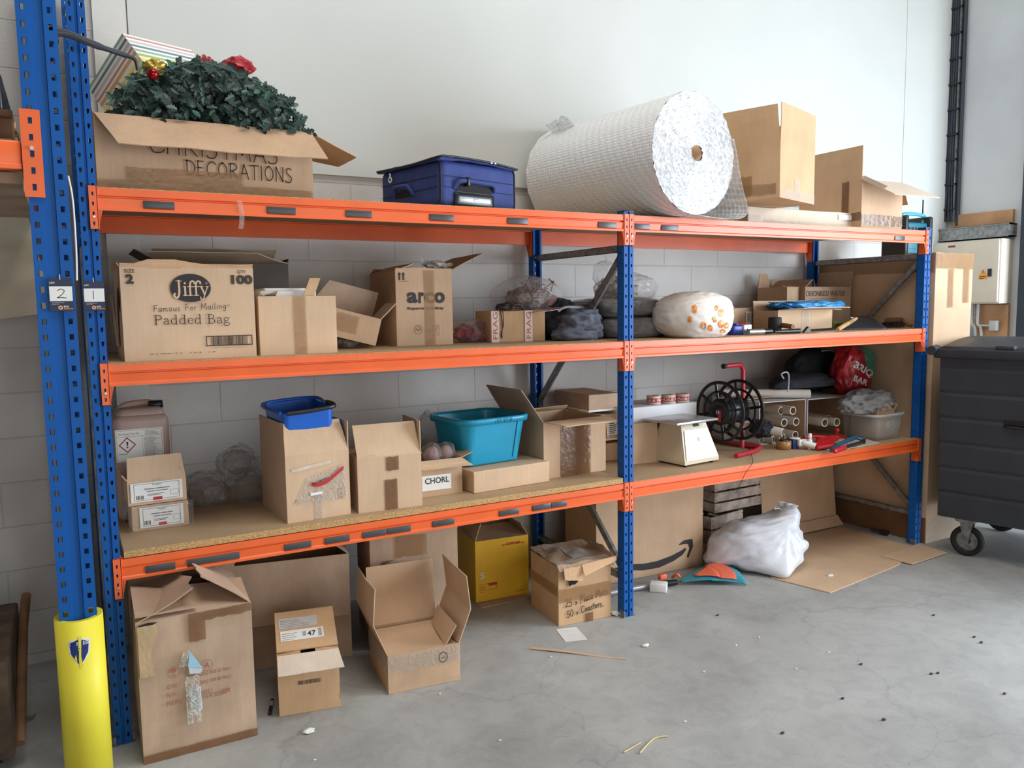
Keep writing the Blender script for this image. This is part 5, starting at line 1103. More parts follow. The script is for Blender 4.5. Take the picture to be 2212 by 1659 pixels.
# --- grey clothes bundle
CLO = mat('grey_cloth', (98, 102, 114), 0.85, var=0.15, scale=8, bump=0.15, bscale=200); CLOD = mat('dark_cloth', (40, 42, 50), 0.9, var=0.15)
p = at(1226, 700, y=0.42)
t = thing('clothes_bundle', 'bundle of grey and black clothes spilling over the middle shelf', 'clothes', (p.x, p.y, GM))
def folds(f1, f2, am): return lambda p_, d: p_ + d*(am*(1 - 2*abs(nz3((d.x*1.2, d.y, d.z*2.2), f1, f2))))
mb = MW(); blob(mb, (p.x - 0.02, p.y + 0.06, GM + 0.085), (0.14, 0.12, 0.105), 31, 0.2, 1.6, 0.1, 2.2, GM + 0.001, 5, fn=folds(1.8, 4, 0.02)); mb.build('dark_garment', CLOD, t)
mb = MW(); blob(mb, (p.x + 0.035, p.y - 0.04, GM + 0.075), (0.13, 0.10, 0.085), 35, 0.22, 1.7, 0.12, 2.2, GM + 0.0015, 5, fn=folds(1.6, 9, 0.022)); mb.build('grey_garment', CLO, t)
mb = MW(); blob(mb, (p.x - 0.02, p.y - 0.1, GM + 0.03), (0.12, 0.07, 0.04), 38, 0.25, 2, 0.14, 2.4, GM + 0.0005, 4); mb.build('grey_sleeve', CLO, t)
mb = MW(); mb.tube(cat([at(1205, 672, y=0.36), at(1222, 664, y=0.35), at(1255, 665, y=0.34), at(1262, 674, y=0.35)], 5), 0.008, 8); mb.build('pale_hem', mat('pale_grey_cloth', (176, 176, 178), 0.9), t)
# --- stacked grey bags of clothing and the clear bag on top
GB = mat('dark_grey_clothing', (140, 136, 136), 0.6, var=0.35, scale=4, bump=0.4, bscale=10); p = at(1345, 712, y=0.5)
def polybag(label, c_, r_, seed, mt, film=FILM, zmin=None):
    t = thing('clothing_bag', label, 'bag', (c_[0], c_[1], zmin)); mb = MW(); blob(mb, c_, (r_[0]*0.95, r_[1]*0.94, r_[2]*0.93), seed, 0.12, 2, 0.1, 4, zmin + 0.002, 4, 0.6); mb.build('clothing', mt, t)
    mb = MW(); blob(mb, c_, (r_[0], r_[1], r_[2]*1.03), seed + 1, 0.05, 2, 0.035, 4, zmin + 0.0005, 5, 0.6); mb.build('film', film, t); return t
polybag('lowest grey clothing bag of the stack behind the middle post', (p.x - 0.01, 0.5, GM + 0.055), (0.235, 0.26, 0.06), 41, GB, FILM, GM)
polybag('middle grey clothing bag of the stack behind the middle post', (p.x - 0.02, 0.53, GM + 0.165), (0.24, 0.25, 0.055), 44, GB, FILM, GM + 0.11)
t = thing('clear_bag', 'bulging clear plastic bag of packets on top of the grey clothing bags', 'bag', (p.x, 0.5, GM + 0.215)); pb = at(1352, 625, y=0.5)
mb = MW(); crumple(mb, (pb.x - 0.04, 0.52, pb.z - 0.005), (0.10, 0.1, 0.07), 47, 0, 0.4, 4, zmin=GM + 0.218); mb.build('contents', mat('pale_packets', (186, 168, 156), 0.5, var=0.3, scale=20), t)
mb = MW(); blob(mb, (pb.x, 0.5, pb.z), (0.19, 0.14, 0.09), 48, 0.14, 2.0, 0.07, 3.5, GM + 0.216, 5); mb.build('film', FILMD, t)
mb = MW(); blob(mb, at(1305, 592, y=0.5), (0.06, 0.06, 0.07), 52, 0.2, 2.4, 0.12, 3, None, 4); mb.build('gathered_top', FILM, t)
# --- white bin bag with orange dots
def dotbag():
    mm = mat('white_bag_film', (240, 234, 226), 0.32, var=0.02, bump=0.3, bscale=14, spec=0.5); return mm
pw = at(1494, 684, y=0.16); WB = dotbag(); DOT = mat('orange_dot', (238, 150, 78), 0.35, var=0.05)
t = thing('white_bag', 'puffy white plastic bag with orange dots overhanging the middle shelf', 'bag', (pw.x, 0.16, GM))
bc = Vector((pw.x, 0.14, GM + 0.115)); br = Vector((0.215, 0.20, 0.128))
def wbfn(p_, d):
    k = (d.x*0.8 - d.y*0.45); q = p_.copy()
    g = math.exp(-((d.x - 0.55)**2 + (d.z - 0.05)**2*0.4 + (d.y + 0.75)**2*0.3)/0.05)   # folded crease on the right
    q *= 1 - 0.22*g; return q + d*0.006*(1 - 2*abs(nz3((d.x*0.6 + d.z, d.y, d.z*2 - d.x), 3.5, 3)))
mb = MW(); blob(mb, bc, br, 61, 0.07, 1.5, 0.014, 4.5, GM + 0.0005 , 5, 0.85, fn=wbfn)
for v in mb.v:      # sags over the front edge
    if v.y < -0.004 and v.z < GM + 0.05: v.z -= min(0.03, 0.5*(-0.004 - v.y))*(1 - (v.z - GM)/0.05)
mb.build('bag', WB, t)
dg_ = bpy.context.evaluated_depsgraph_get()
from mathutils.bvhtree import BVHTree
bvh = BVHTree.FromPolygons([v for v in mb.v], mb.f)
for u, v, r_ in ((1500, 667, 9), (1558, 676, 9), (1558, 700, 9), (1520, 703, 8), (1535, 709, 7), (1562, 720, 9), (1501, 736, 8), (1538, 737, 8), (1548, 665, 6), (1490, 690, 7), (1545, 690, 7), (1570, 703, 7)):
    m2 = MW(); P = []
    for i in range(16):
        a = 2*math.pi*i/16; d = ray(u + r_*0.7*math.cos(a), v + r_*math.sin(a)); h = bvh.ray_cast(CAM, d.normalized())
        if h[0] is not None: P.append(h[0] - d.normalized()*0.004)
    if len(P) > 8: m2.add(P + [sum(P, Vector())/len(P) - ray(u, v).normalized()*0.003], [(i, (i+1) % len(P), len(P)) for i in range(len(P))]); m2.build('orange_dot', DOT, t)
m2 = MW(); pk = at(1545, 655, y=0.02); crumple(m2, (pk.x + 0.02, 0.07, pk.z - 0.01), (0.06, 0.05, 0.05), 63, 0, 0.35, 4); m2.build('gathered_neck', WB, t)

# --- right bay of the middle shelf: cartons at the back
p0 = at(1578, 712, y=0.50); p1 = at(1690, 706, y=0.50); hW = vz(0, 666, Vector((p0.x, 0.5, 0))) - GM
c = Carton('low brown carton with a white address label behind the small tools', p0.x - 0.03, 0.52, GM, 0.52, 0.32, hW, 3, CBB, open_=False, seed=71)
c.done(); a = c.f(1611, 705); b = c.f(1646, 672)
def addr(mb, M2, w, h): lines(mb, w*0.35, 0.004, w*0.9, h - 0.004, 9, 1, M2, 4, 0.5); barcode(mb, w*0.08, h*0.3, w*0.25, h*0.9, 1, M2, 2, 8)
c.sticker(a[0], max(a[1], 0.01), b[0], b[1], fn=addr)
p0 = at(1680, 708, y=0.30); p1 = at(1797, 706, y=0.30); hU = vz(0, 671, Vector((p0.x, 0.3, 0))) - GM
c = Carton('small brown carton with clear tape holding the blue bag on the middle shelf', p0.x, 0.30, GM, p1.x - p0.x, 0.20, hU, 0, CBA, seed=72)
c.done(); c.tape(c.w*0.42, 0, c.w*0.56, hU, mat_=TAPEC); c.flap('F', 0.12, 84, CBP, in0=0.09, in1=-0.02); c.flap('R', 0.09, 92); c.flap('B', 0.06, 10)
BLUP = mat('blue_film', (64, 160, 226), 0.22, var=0.15, scale=12, bump=0.5, bscale=30); pb = at(1752, 660, y=0.36)
mb = MW(); blob(mb, (pb.x, 0.40, GM + hU + 0.018), (0.27, 0.13, 0.034), 73, 0.2, 2.4, 0.2, 5, GM + hU + 0.0065, 5, fn=lambda p_, d: p_ + Vector((0, 0, 0.022*abs(d.x)**3)))
tag(mb.build('blue_bag', BLUP), 'bright blue plastic bag flattened on the small carton', 'bag')
p0 = at(1690, 690, y=0.66); pm = at(1737, 690, y=0.58); p1 = at(1829, 690, y=0.66); hI = vz(0, 620, Vector((p0.x, 0.62, 0))) - GM
rI = 24; wI = 0.37
c = Carton('grey-brown carton printed Deionised Water at the back of the middle shelf', pm.x, 0.575, GM, 0.46, 0.30, hI, 0, CBC, inks=[INKF], seed=74)
M_ = c.side('F'); a = c.f(1742, 640); b = c.f(1826, 628); c.mb.text('DEIONISED WATER', a[0], a[1], b[0], b[1], 1, 0.0, 0, M_); lines(c.mb, a[0] + 0.04, a[1] - 0.05, b[0] - 0.08, a[1] - 0.01, 4, 1, M_, 5, 0.3)
c.done(); c.flap('L', 0.09, -55); c.flap('B', 0.06, 2, in0=0.02); c.flap('R', 0.11, 14, in0=0.0)
c = Carton('narrow carton half beside the Deionised Water carton on the middle shelf', p0.x - 0.005, 0.62, GM, pm.x - p0.x, 0.26, hI, 0, CBB, seed=75); c.done(); c.flap('B', 0.1, -10, in0=0.05); c.flap('F', 0.05, -80)
YG = mat('yellow_green_carton', (160, 168, 70), 0.5, var=0.2)
c = Carton('small yellow-green pack right of the blue bag carton', at(1800, 706, y=0.42).x, 0.42, GM, 0.13, 0.08, 0.05, 0, YG, open_=False, seed=76, name='small_pack', cat_='pack', inks=[INK]); c.mb.text('KLEEN', 0.02, 0.015, 0.1, 0.035, 1, 0, 0, c.side('F')); c.done()
# --- hand tools along the front of the middle shelf
WOODH = mat('beech_handle', (204, 160, 112), 0.5, var=0.15, scale=16); DWOOD = mat('dark_wood', (120, 78, 50), 0.5, var=0.2); GUN = mat('gunmetal', (74, 76, 80), 0.35, metal=0.7, var=0.1)
p = at(1585, 716, y=0.16); BLP = mat('blue_plastic', (34, 58, 150), 0.35)
t = thing('blue_tool_case', 'small blue plastic case beside the white dotted bag', 'case', (p.x, 0.16, GM)); mb = MB(); mb.rbox((0, 0, 0.001), (0.075, 0.06, 0.055), 0.008); mb.build('body', BLP, t); mb = MB(); mb.rbox((0.025, 0.01, 0.055), (0.05, 0.04, 0.066), 0.004); mb.build('cap', BLP, t)
p = at(1601, 716, y=0.17)
t = thing('red_tape_measure', 'red tape measure with a white label between the small tools', 'tape measure', (p.x, 0.19, GM)); mb = MB(); mb.rbox((0, 0, 0.001), (0.085, 0.05, 0.065), 0.014); mb.build('body', mat('tool_red', (196, 30, 36), 0.35), t); mb = MB(); mb.rbox((0.012, -0.0015, 0.018), (0.045, 0.001, 0.045), 0.001); mb.text('5', 0.02, 0.022, 0.032, 0.041, 1, 0, 0, FRONT @ Matrix.Translation((0, 0, 0.0012))); mb.build('label', [PAPER, INK], t)
p = at(1617, 716, y=0.12)
t = thing('silver_tool_block', 'small silver printed block beside the red tape measure', 'tool', (p.x, 0.155, GM)); mb = MB(); mb.rbox((0, 0, 0.001), (0.065, 0.025, 0.06), 0.006); mb.build('body', STEEL, t); mb = MB(); mb.text('Z', 0.02, 0.03, 0.04, 0.05, 0, 0.02, 0, FRONT); mb.build('print', INK, t)
a = at(1616, 715, y=0.10); b = at(1668, 715, y=0.09)
t = thing('claw_hammer', 'steel hammer with a black grip lying on the shelf front', 'hammer', tuple(a)); a.z = b.z = GM + 0.018
mid = a.lerp(b, 0.62); mb = MW(); mb.tube([a, mid], 0.017, 12); mb.build('head', STEEL, t); mb = MW(); mb.tube(cat([mid, mid.lerp(b, 0.3), mid.lerp(b, 0.75), b], 4), [0.016]*4 + [0.0155]*4 + [0.014]*4 + [0.009], 10); mb.build('grip', BLACK, t)
p = at(1662, 700, y=0.26); 
t = thing('rubber_mallet', 'black rubber mallet with a wooden handle by the small carton', 'mallet', (p.x, 0.26, GM)); mb = MW(); mb.lathe([(0.001, 0), (0.036, 0), (0.04, 0.01), (0.04, 0.08), (0.036, 0.092), (0.001, 0.092)], 20, 0, Matrix.Translation((p.x + 0.035, 0.25, GM + 0.001))); mb.build('head', BLACKM, t)
mb = MW(); q = at(1713, 704, y=0.13); mb.tube([Vector((p.x + 0.06, 0.235, GM + 0.046)), Vector((q.x, 0.13, GM + 0.036))], 0.015, 12); mb.build('handle', DWOOD, t)
a = at(1672, 715, y=0.08); b = at(1727, 717, y=0.06); a.z = GM + 0.014; b.z = GM + 0.015
t = thing('black_file', 'black handled tool lying below the mallet handle', 'hand tool', tuple(a)); mb = MW(); mb.tube([a, a.lerp(b, .3), a.lerp(b, .8), b], [0.008, 0.012, 0.013, 0.014], 12); mb.build('grip', BLACK, t); mb = MW(); mb.tube([b, b + (b - a).normalized()*0.004], 0.010, 10); mb.build('socket', STEEL, t)
a = at(1745, 713, y=0.10); b = at(1803, 708, y=0.22)
t = thing('black_scraper', 'black scraper with a wedge head behind the pencil-thin handle', 'scraper', tuple(a)); a.z = b.z = GM + 0.012; mb = MW(); mb.tube([a + Vector((0.02, 0.005, 0)), b], 0.007, 8); mb.build('handle', BLACK, t); mb = MW(); mb.add([(a.x - 0.03, a.y, GM + 0.001), (a.x + 0.03, a.y, GM + 0.001), (a.x + 0.02, a.y, GM + 0.032), (a.x + 0.01, a.y, GM + 0.036)] + [(a.x - 0.03, a.y + 0.02, GM + 0.001), (a.x + 0.03, a.y + 0.02, GM + 0.001), (a.x + 0.02, a.y + 0.02, GM + 0.032), (a.x + 0.01, a.y + 0.02, GM + 0.036)], [(0,1,2,3), (7,6,5,4), (0,4,5,1), (1,5,6,2), (2,6,7,3), (3,7,4,0)]); mb.build('wedge', BLACK, t)
mb = MB(); p = at(1765, 714, y=0.06); mb.box((p.x, 0.05, GM + 0.0005), (p.x + 0.14, 0.1, GM + 0.0015)); tag(mb.build('paper_slip', PAPER), 'thin white paper slip on the middle shelf front', 'paper')
# dustpan, brush handle, brush
t = thing('dustpan', 'dark metal dustpan lying upside down near the right end of the middle shelf', 'dustpan', tuple(at(1870, 705, y=0.2)))
A_, B_, C_, D_ = at(1822, 707, y=0.22), at(1838, 686, y=0.28), at(1884, 685, y=0.28), at(1919, 708, y=0.10); A_.z = GM + 0.004; D_.z = GM + 0.004
mb = MW(); mb.grid(lambda u, v: (A_.lerp(D_, u)*(1-v) + B_.lerp(C_, u)*v) + Vector((0, 0.0, 0.01*math.sin(math.pi*u)*v)), 8, 6, 0, True, 0.003); mb.build('pan', GUN, t)
mb = MW(); mb.add([C_, D_, D_ + Vector((0.02, 0.14, 0)), C_ + Vector((0.02, 0.14, 0.0))], [(0, 1, 2, 3), (3, 2, 1, 0)]); mb.build('side', GALV, t); mb = MW(); mb.tube([B_ - Vector((0.004, 0, 0)), C_], 0.004, 6); mb.build('rolled_edge', STEEL, t)
a = at(1810, 708, y=0.05); b = at(1850, 686, y=0.20); a.z = GM + 0.014; b.z = GM + 0.072
t = thing('wooden_mallet_stick', 'pale turned wooden handle leaning on the dustpan', 'tool handle', tuple(a)); mb = MW(); mb.tube([a, a.lerp(b, .1), a.lerp(b, .5), a.lerp(b, .8), b], [0.011, 0.014, 0.013, 0.012, 0.009], 12); mb.build('shaft', WOODH, t)
for k in (0.55, 0.62, 0.69):
    mb = MW(); mb.tube([a.lerp(b, k), a.lerp(b, k + 0.012)], 0.0137, 12); mb.build('ring', DWOOD, t)
a = at(1913, 700, y=0.26); b = at(1948, 702, y=0.16); e_ = at(1968, 711, y=0.08); b.z = GM + 0.05; e_.z = GM + 0.016
t = thing('banister_brush', 'wooden hand brush with dark bristles at the right end of the shelf', 'brush', tuple(b)); mb = MW(); mb.tube([a.lerp(b, .0) + Vector((0, 0, 0.02)), b], [0.022, 0.02], 10); mb.build('stock', DWOOD, t); mb = MW(); mb.tube([b, b.lerp(e_, .4), e_], [0.016, 0.012, 0.013], 10); mb.build('handle', DWOOD, t)
mb = MW(); rnd = random.Random(2)
for i in range(420):
    q = a.lerp(b, rnd.random()); s_ = Vector((rnd.uniform(-.02, .02), rnd.uniform(-.03, .03), 0)); top = q + s_*0.6 + Vector((0, 0, 0.012)); bt = Vector((q.x + s_.x*2 - 0.02, q.y + s_.y*1.6, GM + 0.002 + 0.01*rnd.random()))
    w = Vector((0.0015, 0, 0)); mb.add([top - w, top + w, bt + w, bt - w], [(0, 1, 2, 3)])
mb.build('bristles', mat('dark_bristle', (54, 46, 40), 0.8), t)
# ================================================================== LOWER SHELF, LEFT BAY
G1 = S1L + 0.0003
def boxpx(lb, fl, fr, z):
    a, b, c_ = at(*lb, z=z), at(*fl, z=z), at(*fr, z=z); e = c_ - b
    return b, e.length, math.degrees(math.atan2(e.y, e.x)), (a - b).length
# --- two labelled cartons
def seed_label(mb, M2, w, h):
    frame(mb, 0.012, 0.006, w - 0.012, h - 0.005, 0.0012, 1, M2)
    mb.text('Propagator', w*0.42, h*0.80, w*0.60, h*0.92, 2, 0, 0, M2); mb.text('Polyethylene multiwall planting', w*0.26, h*0.60, w*0.76, h*0.70, 1, 0.02, 0.2, M2); mb.text('i automatic watering function', w*0.30, h*0.48, w*0.72, h*0.57, 1, 0.02, 0.2, M2)
    lines(mb, w*0.32, h*0.30, w*0.72, h*0.42, 2, 1, M2, 3); barcode(mb, w*0.10, h*0.14, w*0.24, h*0.34, 1, M2, 7, 9); rectp(mb, w*0.42, h*0.04, w*0.60, h*0.20, 3, M2); frame(mb, w*0.76, h*0.24, w*0.92, h*0.5, 0.0008, 1, M2)
GRI = mat('print_green', (90, 130, 100), 0.6)
b, w, r_, d_ = boxpx((276, 1137), (286, 1150.6), (409, 1133), G1)
hl = vz(0, 1096, b) - G1; hu = vz(0, 1039, b) - G1
c = Carton('lower of two small labelled cartons, wrapped in clear film, by the left post', b.x, b.y, G1, w, 0.16, hl, r_, CBB, open_=False, seed=101)
c.done(); a = c.f(303, 1139); q = c.f(396, 1096); c.sticker(a[0], 0.012, q[0], hl - 0.008, fn=seed_label, inks=(INK, GRI, RED))
mb = MB()
for k in range(2):
    mb.grid(lambda u, v: Vector((-0.012 + (w + 0.03)*u, -0.006 - 0.004*nz3((u*6, v*6, k), 1.3), 0.001 + (hl + 0.002)*v + 0.004*nz3((u*5, v*5, 2+k), 1.5)*v)), 16, 8, 0, True)
    break
mb.grid(lambda u, v: Vector((w + 0.004 + 0.03*math.sin(math.pi*v)*(0.5 + 0.5*u), -0.004 + 0.15*u, 0.001 + hl*v)), 8, 8, 0, True); mb.grid(lambda u, v: Vector((-0.006 - 0.02*math.sin(math.pi*v), -0.005 + 0.15*u, 0.001 + hl*v)), 8, 8, 0, True)
mb.build('clear_wrap', FILM, c.T)
c = Carton('upper of two small labelled cartons with its front flap standing open', b.x - 0.008, b.y + 0.002, G1 + hl + 0.003, w + 0.005, 0.16, hu - hl - 0.005, r_ + 0.5, CBA, seed=102)
hc = c.h; c.done(); a = c.f(283, 1082); q = c.f(393, 1036); c.sticker(a[0], 0.012, q[0], hc - 0.012, fn=seed_label, inks=(INK, GRI, RED)); c.tape(w*0.46, 0, w*0.6, hc, mat_=TAPEC)
c.flap('F', vz(0, 989, b) - G1 - hu, -4, in0=0.004, in1=0.012); c.flap('R', 0.04, -30); c.flap('L', 0.03, 40)
# --- drum of chemical
PINKD = mat('translucent_pink_drum', (176, 150, 142), 0.4, var=0.05, spec=0.5); 
xj0 = b.x - 0.06; xj1 = at(368, 960, y=0.44).x; zt = at(360, 874, y=0.46).z
t = thing('chemical_drum', 'pinkish plastic chemical drum with a white hazard label behind the labelled cartons', 'jerrycan', (0.02, 0.43, G1))
wj = xj1 - 0.02; hj = zt - G1
mb = MB(); mb.rbox((0, 0, 0.001), (wj, 0.25, hj*0.93), 0.03, seg=4); mb.rbox((0.015, 0.02, hj*0.55), (wj - 0.012, 0.23, hj*0.985), 0.028, seg=4); mb.build('body', PINKD, t)
mb = MB(); mb.tube(cat([(0.03, 0.12, hj*0.96), (0.06, 0.12, hj + 0.0), (wj*0.7, 0.12, hj + 0.005), (wj - 0.05, 0.12, hj*0.97)], 4), 0.014, 10); mb.build('handle', PINKD, t)
mb = MB(); mb.lathe([(0.001, 0.03), (0.028, 0.03), (0.03, 0.0), (0.001, 0.0)], 18, 0, Matrix.Translation((wj - 0.04, 0.1, hj*0.965))); mb.build('cap', BLACK, t)
mb = MB(); Mj = wm(t) @ FRONT; MjL = FRONT @ Matrix.Translation((0, 0, 0.0005))
def fj(u, v): p = hitp(u, v, Mj.translation, Mj.col[2].to_3d()); q = Mj.inverted() @ p; return q.x, q.y
a = fj(242, 1001); q = fj(351, 922); mb.box((max(a[0], 0.005), a[1], 0), (q[0], q[1], 0.0005), 0, MjL); M2 = MjL @ Matrix.Translation((0, 0, 0.0007))
x0, y0, x1, y1 = max(a[0], 0.005), a[1], q[0], q[1]; ww, hh = x1 - x0, y1 - y0
frame(mb, x0 + 0.004, y0 + 0.004, x1 - 0.004, y1 - 0.004, 0.001, 1, M2); rectp(mb, x0 + 0.004, y1 - 0.03, x1 - 0.004, y1 - 0.029, 1, M2); rectp(mb, x0 + ww*0.56, y0 + 0.004, x0 + ww*0.564, y1 - 0.03, 1, M2)
mb.text('SAG Stream Tanol Plus', x0 + 0.012, y1 - 0.022, x0 + ww*0.5, y1 - 0.014, 1, 0, 0, M2); lines(mb, x0 + ww*0.62, y1 - 0.026, x1 - 0.012, y1 - 0.008, 4, 1, M2, 6, 0.3)
lines(mb, x0 + ww*0.59, y0 + 0.012, x1 - 0.01, y1 - 0.034, 22, 1, M2, 8, 0.3); mb.text('Warning', x0 + 0.01, y0 + 0.028, x0 + ww*0.24, y0 + 0.036, 1, 0.02, 0, M2)
cx_, cy_ = x0 + ww*0.24, y0 + hh*0.52; dd = hh*0.245
mb.add([(cx_ - dd, cy_, 0), (cx_, cy_ - dd, 0), (cx_ + dd, cy_, 0), (cx_, cy_ + dd, 0)], [(0, 1, 2, 3)], 2, False, M2); dd *= 0.82; M3 = M2 @ Matrix.Translation((0, 0, 0.0003))
mb.add([(cx_ - dd, cy_, 0), (cx_, cy_ - dd, 0), (cx_ + dd, cy_, 0), (cx_, cy_ + dd, 0)], [(0, 1, 2, 3)], 0, False, M3)
M4 = M3 @ Matrix.Translation((0, 0, 0.0003)); mb.add([(cx_ - 0.004, cy_ + dd*0.5, 0), (cx_ + 0.004, cy_ + dd*0.5, 0), (cx_ + 0.0015, cy_ - dd*0.16, 0), (cx_ - 0.0015, cy_ - dd*0.16, 0)], [(3, 2, 1, 0)], 1, False, M4); ellipse(mb, cx_, cy_ - dd*0.36, 0.0032, 0.0032, 1, M4, 14)
mb.build('hazard_label', [PAPER, INK, mat('hazard_red', (160, 44, 60), 0.5)], t)
# --- bubble wrap heap and paper ball
p = at(505, 1030, y=0.58)
t = thing('bubble_wrap_heap', 'heap of loose clear bubble wrap at the back of the lower shelf', 'bubble wrap', (p.x, 0.58, G1))
for k, (u, v, r_) in enumerate(((440, 1050, .085), (535, 1045, .08), (515, 1000, .075))):
    q = at(u, v, y=0.58); zc = max(q.z, G1 + r_*0.75)
    mb = MW(); blob(mb, (q.x, 0.58 + 0.03*(k == 2), zc if k == 2 else G1 + r_*0.75), (r_*1.1, r_, r_*0.95), 110 + k, 0.3, 2.0, 0.13, 3, G1 + 0.0005, 5); mb.build('fold', BUB, t)
    mb = MW(); blob(mb, (q.x, 0.58 + 0.03*(k == 2), zc if k == 2 else G1 + r_*0.7), (r_*0.75, r_*0.7, r_*0.65), 115 + k, 0.35, 2.5, 0.15, 3, G1 + 0.001, 4); mb.build('inner_fold', BUB, t)
p = at(462, 1085, z=G1); mb = MB(); crumple(mb, (p.x, p.y, G1 + 0.038), (0.042, 0.035, 0.038), 5, 0, 0.7, 2, zmin=G1 + 0.0005); tag(mb.build('crumpled_paper', mat('crumpled_grey_paper', (190, 186, 194), 0.7)), 'crumpled pale paper ball on the lower shelf in front of the bubble wrap', 'paper')
# --- carton with documents pouch and blue bin inside
b, w, r_, d_ = boxpx((568.4, 1091), (621.5, 1131.6), (758, 1110), G1); hp = vz(0, 986, b) - G1
c = Carton('open carton with a torn documents pouch on its front and a blue bin inside', b.x, b.y, G1, w, d_, hp, r_, CBA, inks=[INKF, INK], seed=103, warp=0.002)
M_ = c.side('F'); a = c.f(731, 1077); q = c.f(745, 1053); frame(c.mb, a[0], a[1], q[0], q[1], 0.001, 1, M_); c.mb.text('FSC', a[0] + 0.006, a[1] + 0.016, q[0] - 0.006, a[1] + 0.022, 1, 0, 0, M_); lines(c.mb, a[0] + 0.003, a[1] + 0.003, q[0] - 0.004, a[1] + 0.013, 2, 1, M_, 3); c.mb.ribbon([(a[0] + 0.007, a[1] + 0.03), (a[0] + 0.012, a[1] + 0.025), (a[0] + 0.018, a[1] + 0.034), (a[0] + 0.014, a[1] + 0.042), (a[0] + 0.009, a[1] + 0.035)], 0.0014, 1, M_)
c.done(); fh = vz(0, 915, b) - G1 - hp
c.flap('F', fh, -14, in0=0.0, in1=0.022, bend=-0.012); c.flap('L', fh*0.97, 0, in0=0.0); c.flap('R', fh*0.9, 0); c.flap('B', fh*0.85, -4)
POUCH = clear('pouch_film', (232, 226, 218), 0.2, 0.08, 0.8, 40)
a = c.f(630, 1095); q = c.f(745, 1000)
mb = MB(); M2 = c.side('F') @ Matrix.Translation((0, 0, 0.002)); X0_, Y0_, X1_, Y1_ = a[0] + 0.01, a[1] + 0.005, q[0] + 0.005, q[1]
def pouch(u, v): 
    x = X0_ + (X1_ - X0_)*u + 0.06*(1-u)*v; y = Y0_ + (Y1_ - Y0_)*v*(0.72 + 0.28*u) - 0.0
    return Vector((x, y, 0.006*abs(nz3((u*4, v*4, 1), 1.5))*(v) + 0.0005))
mb.grid(pouch, 14, 12, 0, True, 0, M2); pt = mb.build('documents_pouch', POUCH, c.T)
mb = MB(); mb.grid(lambda u, v: Vector((X0_ - 0.005 + 0.165*u, Y1_ - 0.012 + 0.02*u + 0.012*v, 0.001 + 0.004*abs(nz3((u*9, v, 3), 2)))), 20, 2, 0, True, 0, M2); mb.build('torn_strip', mat('white_torn_film', (226, 220, 212), 0.3, alpha=0.6), pt)
rp = cat([c.f(672, 1044), c.f(684, 1047), c.f(704, 1040), c.f(722, 1026), c.f(741, 1009)], 5)
mb = MB(); n_ = len(rp)
mb.add([(p_[0], p_[1] - 0.008, 0.004) for p_ in rp] + [(p_[0], p_[1] + 0.008, 0.006) for p_ in rp], [(i, i+1, n_ + i+1, n_ + i) for i in range(n_ - 1)], 0, False, M2)
mb.text('DOCUMENTS', 0, 0, 1, 1, 1, 0.03, 0, M2 @ Matrix.Translation((rp[2].x, rp[2].y - 0.0035, 0.0065)) @ Matrix.Rotation(R(17), 4, 'Z') @ Matrix.Diagonal((0.062, 0.008, 1, 1)))
mb.build('red_band', [RED, INK], pt)
a = c.f(672, 1072); mb = MB(); mb.box((a[0], a[1], 0.004), (a[0] + 0.05, a[1] + 0.011, 0.0045), 0, M2 @ Matrix.Rotation(R(2), 4, 'Z')); mb.build('paper_slip', PAPER, pt)
a = c.f(690, 1120); c.tape(a[0] - 0.018, 0.0, a[0] + 0.018, 0.1, mat_=TAPEC); mb = MB(); ring(mb, X0_ + 0.012, Y0_ + 0.014, 0.006, 0.006, 0.0012, 0, M2); mb.build('recycling_mark', INK, pt)
BINB = mat('blue_bin', (24, 96, 196), 0.3, var=0.04)
t = thing('blue_bin', 'blue plastic bin with a black rim standing inside the pouch carton', 'bin', tuple(c.T.location + Vector((0.022, 0.045, 0.03))), 0, None, (R(3), R(-3), R(r_)))
mb = MB(); hb = hp + fh + 0.005; bw, bd = w - 0.05, d_ - 0.09
def tub(z0, z1, g0, g1, th, x0=0, y0=0, w_=bw, d_=bd, r=0.03, n=6):
    def rr_(g):
        P = []
        for cx_, cy_, a0 in ((x0 + w_ - r, y0 + r, -90), (x0 + w_ - r, y0 + d_ - r, 0), (x0 + r, y0 + d_ - r, 90), (x0 + r, y0 + r, 180)):
            for k in range(n + 1):
                a = R(a0 + 90*k/n); P.append((cx_ + (r + g)*math.cos(a), cy_ + (r + g)*math.sin(a)))
        return P
    rings = [(z0, g0), (z1, g1), (z1, g1 - th), (z0 + th, g0 - th)]; N_ = 4*(n + 1); vs = []; fs = []
    for z, g in rings: vs += [(x, y, z) for x, y in rr_(g)]
    for j in range(3):
        for i in range(N_): fs.append((j*N_ + i, j*N_ + (i+1) % N_, (j+1)*N_ + (i+1) % N_, (j+1)*N_ + i))
    fs += [tuple(range(N_))[::-1], tuple(range(3*N_, 4*N_))]
    return vs, fs
v_, f_ = tub(0, hb, -0.03, 0.0, 0.004); mb.add(v_, f_, 0, False); mb.build('body', BINB, t)
mb = MB(); mb.tube(cat([(0.02, 0.0, hb + 0.0), (bw*0.5, -0.008, hb + 0.002), (bw - 0.01, 0.0, hb + 0.006), (bw + 0.004, 0.03, hb + 0.01), (bw + 0.004, 0.10, hb + 0.008)], 5), 0.010, 10); mb.build('black_handle', BLACK, t)
mb = MB(); mb.tube(cat([(0.0, 0.02, hb), (0.0, bd, hb + 0.0), (bw, bd, hb + 0.002), (bw, bd*0.4, hb + 0.002)], 5), 0.008, 8); mb.build('rim', BINB, t)
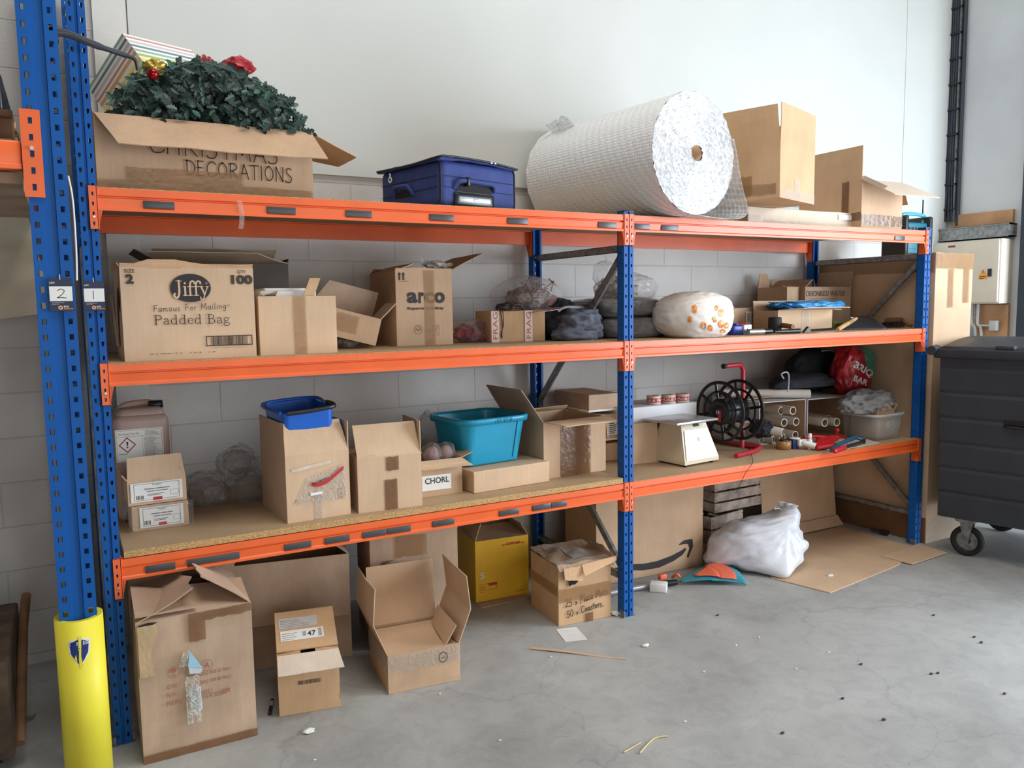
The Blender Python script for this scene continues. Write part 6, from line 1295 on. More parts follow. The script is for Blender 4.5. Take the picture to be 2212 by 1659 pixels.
# --- taped carton
b, w, r_, d_ = boxpx((763.6, 1099), (775, 1109.6), (912.5, 1092), G1); ht = vz(0, 990.7, b) - G1
c = Carton('carton with torn brown tape strips and a raised front flap, right of the pouch carton', b.x, b.y, G1, w, 0.24, ht, r_, CBA, seed=104)
c.done(); fh = (vz(0, 922, b) - G1 - ht); c.flap('F', fh*1.06, -20, in0=-0.004, in1=0.012); c.flap('R', fh*1.03, 0, in0=0.0); c.flap('L', 0.08, -82); c.flap('B', 0.07, -84)
a = c.f(835, 1017); q = c.f(861, 985); c.tape(a[0], a[1], q[0], q[1], mat_=TAPED); a = c.f(833, 1104); q = c.f(858, 1034); c.tape(a[0], max(a[1], 0.002), q[0], q[1], mat_=TAPED)
# --- CHORL carton
b, w, r_, d_ = boxpx((905, 1066), (913, 1075), (998.8, 1063.8), G1); hc = vz(0, 998, b) - G1
c = Carton('small carton with a large CHORL paper label and bubble wrap inside', b.x - 0.02, b.y, G1, w + 0.02, 0.22, hc, r_, CBB, seed=105)
c.done(); a = c.f(912, 1062); q = c.f(974, 1022)
def chorl(mb, M2, w_, h_): mb.text('CHORL', w_*0.10, h_*0.44, w_*0.93, h_*0.84, 1, 0.02, 0, M2)
c.sticker(max(a[0], 0.003), max(a[1], 0.012), q[0], q[1], fn=chorl); c.flap('F', 0.058, 122, in0=0.0, in1=-0.035, mat_=CBA); c.flap('R', 0.06, 70); c.flap('L', 0.05, -20)
t = thing('bubble_wrapped_item', 'items in bubble wrap filling the CHORL carton', 'bubble wrap', (b.x + 0.08, b.y + 0.1, G1 + 0.06))
for k, (u, v, r_) in enumerate(((932, 978, .05), (962, 975, .048))):
    q = at(u, v, y=b.y + 0.09); mb = MW(); blob(mb, (q.x, q.y, q.z - 0.015), (r_, 0.05, 0.06), 120 + k, 0.12, 2.5, 0.07, 3, None, 4); mb.build('wrap', BUB, t)
    mb = MW(); blob(mb, (q.x, q.y, q.z - 0.02), (r_*0.8, 0.035, 0.05), 124 + k, 0.15, 2.5, 0.05, 5, None, 3); mb.build('item', mat('pinkish_item', (176, 140, 138), 0.6, var=0.2), t)
mb = MW(); q = at(945, 930, y=0.45); blob(mb, (q.x, 0.55, q.z - 0.05), (0.07, 0.06, 0.12), 128, 0.3, 2.2, 0.2, 4, G1, 4); tag(mb.build('clear_film_bundle', BUB), 'loose clear film bundle behind the CHORL carton', 'plastic film')
# --- flat carton with the teal tote on it
b, w, r_, d_ = boxpx((1000.7, 1060), (1024, 1067), (1187, 1040.4), G1); hf = vz(0, 1020, b) - G1
c = Carton('flat brown carton under the teal storage box', b.x, b.y, G1, w, 0.36, hf, r_, CBA, open_=False, seed=106, warp=0.003)
c.done(); c.tape(w*0.1, 0.12, w*0.9, 0.17, 'T', mat_=TAPEC)
zt_ = G1 + hf + 0.004
b2, w2, r2_, d2 = boxpx((958, 976), (1010.4, 1009), (1122, 991.8), zt_); htt = vz(0, 905, b2) - zt_
TQ = mat('teal_plastic', (20, 150, 186), 0.35, var=0.04, spec=0.5)
t = thing('storage_box', 'teal plastic storage box standing on the flat carton', 'storage box', (b2.x, b2.y, zt_), r2_)
w2 = w2; d2 = 0.26; G_ = 0.038
def tubz(rings, w_, d_, r=0.03, n=6):
    vs = []; fs = []; N_ = 4*(n + 1)
    for z, g in rings:
        for cx_, cy_, a0 in ((w_ - r, r, -90), (w_ - r, d_ - r, 0), (r, d_ - r, 90), (r, r, 180)):
            for k in range(n + 1):
                a = R(a0 + 90*k/n); vs.append((cx_ + (r + g)*math.cos(a), cy_ + (r + g)*math.sin(a), z))
    m_ = len(rings)
    for j in range(m_ - 1):
        for i in range(N_): fs.append((j*N_ + i, j*N_ + (i+1) % N_, (j+1)*N_ + (i+1) % N_, (j+1)*N_ + i))
    fs += [tuple(range(N_))[::-1], tuple(range((m_-1)*N_, m_*N_))]
    return vs, fs
mb = MB(); v_, f_ = tubz([(0, -0.004), (0.006, 0.0), (htt - 0.012, G_), (htt - 0.012, G_ - 0.004), (0.012, -0.006)], w2, d2); mb.add(v_, f_, 0, False); mb.build('body', TQ, t)
mb = MB(); v_, f_ = tubz([(htt - 0.028, G_ + 0.004), (htt - 0.03, G_ + 0.016), (htt - 0.008, G_ + 0.019), (htt - 0.002, G_ + 0.015), (htt - 0.001, G_ + 0.002), (htt - 0.01, G_ - 0.004)], w2, d2); mb.add(v_, f_[:-2], 0, True); rm_ = mb.build('rim', TQ, t)
mb = MB()
for k in range(12): mb.rbox((w2*0.42 + k*0.0085, -G_ - 0.0205, htt - 0.026), (w2*0.42 + k*0.0085 + 0.005, -G_ - 0.016, htt - 0.006), 0.0015)
mb.build('grip_ribs', TQ, rm_)
mb = MB(); mb.add([(w2 - 0.05, -0.004, 0.02), (w2 - 0.046, -0.008, 0.02), (w2 - 0.036, -G_ - 0.004, htt - 0.03), (w2 - 0.04, -G_ + 0.0, htt - 0.03)], [(0, 1, 2, 3), (3, 2, 1, 0)]); mb.build('corner_step', TQ, t)
# --- big open carton
b, w, r_, d_ = boxpx((1123, 1000), (1187, 1036.5), (1313.7, 1017), G1); ho = vz(0, 914, b) - G1
xl = at(1175, 1036, z=G1)
c = Carton('large open carton with wide flaps beside the middle post on the lower shelf', xl.x, xl.y, G1, (at(1313.7, 1017, z=G1) - xl).length, 0.38, ho, r_, CBB, seed=107, warp=0.002)
c.done(); c.flap('F', 0.16, 91, CBA, in0=0.025, in1=0.05); c.flap('L', 0.20, 33, CBC, in0=0.0, in1=0.03); c.flap('B', 0.05, -60); c.flap('R', 0.12, 173)
c.tape(c.w*0.26, 0, c.w*0.74, ho - 0.03, mat_=TAPED)
# --- stack of three cartons behind
xs, ys = 2.41, 0.52
for k, (lab_, z0, h_) in enumerate((('bottom carton of the stack of three behind the middle post', 0, 0.107), ('middle carton of the stack of three, with a white shipping label', 0.112, 0.135), ('top carton of the stack of three behind the middle post', 0.252, 0.066))):
    zz = G1 - (S1L - S1) if False else G1
    pass
GR = S1 + 0.0003
def stackpx():
    # the stack stands across the middle frame on the right-hand deck
    xa = at(1272, 900, y=0.5).x; xb = at(1339, 900, y=0.5).x
    ks = [(GR, at(1330, 955, y=0.5).z), (at(1330, 950, y=0.5).z, at(1330, 892, y=0.5).z), (at(1330, 886, y=0.5).z, at(1330, 848, y=0.5).z)]
    return xa, xb, ks
xa, xb, ks = stackpx()
labs = ('bottom carton of the stack of three behind the middle post', 'middle carton of the stack of three, bearing a white shipping label', 'top carton of the stack of three behind the middle post')
for k, (z0, z1) in enumerate(ks):
    if k == 0: z0 = GR
    c = Carton(labs[k], max(xa, X1 + PW + 0.02), 0.5, z0 + 0.001 + (0.0008 if k else 0), xb - max(xa, X1 + PW + 0.02), 0.36, z1 - z0 - 0.004, 0, CBB if k != 2 else CBC, open_=False, seed=130 + k); wS = c.w; hS = c.h
    c.done()
    if k: 
        mb = MB(); mb.rbox((-0.0025, -0.0025, -0.001), (wS + 0.0025, 0.3625, 0.010), 0.001); mb.build('strap_band', WHITE, c.T)
    if k == 1: c.sticker(wS*0.42, 0.03, wS*0.98, hS*0.75, fn=lambda mb, M2, w_, h_: (lines(mb, w_*0.4, h_*0.1, w_*0.9, h_*0.9, 6, 1, M2, 3, 0.4), barcode(mb, w_*0.1, h_*0.15, w_*0.3, h_*0.5, 1, M2, 4, 6)))

# ================================================================== LOWER SHELF, RIGHT BAY
# --- carton pieces behind the scale
c = Carton('brown carton under the white box, left of the weighing scale', at(1366, 960, y=0.42).x, 0.42, GR, at(1437, 960, y=0.42).x - at(1366, 960, y=0.42).x, 0.40, at(1430, 911, y=0.42).z - GR - 0.003, 0, CBB, open_=False, seed=140); hB2 = c.h; c.done()
mb = MB(); mb.grid(lambda u, v: at(1368 + 58*u, 1003 - 6*u, z=GR).lerp(at(1368 + 58*u, 1003 - 6*u, z=GR) + Vector((0.0, 0.03, 0.225)), v), 6, 6, 0, False, 0.005); tag(mb.build('cardboard_sheet', CBA), 'brown cardboard sheet standing left of the weighing scale', 'cardboard')
x0_ = at(1438, 890, y=0.42).x; x1_ = at(1500, 890, y=0.42).x
t = thing('white_carton', 'flat white carton with three tape rolls on it, behind the scale', 'box', (x0_ - 0.30, 0.40, GR + hB2 + 0.005)); hw = at(1440, 874, y=0.40).z - GR - hB2 - 0.005
mb = MB(); mb.rbox((0, 0, 0), (x1_ - x0_ + 0.30, 0.28, hw), 0.004); mb.build('body', mat('white_card', (214, 212, 214), 0.5, var=0.03), t)
mb = MB(); hand(mb, 'us', 0.36, 0.015, 0.02, 0.03, 0.002, 0, 0, FRONT); mb.text('11', 0.40, 0.012, 0.408, 0.026, 0, 0, 0, FRONT); mb.build('handwriting', INK, t)
ztop = GR + hB2 + 0.005 + hw
proto = None
def tape_roll(x, y, z):
    t = thing('tape_roll', '', 'tape roll', (x, y, z), 0, 'red printed tape rolls on the white carton')
    mb = MB(); r0, r1, hh = 0.026, 0.041, 0.05; mb.lathe([(r0 + 0.002, 0), (r1, 0), (r1, hh), (r0 + 0.002, hh)], 32, 0, closed=True); mb.build('tape', mat('white_tape', (226, 214, 200), 0.35), t)
    mb = MB(); mb.lathe([(r0, 0.0), (r0 + 0.002, 0), (r0 + 0.002, hh + 0.001), (r0, hh + 0.001)], 28, 0, closed=True); mb.build('core', CBD, t)
    mb = MB(); n_ = 32
    mb.lathe([(r1 + 0.0003, 0.012), (r1 + 0.0003, 0.036)], 32, 0)
    tm = MB(); tm.text('FRAGILE', 0, 0.017, 0.11, 0.031, 0, 0.02); tm.text('FRAGILE', 0.125, 0.017, 0.235, 0.031, 0, 0.02); rr_ = r1 + 0.0007
    mb.add([(rr_*math.sin((p_.x - 0.13)/rr_), -rr_*math.cos((p_.x - 0.13)/rr_), p_.y) for p_ in tm.v], tm.f, 1); mb.build('red_print', [RED, PAPER], t)
    return t
tr0 = tape_roll(0, 0, 0)
for k, (u, lb_) in enumerate(((1412, 'leftmost of three red printed tape rolls on the white carton'), (1444, 'middle of three red printed tape rolls on the white carton'), (1474, 'rightmost of three red printed tape rolls on the white carton'))):
    o = tr0 if k == 0 else dup(tr0); q = at(u, 872, z=ztop + 0.001); o.location = (at(u, 872, y=0.46 - 0.012*k).x, 0.46 - 0.012*k, ztop + 0.001); o['label'] = lb_; o.rotation_euler.z = 0.5*k
# --- weighing scale
SC = mat('scale_beige', (216, 200, 172), 0.45, var=0.03); PLT = mat('scale_front_plate', (232, 236, 240), 0.25, metal=0.15, var=0.02)
b, w, r_, d_ = boxpx((1414.5, 992), (1479.6, 1010.7), (1552.5, 997), GR); hs = vz(0, 921, b + Vector((0.02, 0.06, 0))) - GR
t = thing('weighing_scale', 'beige bench weighing scale with a steel pan on the lower shelf', 'weighing scale', (b.x, b.y, GR), r_)
mb = MB(); yt = 0.075; hs2 = hs
prof = [(0, 0.012), (0, 0.03), (yt, hs2), (yt + 0.155, hs2), (d_*0.93, 0.075), (d_, 0.06), (d_, 0.012)]
def xin(z): return 0.026*max(0, (z - 0.03)/hs2)
vs = [(0 + (0.055*max(0, z - 0.03)/hs2), y, z) for y, z in prof] + [(w - 0.03*max(0, (z - 0.03)/hs2), y, z) for y, z in prof]; n_ = len(prof)
mb.add(vs, [tuple(range(n_)), tuple(range(n_, 2*n_))[::-1]] + [(i, n_ + i, n_ + (i+1) % n_, (i+1) % n_) for i in range(n_)]); mb.build('housing', SC, t)
mb = MB()
for x in (0.02, w - 0.04):
    for y in (0.02, d_ - 0.04): mb.lathe([(0.001, 0), (0.012, 0), (0.01, 0.0125), (0.001, 0.0125)], 12, 0, Matrix.Translation((x, y, 0.0005)))
mb.build('feet', BLACKM, t)
mb = MB(); sl = Vector((0, yt, hs2 - 0.03)).normalized(); nn = Vector((0, -sl.z, sl.y))
mb.grid(lambda u, v: Vector((0.012 + 0.045*v + (w - 0.02 - 0.07*v)*u, 0, 0.034)) + sl*((hs2 - 0.03)*1.02*0.86*v) + nn*0.004, 4, 4, 0, False, 0.003); fp = mb.build('front_plate', PLT, t)
mb = MB()
for x in (0.022, w - 0.02): mb.lathe([(0.001, 0), (0.004, 0), (0.004, 0.002), (0.001, 0.002)], 10, 0, Matrix.Translation(Vector((x, 0, 0.034)) + sl*0.01 + nn*0.004))
mb.build('screw', BLACK, fp)
mb = MB(); q = Vector((w*0.50, 0, 0.034)) + sl*0.1 + nn*0.0045; mb.add([q, q + Vector((0.02, 0, 0)), q + Vector((0.02, 0, 0)) + sl*0.022, q + sl*0.022], [(0, 1, 2, 3)]); mb.build('blue_sticker', mat('faded_blue', (150, 165, 205), 0.4), fp)
mb = MB(); q = Vector((w*0.5, 0, 0.03)) + sl*((hs2 - 0.03)*0.985) + nn*0.001; mb.add([q, q + Vector((0.05, 0, 0)), q + Vector((0.05, 0, 0)) + sl*0.016, q + sl*0.016], [(0, 1, 2, 3)]); mb.build('display_slot', BLACK, t)
zp = at(1480, 905, y=b.y + 0.1).z - GR
mb = MB(); mb.lathe([(0.03, hs2 - 0.004), (0.03, zp - 0.004), (0.001, zp - 0.004)], 16, 0, Matrix.Translation((w*0.5, yt + 0.08, 0))); mb.rbox((0.06, yt + 0.0, hs2), (w - 0.06, yt + 0.15, hs2 + 0.012), 0.004); mb.build('pan_support', BLACK, t)
PAN = mat('pan_steel', (188, 186, 186), 0.3, metal=0.5, var=0.05)
pc = [at(1460, 912, y=b.y + 0.0), at(1559, 902, y=b.y + 0.0)]; pi_ = wm(t).inverted(); px0, px1 = (pi_ @ pc[0]).x, (pi_ @ pc[1]).x
mb = MB(); mb.rbox((px0, -0.0, zp - 0.003), (px1, 0.26, zp + 0.0), 0.0012); mb.rbox((px0, -0.003, zp - 0.012), (px1, 0.0, zp + 0.0), 0.001); mb.rbox((px0 - 0.0, 0.0, zp - 0.012), (px0 + 0.003, 0.26, zp), 0.001); mb.rbox((px1 - 0.003, 0.0, zp - 0.012), (px1, 0.26, zp), 0.001); mb.build('weighing_pan', PAN, t)
# --- cable reel on a red tube stand
RTUBE = mat('red_tube', (186, 40, 58), 0.3, var=0.04, spec=0.6)
t = thing('cable_reel', 'empty black cable reel on a red tubular stand', 'cable reel', tuple(at(1575, 960, y=0.35)[:2]) + (GR,))
c1 = at(1555, 889, y=0.30); c2 = at(1607, 888, y=0.36); axd = (c2 - c1).normalized(); rd = 0.190
rd = (at(1555, 822, y=0.30).z - c1.z)*1.0
axv = Vector((1.0, 0.08, 0)).normalized(); c1 = at(1555, 890, y=0.30); RLN = 0.17; c2 = c1 + axv*RLN
if c1.z - rd < GR + 0.012: rd = c1.z - GR - 0.012
def disc(c_, nm):
    u = Vector((0, 0, 1)); w_ = axv.cross(u).normalized(); Md = Matrix(((w_.x, u.x, axv.x, c_.x), (w_.y, u.y, axv.y, c_.y), (w_.z, u.z, axv.z, c_.z), (0, 0, 0, 1)))
    mb = MW(); mb.lathe([(rd*0.90, -0.004), (rd, -0.004), (rd, 0.004), (rd*0.90, 0.004)], 56, 0, Md, closed=True); mb.lathe([(rd*0.62, -0.003), (rd*0.69, -0.003), (rd*0.69, 0.003), (rd*0.62, 0.003)], 48, 0, Md, closed=True)
    mb.lathe([(rd*0.1, -0.004), (rd*0.43, -0.004), (rd*0.43, 0.004), (rd*0.1, 0.004)], 40, 0, Md, closed=True)
    for k in range(8):
        mb.box((rd*0.40, -0.008, -0.003), (rd*0.93, 0.008, 0.003), 0, Md @ Matrix.Rotation(2*math.pi*k/8 + 0.2, 4, 'Z'))
    o = mb.build(nm, BLACK, t); return Md
M1_ = disc(c1, 'flange'); M2_ = disc(c2, 'flange')
mb = MW(); mb.lathe([(rd*0.41, 0), (rd*0.41, RLN), (rd*0.36, RLN), (rd*0.36, 0)], 40, 0, M1_, closed=True); mb.build('drum', BLACK, t)
mb = MW(); mb.lathe([(0.001, -0.012), (rd*0.2, -0.012), (rd*0.24, -0.004)], 20, 0, M1_); mb.build('hub', BLACKM, t)
mb = MW(); mb.box((0.0, -0.055, -0.016), (0.02, 0.012, -0.0125), 0, M1_); mb.build('red_latch', RED, t)
mb = MW(); mb.lathe([(0.006, -0.022), (0.012, -0.022), (0.012, -0.012), (0.006, -0.012)], 16, 0, M1_, closed=True); mb.build('axle_nut', STEEL, t)
cc = c2 + axv*0.03; rt = 0.0135
up_ = Vector((cc.x, cc.y, GR + rt + 0.02)); tp_ = at(1602, 805, y=cc.y); en = at(1567, 791, y=cc.y - 0.03)
mb = MW(); mb.tube(cat([Vector((cc.x, cc.y, GR + 0.02)), Vector((cc.x, cc.y, GR + 0.2)), Vector((cc.x, cc.y, en.z - 0.06)), Vector((cc.x - 0.012, cc.y - 0.004, en.z - 0.02)), Vector((cc.x - 0.045, cc.y - 0.012, en.z)), en], 6), rt, 12); mb.build('stand_post', RTUBE, t)
e0 = at(1590, 985, z=GR + rt); k1 = at(1628, 975, z=GR + rt); k2 = at(1642, 966, z=GR + rt); k3 = at(1605, 962, z=GR + rt); k4 = at(1540, 951, z=GR + rt)
for q in (e0, k1, k2, k3, k4): q.z = GR + rt + 0.001
mb = MW(); mb.tube(cat([e0, k1, k2.lerp(k1, .2), k2, k2.lerp(k3, .4), k3, k4], 5), rt, 12); mb.build('stand_foot', RTUBE, t)
mb = MW(); dv = (en - (Vector((cc.x - 0.045, cc.y - 0.012, en.z)))).normalized(); mb.tube([en, en + dv*0.022], rt*1.12, 12); mb.build('end_cap', BLACKM, t)
mb = MW(); mb.tube([c1, cc], 0.010, 12); mb.build('axle', STEEL, t)
mb = MB(); mb.tube(cat([at(1617, 962, z=GR + 0.004), at(1624, 985, z=GR + 0.004), at(1625, 1000, y=-0.006), at(1610, 1022, y=-0.012), at(1602, 1040, y=-0.012), at(1590, 1065, y=-0.01)], 6), 0.0016, 6); tag(mb.build('thin_wire', DARK), 'thin dark wire hanging from the reel over the orange beam', 'wire')
# --- two white cartons of cardboard tubes and the loose tubes
TUB = mat('white_tube', (224, 216, 204), 0.5, var=0.04); TUBI = mat('tube_inside', (186, 162, 132), 0.7)
def pipe(label, mouth, dirv, r, L_, group='cardboard tubes', name='postal_tube'):
    m_ = Vector(mouth); d = Vector(dirv).normalized(); t = thing(name, label, 'tube', tuple(m_), 0, group)
    ax = d; u = ax.orthogonal().normalized(); w_ = ax.cross(u); Mp = Matrix(((u.x, w_.x, ax.x, m_.x), (u.y, w_.y, ax.y, m_.y), (u.z, w_.z, ax.z, m_.z), (0, 0, 0, 1)))
    mb = MW(); mb.lathe([(r, 0), (r, L_)], 20, 0, Mp); mb.lathe([(r, 0), (r*0.8, -0.0004)], 20, 0, Mp); mb.build('wall', TUB, t)
    mb = MW(); mb.lathe([(r*0.8, 0), (r*0.8, L_)], 20, 0, Mp); mb.build('lining', TUBI, t); return t
WC = mat('white_carton_outer', (206, 202, 204), 0.5, var=0.05)
def openfront(label, x, y, w_, d_, h_, rz, z=GR, seed=0):
    t = thing('tube_carton', label, 'box', (x, y, z), rz); mb = MB(); k = 0.005
    def sl_(a, b, mi): mb.box(a, b, 0)
    mb.box((0, 0, 0), (w_, d_, k)); mb.box((0, 0, h_ - k), (w_, d_, h_)); mb.box((0, 0, k), (k, d_, h_ - k)); mb.box((w_ - k, 0, k), (w_, d_, h_ - k)); mb.box((k, d_ - k, k), (w_ - k, d_, h_ - k)); mb.build('body', WC, t)
    mb = MB(); e = 0.0006; mb.box((k, 0.001, k), (w_ - k, d_ - k - e, k + e)); mb.box((k, 0.001, h_ - k - e), (w_ - k, d_ - k - e, h_ - k)); mb.box((k, 0.001, k + e), (k + e, d_ - k - e, h_ - k - e)); mb.box((w_ - k - e, 0.001, k + e), (w_ - k, d_ - k - e, h_ - k - e)); mb.box((k + e, d_ - k - 2*e, k + e), (w_ - k - e, d_ - k - e, h_ - k - e)); mb.build('lining', CBB, t)
    return t, Matrix.Translation((x, y, z)) @ Matrix.Rotation(R(rz), 4, 'Z')
y1_ = 0.40; xa = at(1640, 900, y=y1_).x; xb = at(1733, 900, y=y1_).x; hT = at(1700, 864, y=y1_).z - GR
t1, MT1 = openfront('left white carton lying open with white tubes inside, behind the reel', xa, y1_, xb - xa, 0.45, hT, -4)
t2, MT2 = openfront('right white carton lying open with white tubes inside, beside the clear tub', xb + 0.012, y1_ - 0.03, at(1822, 900, y=y1_).x - xb - 0.03, 0.45, hT - 0.004, -4)
def inbox(px, r, k, lab_, proud=0.06, L_=0.4, MT=None):
    Mi = (MT or MT1); q = hitp(px[0], px[1], Mi @ Vector((0, -proud, 0)), (Mi.to_3x3() @ Vector((0, 1, 0)))); d = Mi.to_3x3() @ Vector((0, 1, 0)); q.z = max(q.z, GR + r + 0.008)
    return pipe(lab_, q, d, r, L_)
for k, (px, lb_, pr_) in enumerate((((1688, 887), 'upper left white tube in the left tube carton', .0), ((1713, 887), 'upper right white tube in the left tube carton', .07), ((1694, 913), 'second row left white tube in the left tube carton', .03), ((1720, 911), 'second row right white tube in the left tube carton', .05), ((1718, 940), 'bottom white tube in the left tube carton, behind the tape gun', .05), ((1690, 944), 'bottom left white tube half hidden by the black-capped tube', .02))):
    inbox(px, 0.026, k, lb_, pr_)
for px, lb_, pr_ in (((1782, 913), 'left white tube in the right tube carton', .05), ((1808, 912), 'right white tube in the right tube carton', .06), ((1790, 905), 'back white tube in the right tube carton', -.1)):
    inbox(px, 0.028, 0, lb_, pr_, MT=MT2)
q = at(1750, 861, y=y1_ - 0.04); q.z = GR + hT + 0.032; pipe('single white tube lying on top of the two tube cartons', q, (-0.75, 0.62, 0.0), 0.028, 0.55)
q = at(1645, 952, z=GR + 0.027); q.z = GR + 0.027; pipe('leftmost loose white tube on the shelf behind the reel foot', q, (-0.35, 1, 0), 0.026, 0.24)
q = at(1671, 950, z=GR + 0.027); q.z = GR + 0.027; pipe('loose white tube on the shelf beside the left tube carton', q, (-0.42, 1, 0), 0.026, 0.26)
q = at(1691, 935, y=0.26); q.z = max(q.z, GR + 0.03)
tk = pipe('white tube with a black cloth wrapped over its back end', q, (-0.55, 1, 0.16), 0.029, 0.30)
mb = MW(); q2 = q + Vector((-0.55, 1, 0.16)).normalized()*0.13; crumple(mb, q2, (0.07, 0.07, 0.055), 14, 0, 0.25, 4, zmin=GR + 0.03); mb.build('black_wrap', CLOD, tk)
mb = MB(); mb.grid(lambda u, v: MT1 @ Vector((0.0 + (xb - xa)*0.7*u, 0.1 + 0.35*v, hT + 0.012 + 0.01*u)), 5, 5, 0, False, 0.005); tag(mb.build('cardboard_sheet', CBC), 'grey-brown cardboard sheet lying on the left tube carton', 'cardboard')
# --- small things by the tubes
q = at(1697, 971, z=GR)
t = thing('tape_dispenser', 'brown tape roll on a blue and white hand dispenser', 'tape dispenser', (q.x, q.y, GR), -15)
mb = MB(); mb.lathe([(0.028, 0), (0.044, 0), (0.044, 0.05), (0.028, 0.05)], 28, 0, Matrix.Translation((0.0, 0.02, 0.001)), closed=True); mb.build('tape_roll', mat('brown_tape', (170, 122, 74), 0.3, var=0.05), t)
mb = MB(); mb.lathe([(0.001, 0), (0.028, 0), (0.028, 0.056), (0.02, 0.06), (0.001, 0.06)], 20, 0, Matrix.Translation((0.0, 0.02, 0.001))); mb.build('core', BLACK, t)
mb = MB(); mb.rbox((0.045, -0.01, 0.001), (0.085, 0.06, 0.058), 0.004); mb.build('frame', mat('dispenser_blue', (36, 64, 130), 0.4), t); mb = MB(); mb.lathe([(0.008, 0), (0.034, 0), (0.034, 0.006), (0.008, 0.006)], 24, 0, Matrix.Translation((0.075, 0.02, 0.06)), closed=True); mb.build('guide_wheel', WHITE, t)
mb = MB(); mb.rbox((0.07, -0.035, 0.02), (0.13, -0.01, 0.062), 0.005); mb.tube([(0.10, -0.03, 0.042), (0.155, -0.075, 0.022)], [0.017, 0.021], 14); mb.build('white_handle', WHITE, t)
q = at(1749, 971, z=GR)
t = thing('glue_bottle', 'small white bottle standing by the tape dispenser', 'bottle', (q.x, q.y, GR)); mb = MB(); mb.lathe([(0.001, 0.001), (0.014, 0.001), (0.014, 0.058), (0.007, 0.066), (0.007, 0.07)], 18); mb.build('body', WHITE, t); mb = MB(); mb.lathe([(0.009, 0.068), (0.011, 0.07), (0.010, 0.098), (0.001, 0.1)], 16); mb.build('cap', PAPER, t)
mb = MB(); tm = MB(); tm.text('UHU', -0.008, 0.02, 0.008, 0.045, 0, 0.02); mb.add([(0.0145*math.sin(p_.x/0.0145), -0.0145*math.cos(p_.x/0.0145), p_.y) for p_ in tm.v], tm.f, 0); mb.build('print', INKBL, t)
mb = MB(); P_ = [at(1752, 960, z=GR), at(1797, 977, z=GR), at(1830, 970, z=GR), at(1900, 958, z=GR), at(1865, 948, z=GR), at(1790, 950, z=GR)]; mb.add([(p_.x, p_.y, GR + 0.0005) for p_ in P_] + [(p_.x, p_.y, GR + 0.005) for p_ in P_], [tuple(range(6))[::-1], tuple(range(6, 12))] + [(i, (i+1) % 6, 6 + (i+1) % 6, 6 + i) for i in range(6)]); tag(mb.build('card_sheet', CBP), 'pale torn card sheet under the red and blue staple guns', 'card')
TR = mat('gun_red', (200, 34, 40), 0.35, var=0.05); TB = mat('gun_teal_blue', (44, 84, 112), 0.4, var=0.05)
z0 = GR + 0.006
def lay(u, v, h=0.0): q = at(u, v, z=z0 + h); q.z = z0 + h; return q
t = thing('tape_gun', 'red tape gun lying on the pale card sheet', 'tape gun', tuple(lay(1780, 960)))
mb = MW(); mb.tube(cat([lay(1737, 944, .05), lay(1760, 943, .05), lay(1782, 945, .045)], 4), [0.010]*4 + [0.012]*4 + [0.016], 10); mb.build('handle', TR, t)
mb = MW(); P_ = [lay(1762, 958, .03), lay(1770, 944, .05), lay(1800, 940, .055), lay(1818, 944, .045), lay(1806, 954, .035), lay(1770, 966, .02)]; mb.add(P_ + [p_ + Vector((0.015, 0.03, -0.012)) for p_ in P_], [tuple(range(6)), tuple(range(6, 12))[::-1]] + [(i, 6 + i, 6 + (i+1) % 6, (i+1) % 6) for i in range(6)]); mb.build('body', TR, t)
mb = MW(); mb.tube([lay(1764, 968, .012), lay(1800, 962, .016)], 0.014, 8); mb.build('base_plate', TR, t)
mb = MW(); mb.tube([lay(1806, 936, .05), lay(1836, 950, .035)], 0.009, 8); sphere(mb, lay(1808, 929, .058), 0.016); mb.build('roller_arm', TR, t)
t = thing('staple_plier', 'blue plier stapler lying between the red tools', 'stapler', tuple(lay(1830, 960)))
mb = MW(); mb.tube(cat([lay(1796, 973, .014), lay(1806, 964, .022), lay(1830, 952, .036), lay(1850, 944, .04)], 4), [0.012]*9 + [0.015]*3 + [0.014], 8); mb.build('handle', TB, t); mb = MW(); mb.tube([lay(1848, 945, .04), lay(1868, 951, .02)], 0.011, 8); mb.build('jaw', TB, t)
t = thing('red_grip_plier', 'plier with a red grip and dark steel jaw at the front of the card', 'pliers', tuple(lay(1830, 966)))
mb = MW(); mb.tube(cat([lay(1801, 975, .014), lay(1812, 971, .016), lay(1825, 967, .016)], 4), [0.010] + [0.016]*7 + [0.014], 10); mb.build('grip', mat('grip_red', (190, 40, 60), 0.4), t); mb = MW(); mb.tube([lay(1825, 967, .016), lay(1866, 953, .014)], 0.010, 8); mb.box(tuple(lay(1860, 956, .004)), tuple(lay(1868, 949, .03))); mb.build('jaw', GUN, t)
# --- clear tub with cardboard and grey blanket
CLR = clear('clear_tub_plastic', (214, 216, 216), 0.16, 0.15, 0.1, 6)
fl = at(1826, 945, z=GR); fc = at(1880, 955, z=GR); fr_ = at(1966, 940, z=GR); e_ = fr_ - fc
t = thing('clear_tub', 'clear plastic tub of cardboard at the right end of the lower shelf', 'storage tub', (4.345, fc.y, GR), 2)
wt = 0.262; ht_ = vz(0, 899, fc) - GR; dt = 0.25
mb = MB(); v_, f_ = tubz([(0.001, -0.004), (0.006, 0.0), (ht_, 0.022), (ht_, 0.020), (0.008, -0.003)], wt, dt, 0.035); mb.add(v_, f_, 0, True); mb.build('body', CLR, t)
mb = MB(); v_, f_ = tubz([(ht_ - 0.012, 0.022), (ht_ - 0.014, 0.032), (ht_ + 0.002, 0.034), (ht_ + 0.003, 0.02)], wt, dt, 0.035); mb.add(v_, f_[:-2], 0, True); mb.build('rim', mat('tub_rim', (206, 208, 210), 0.3, alpha=0.75), t)
TW_ = wm(t)
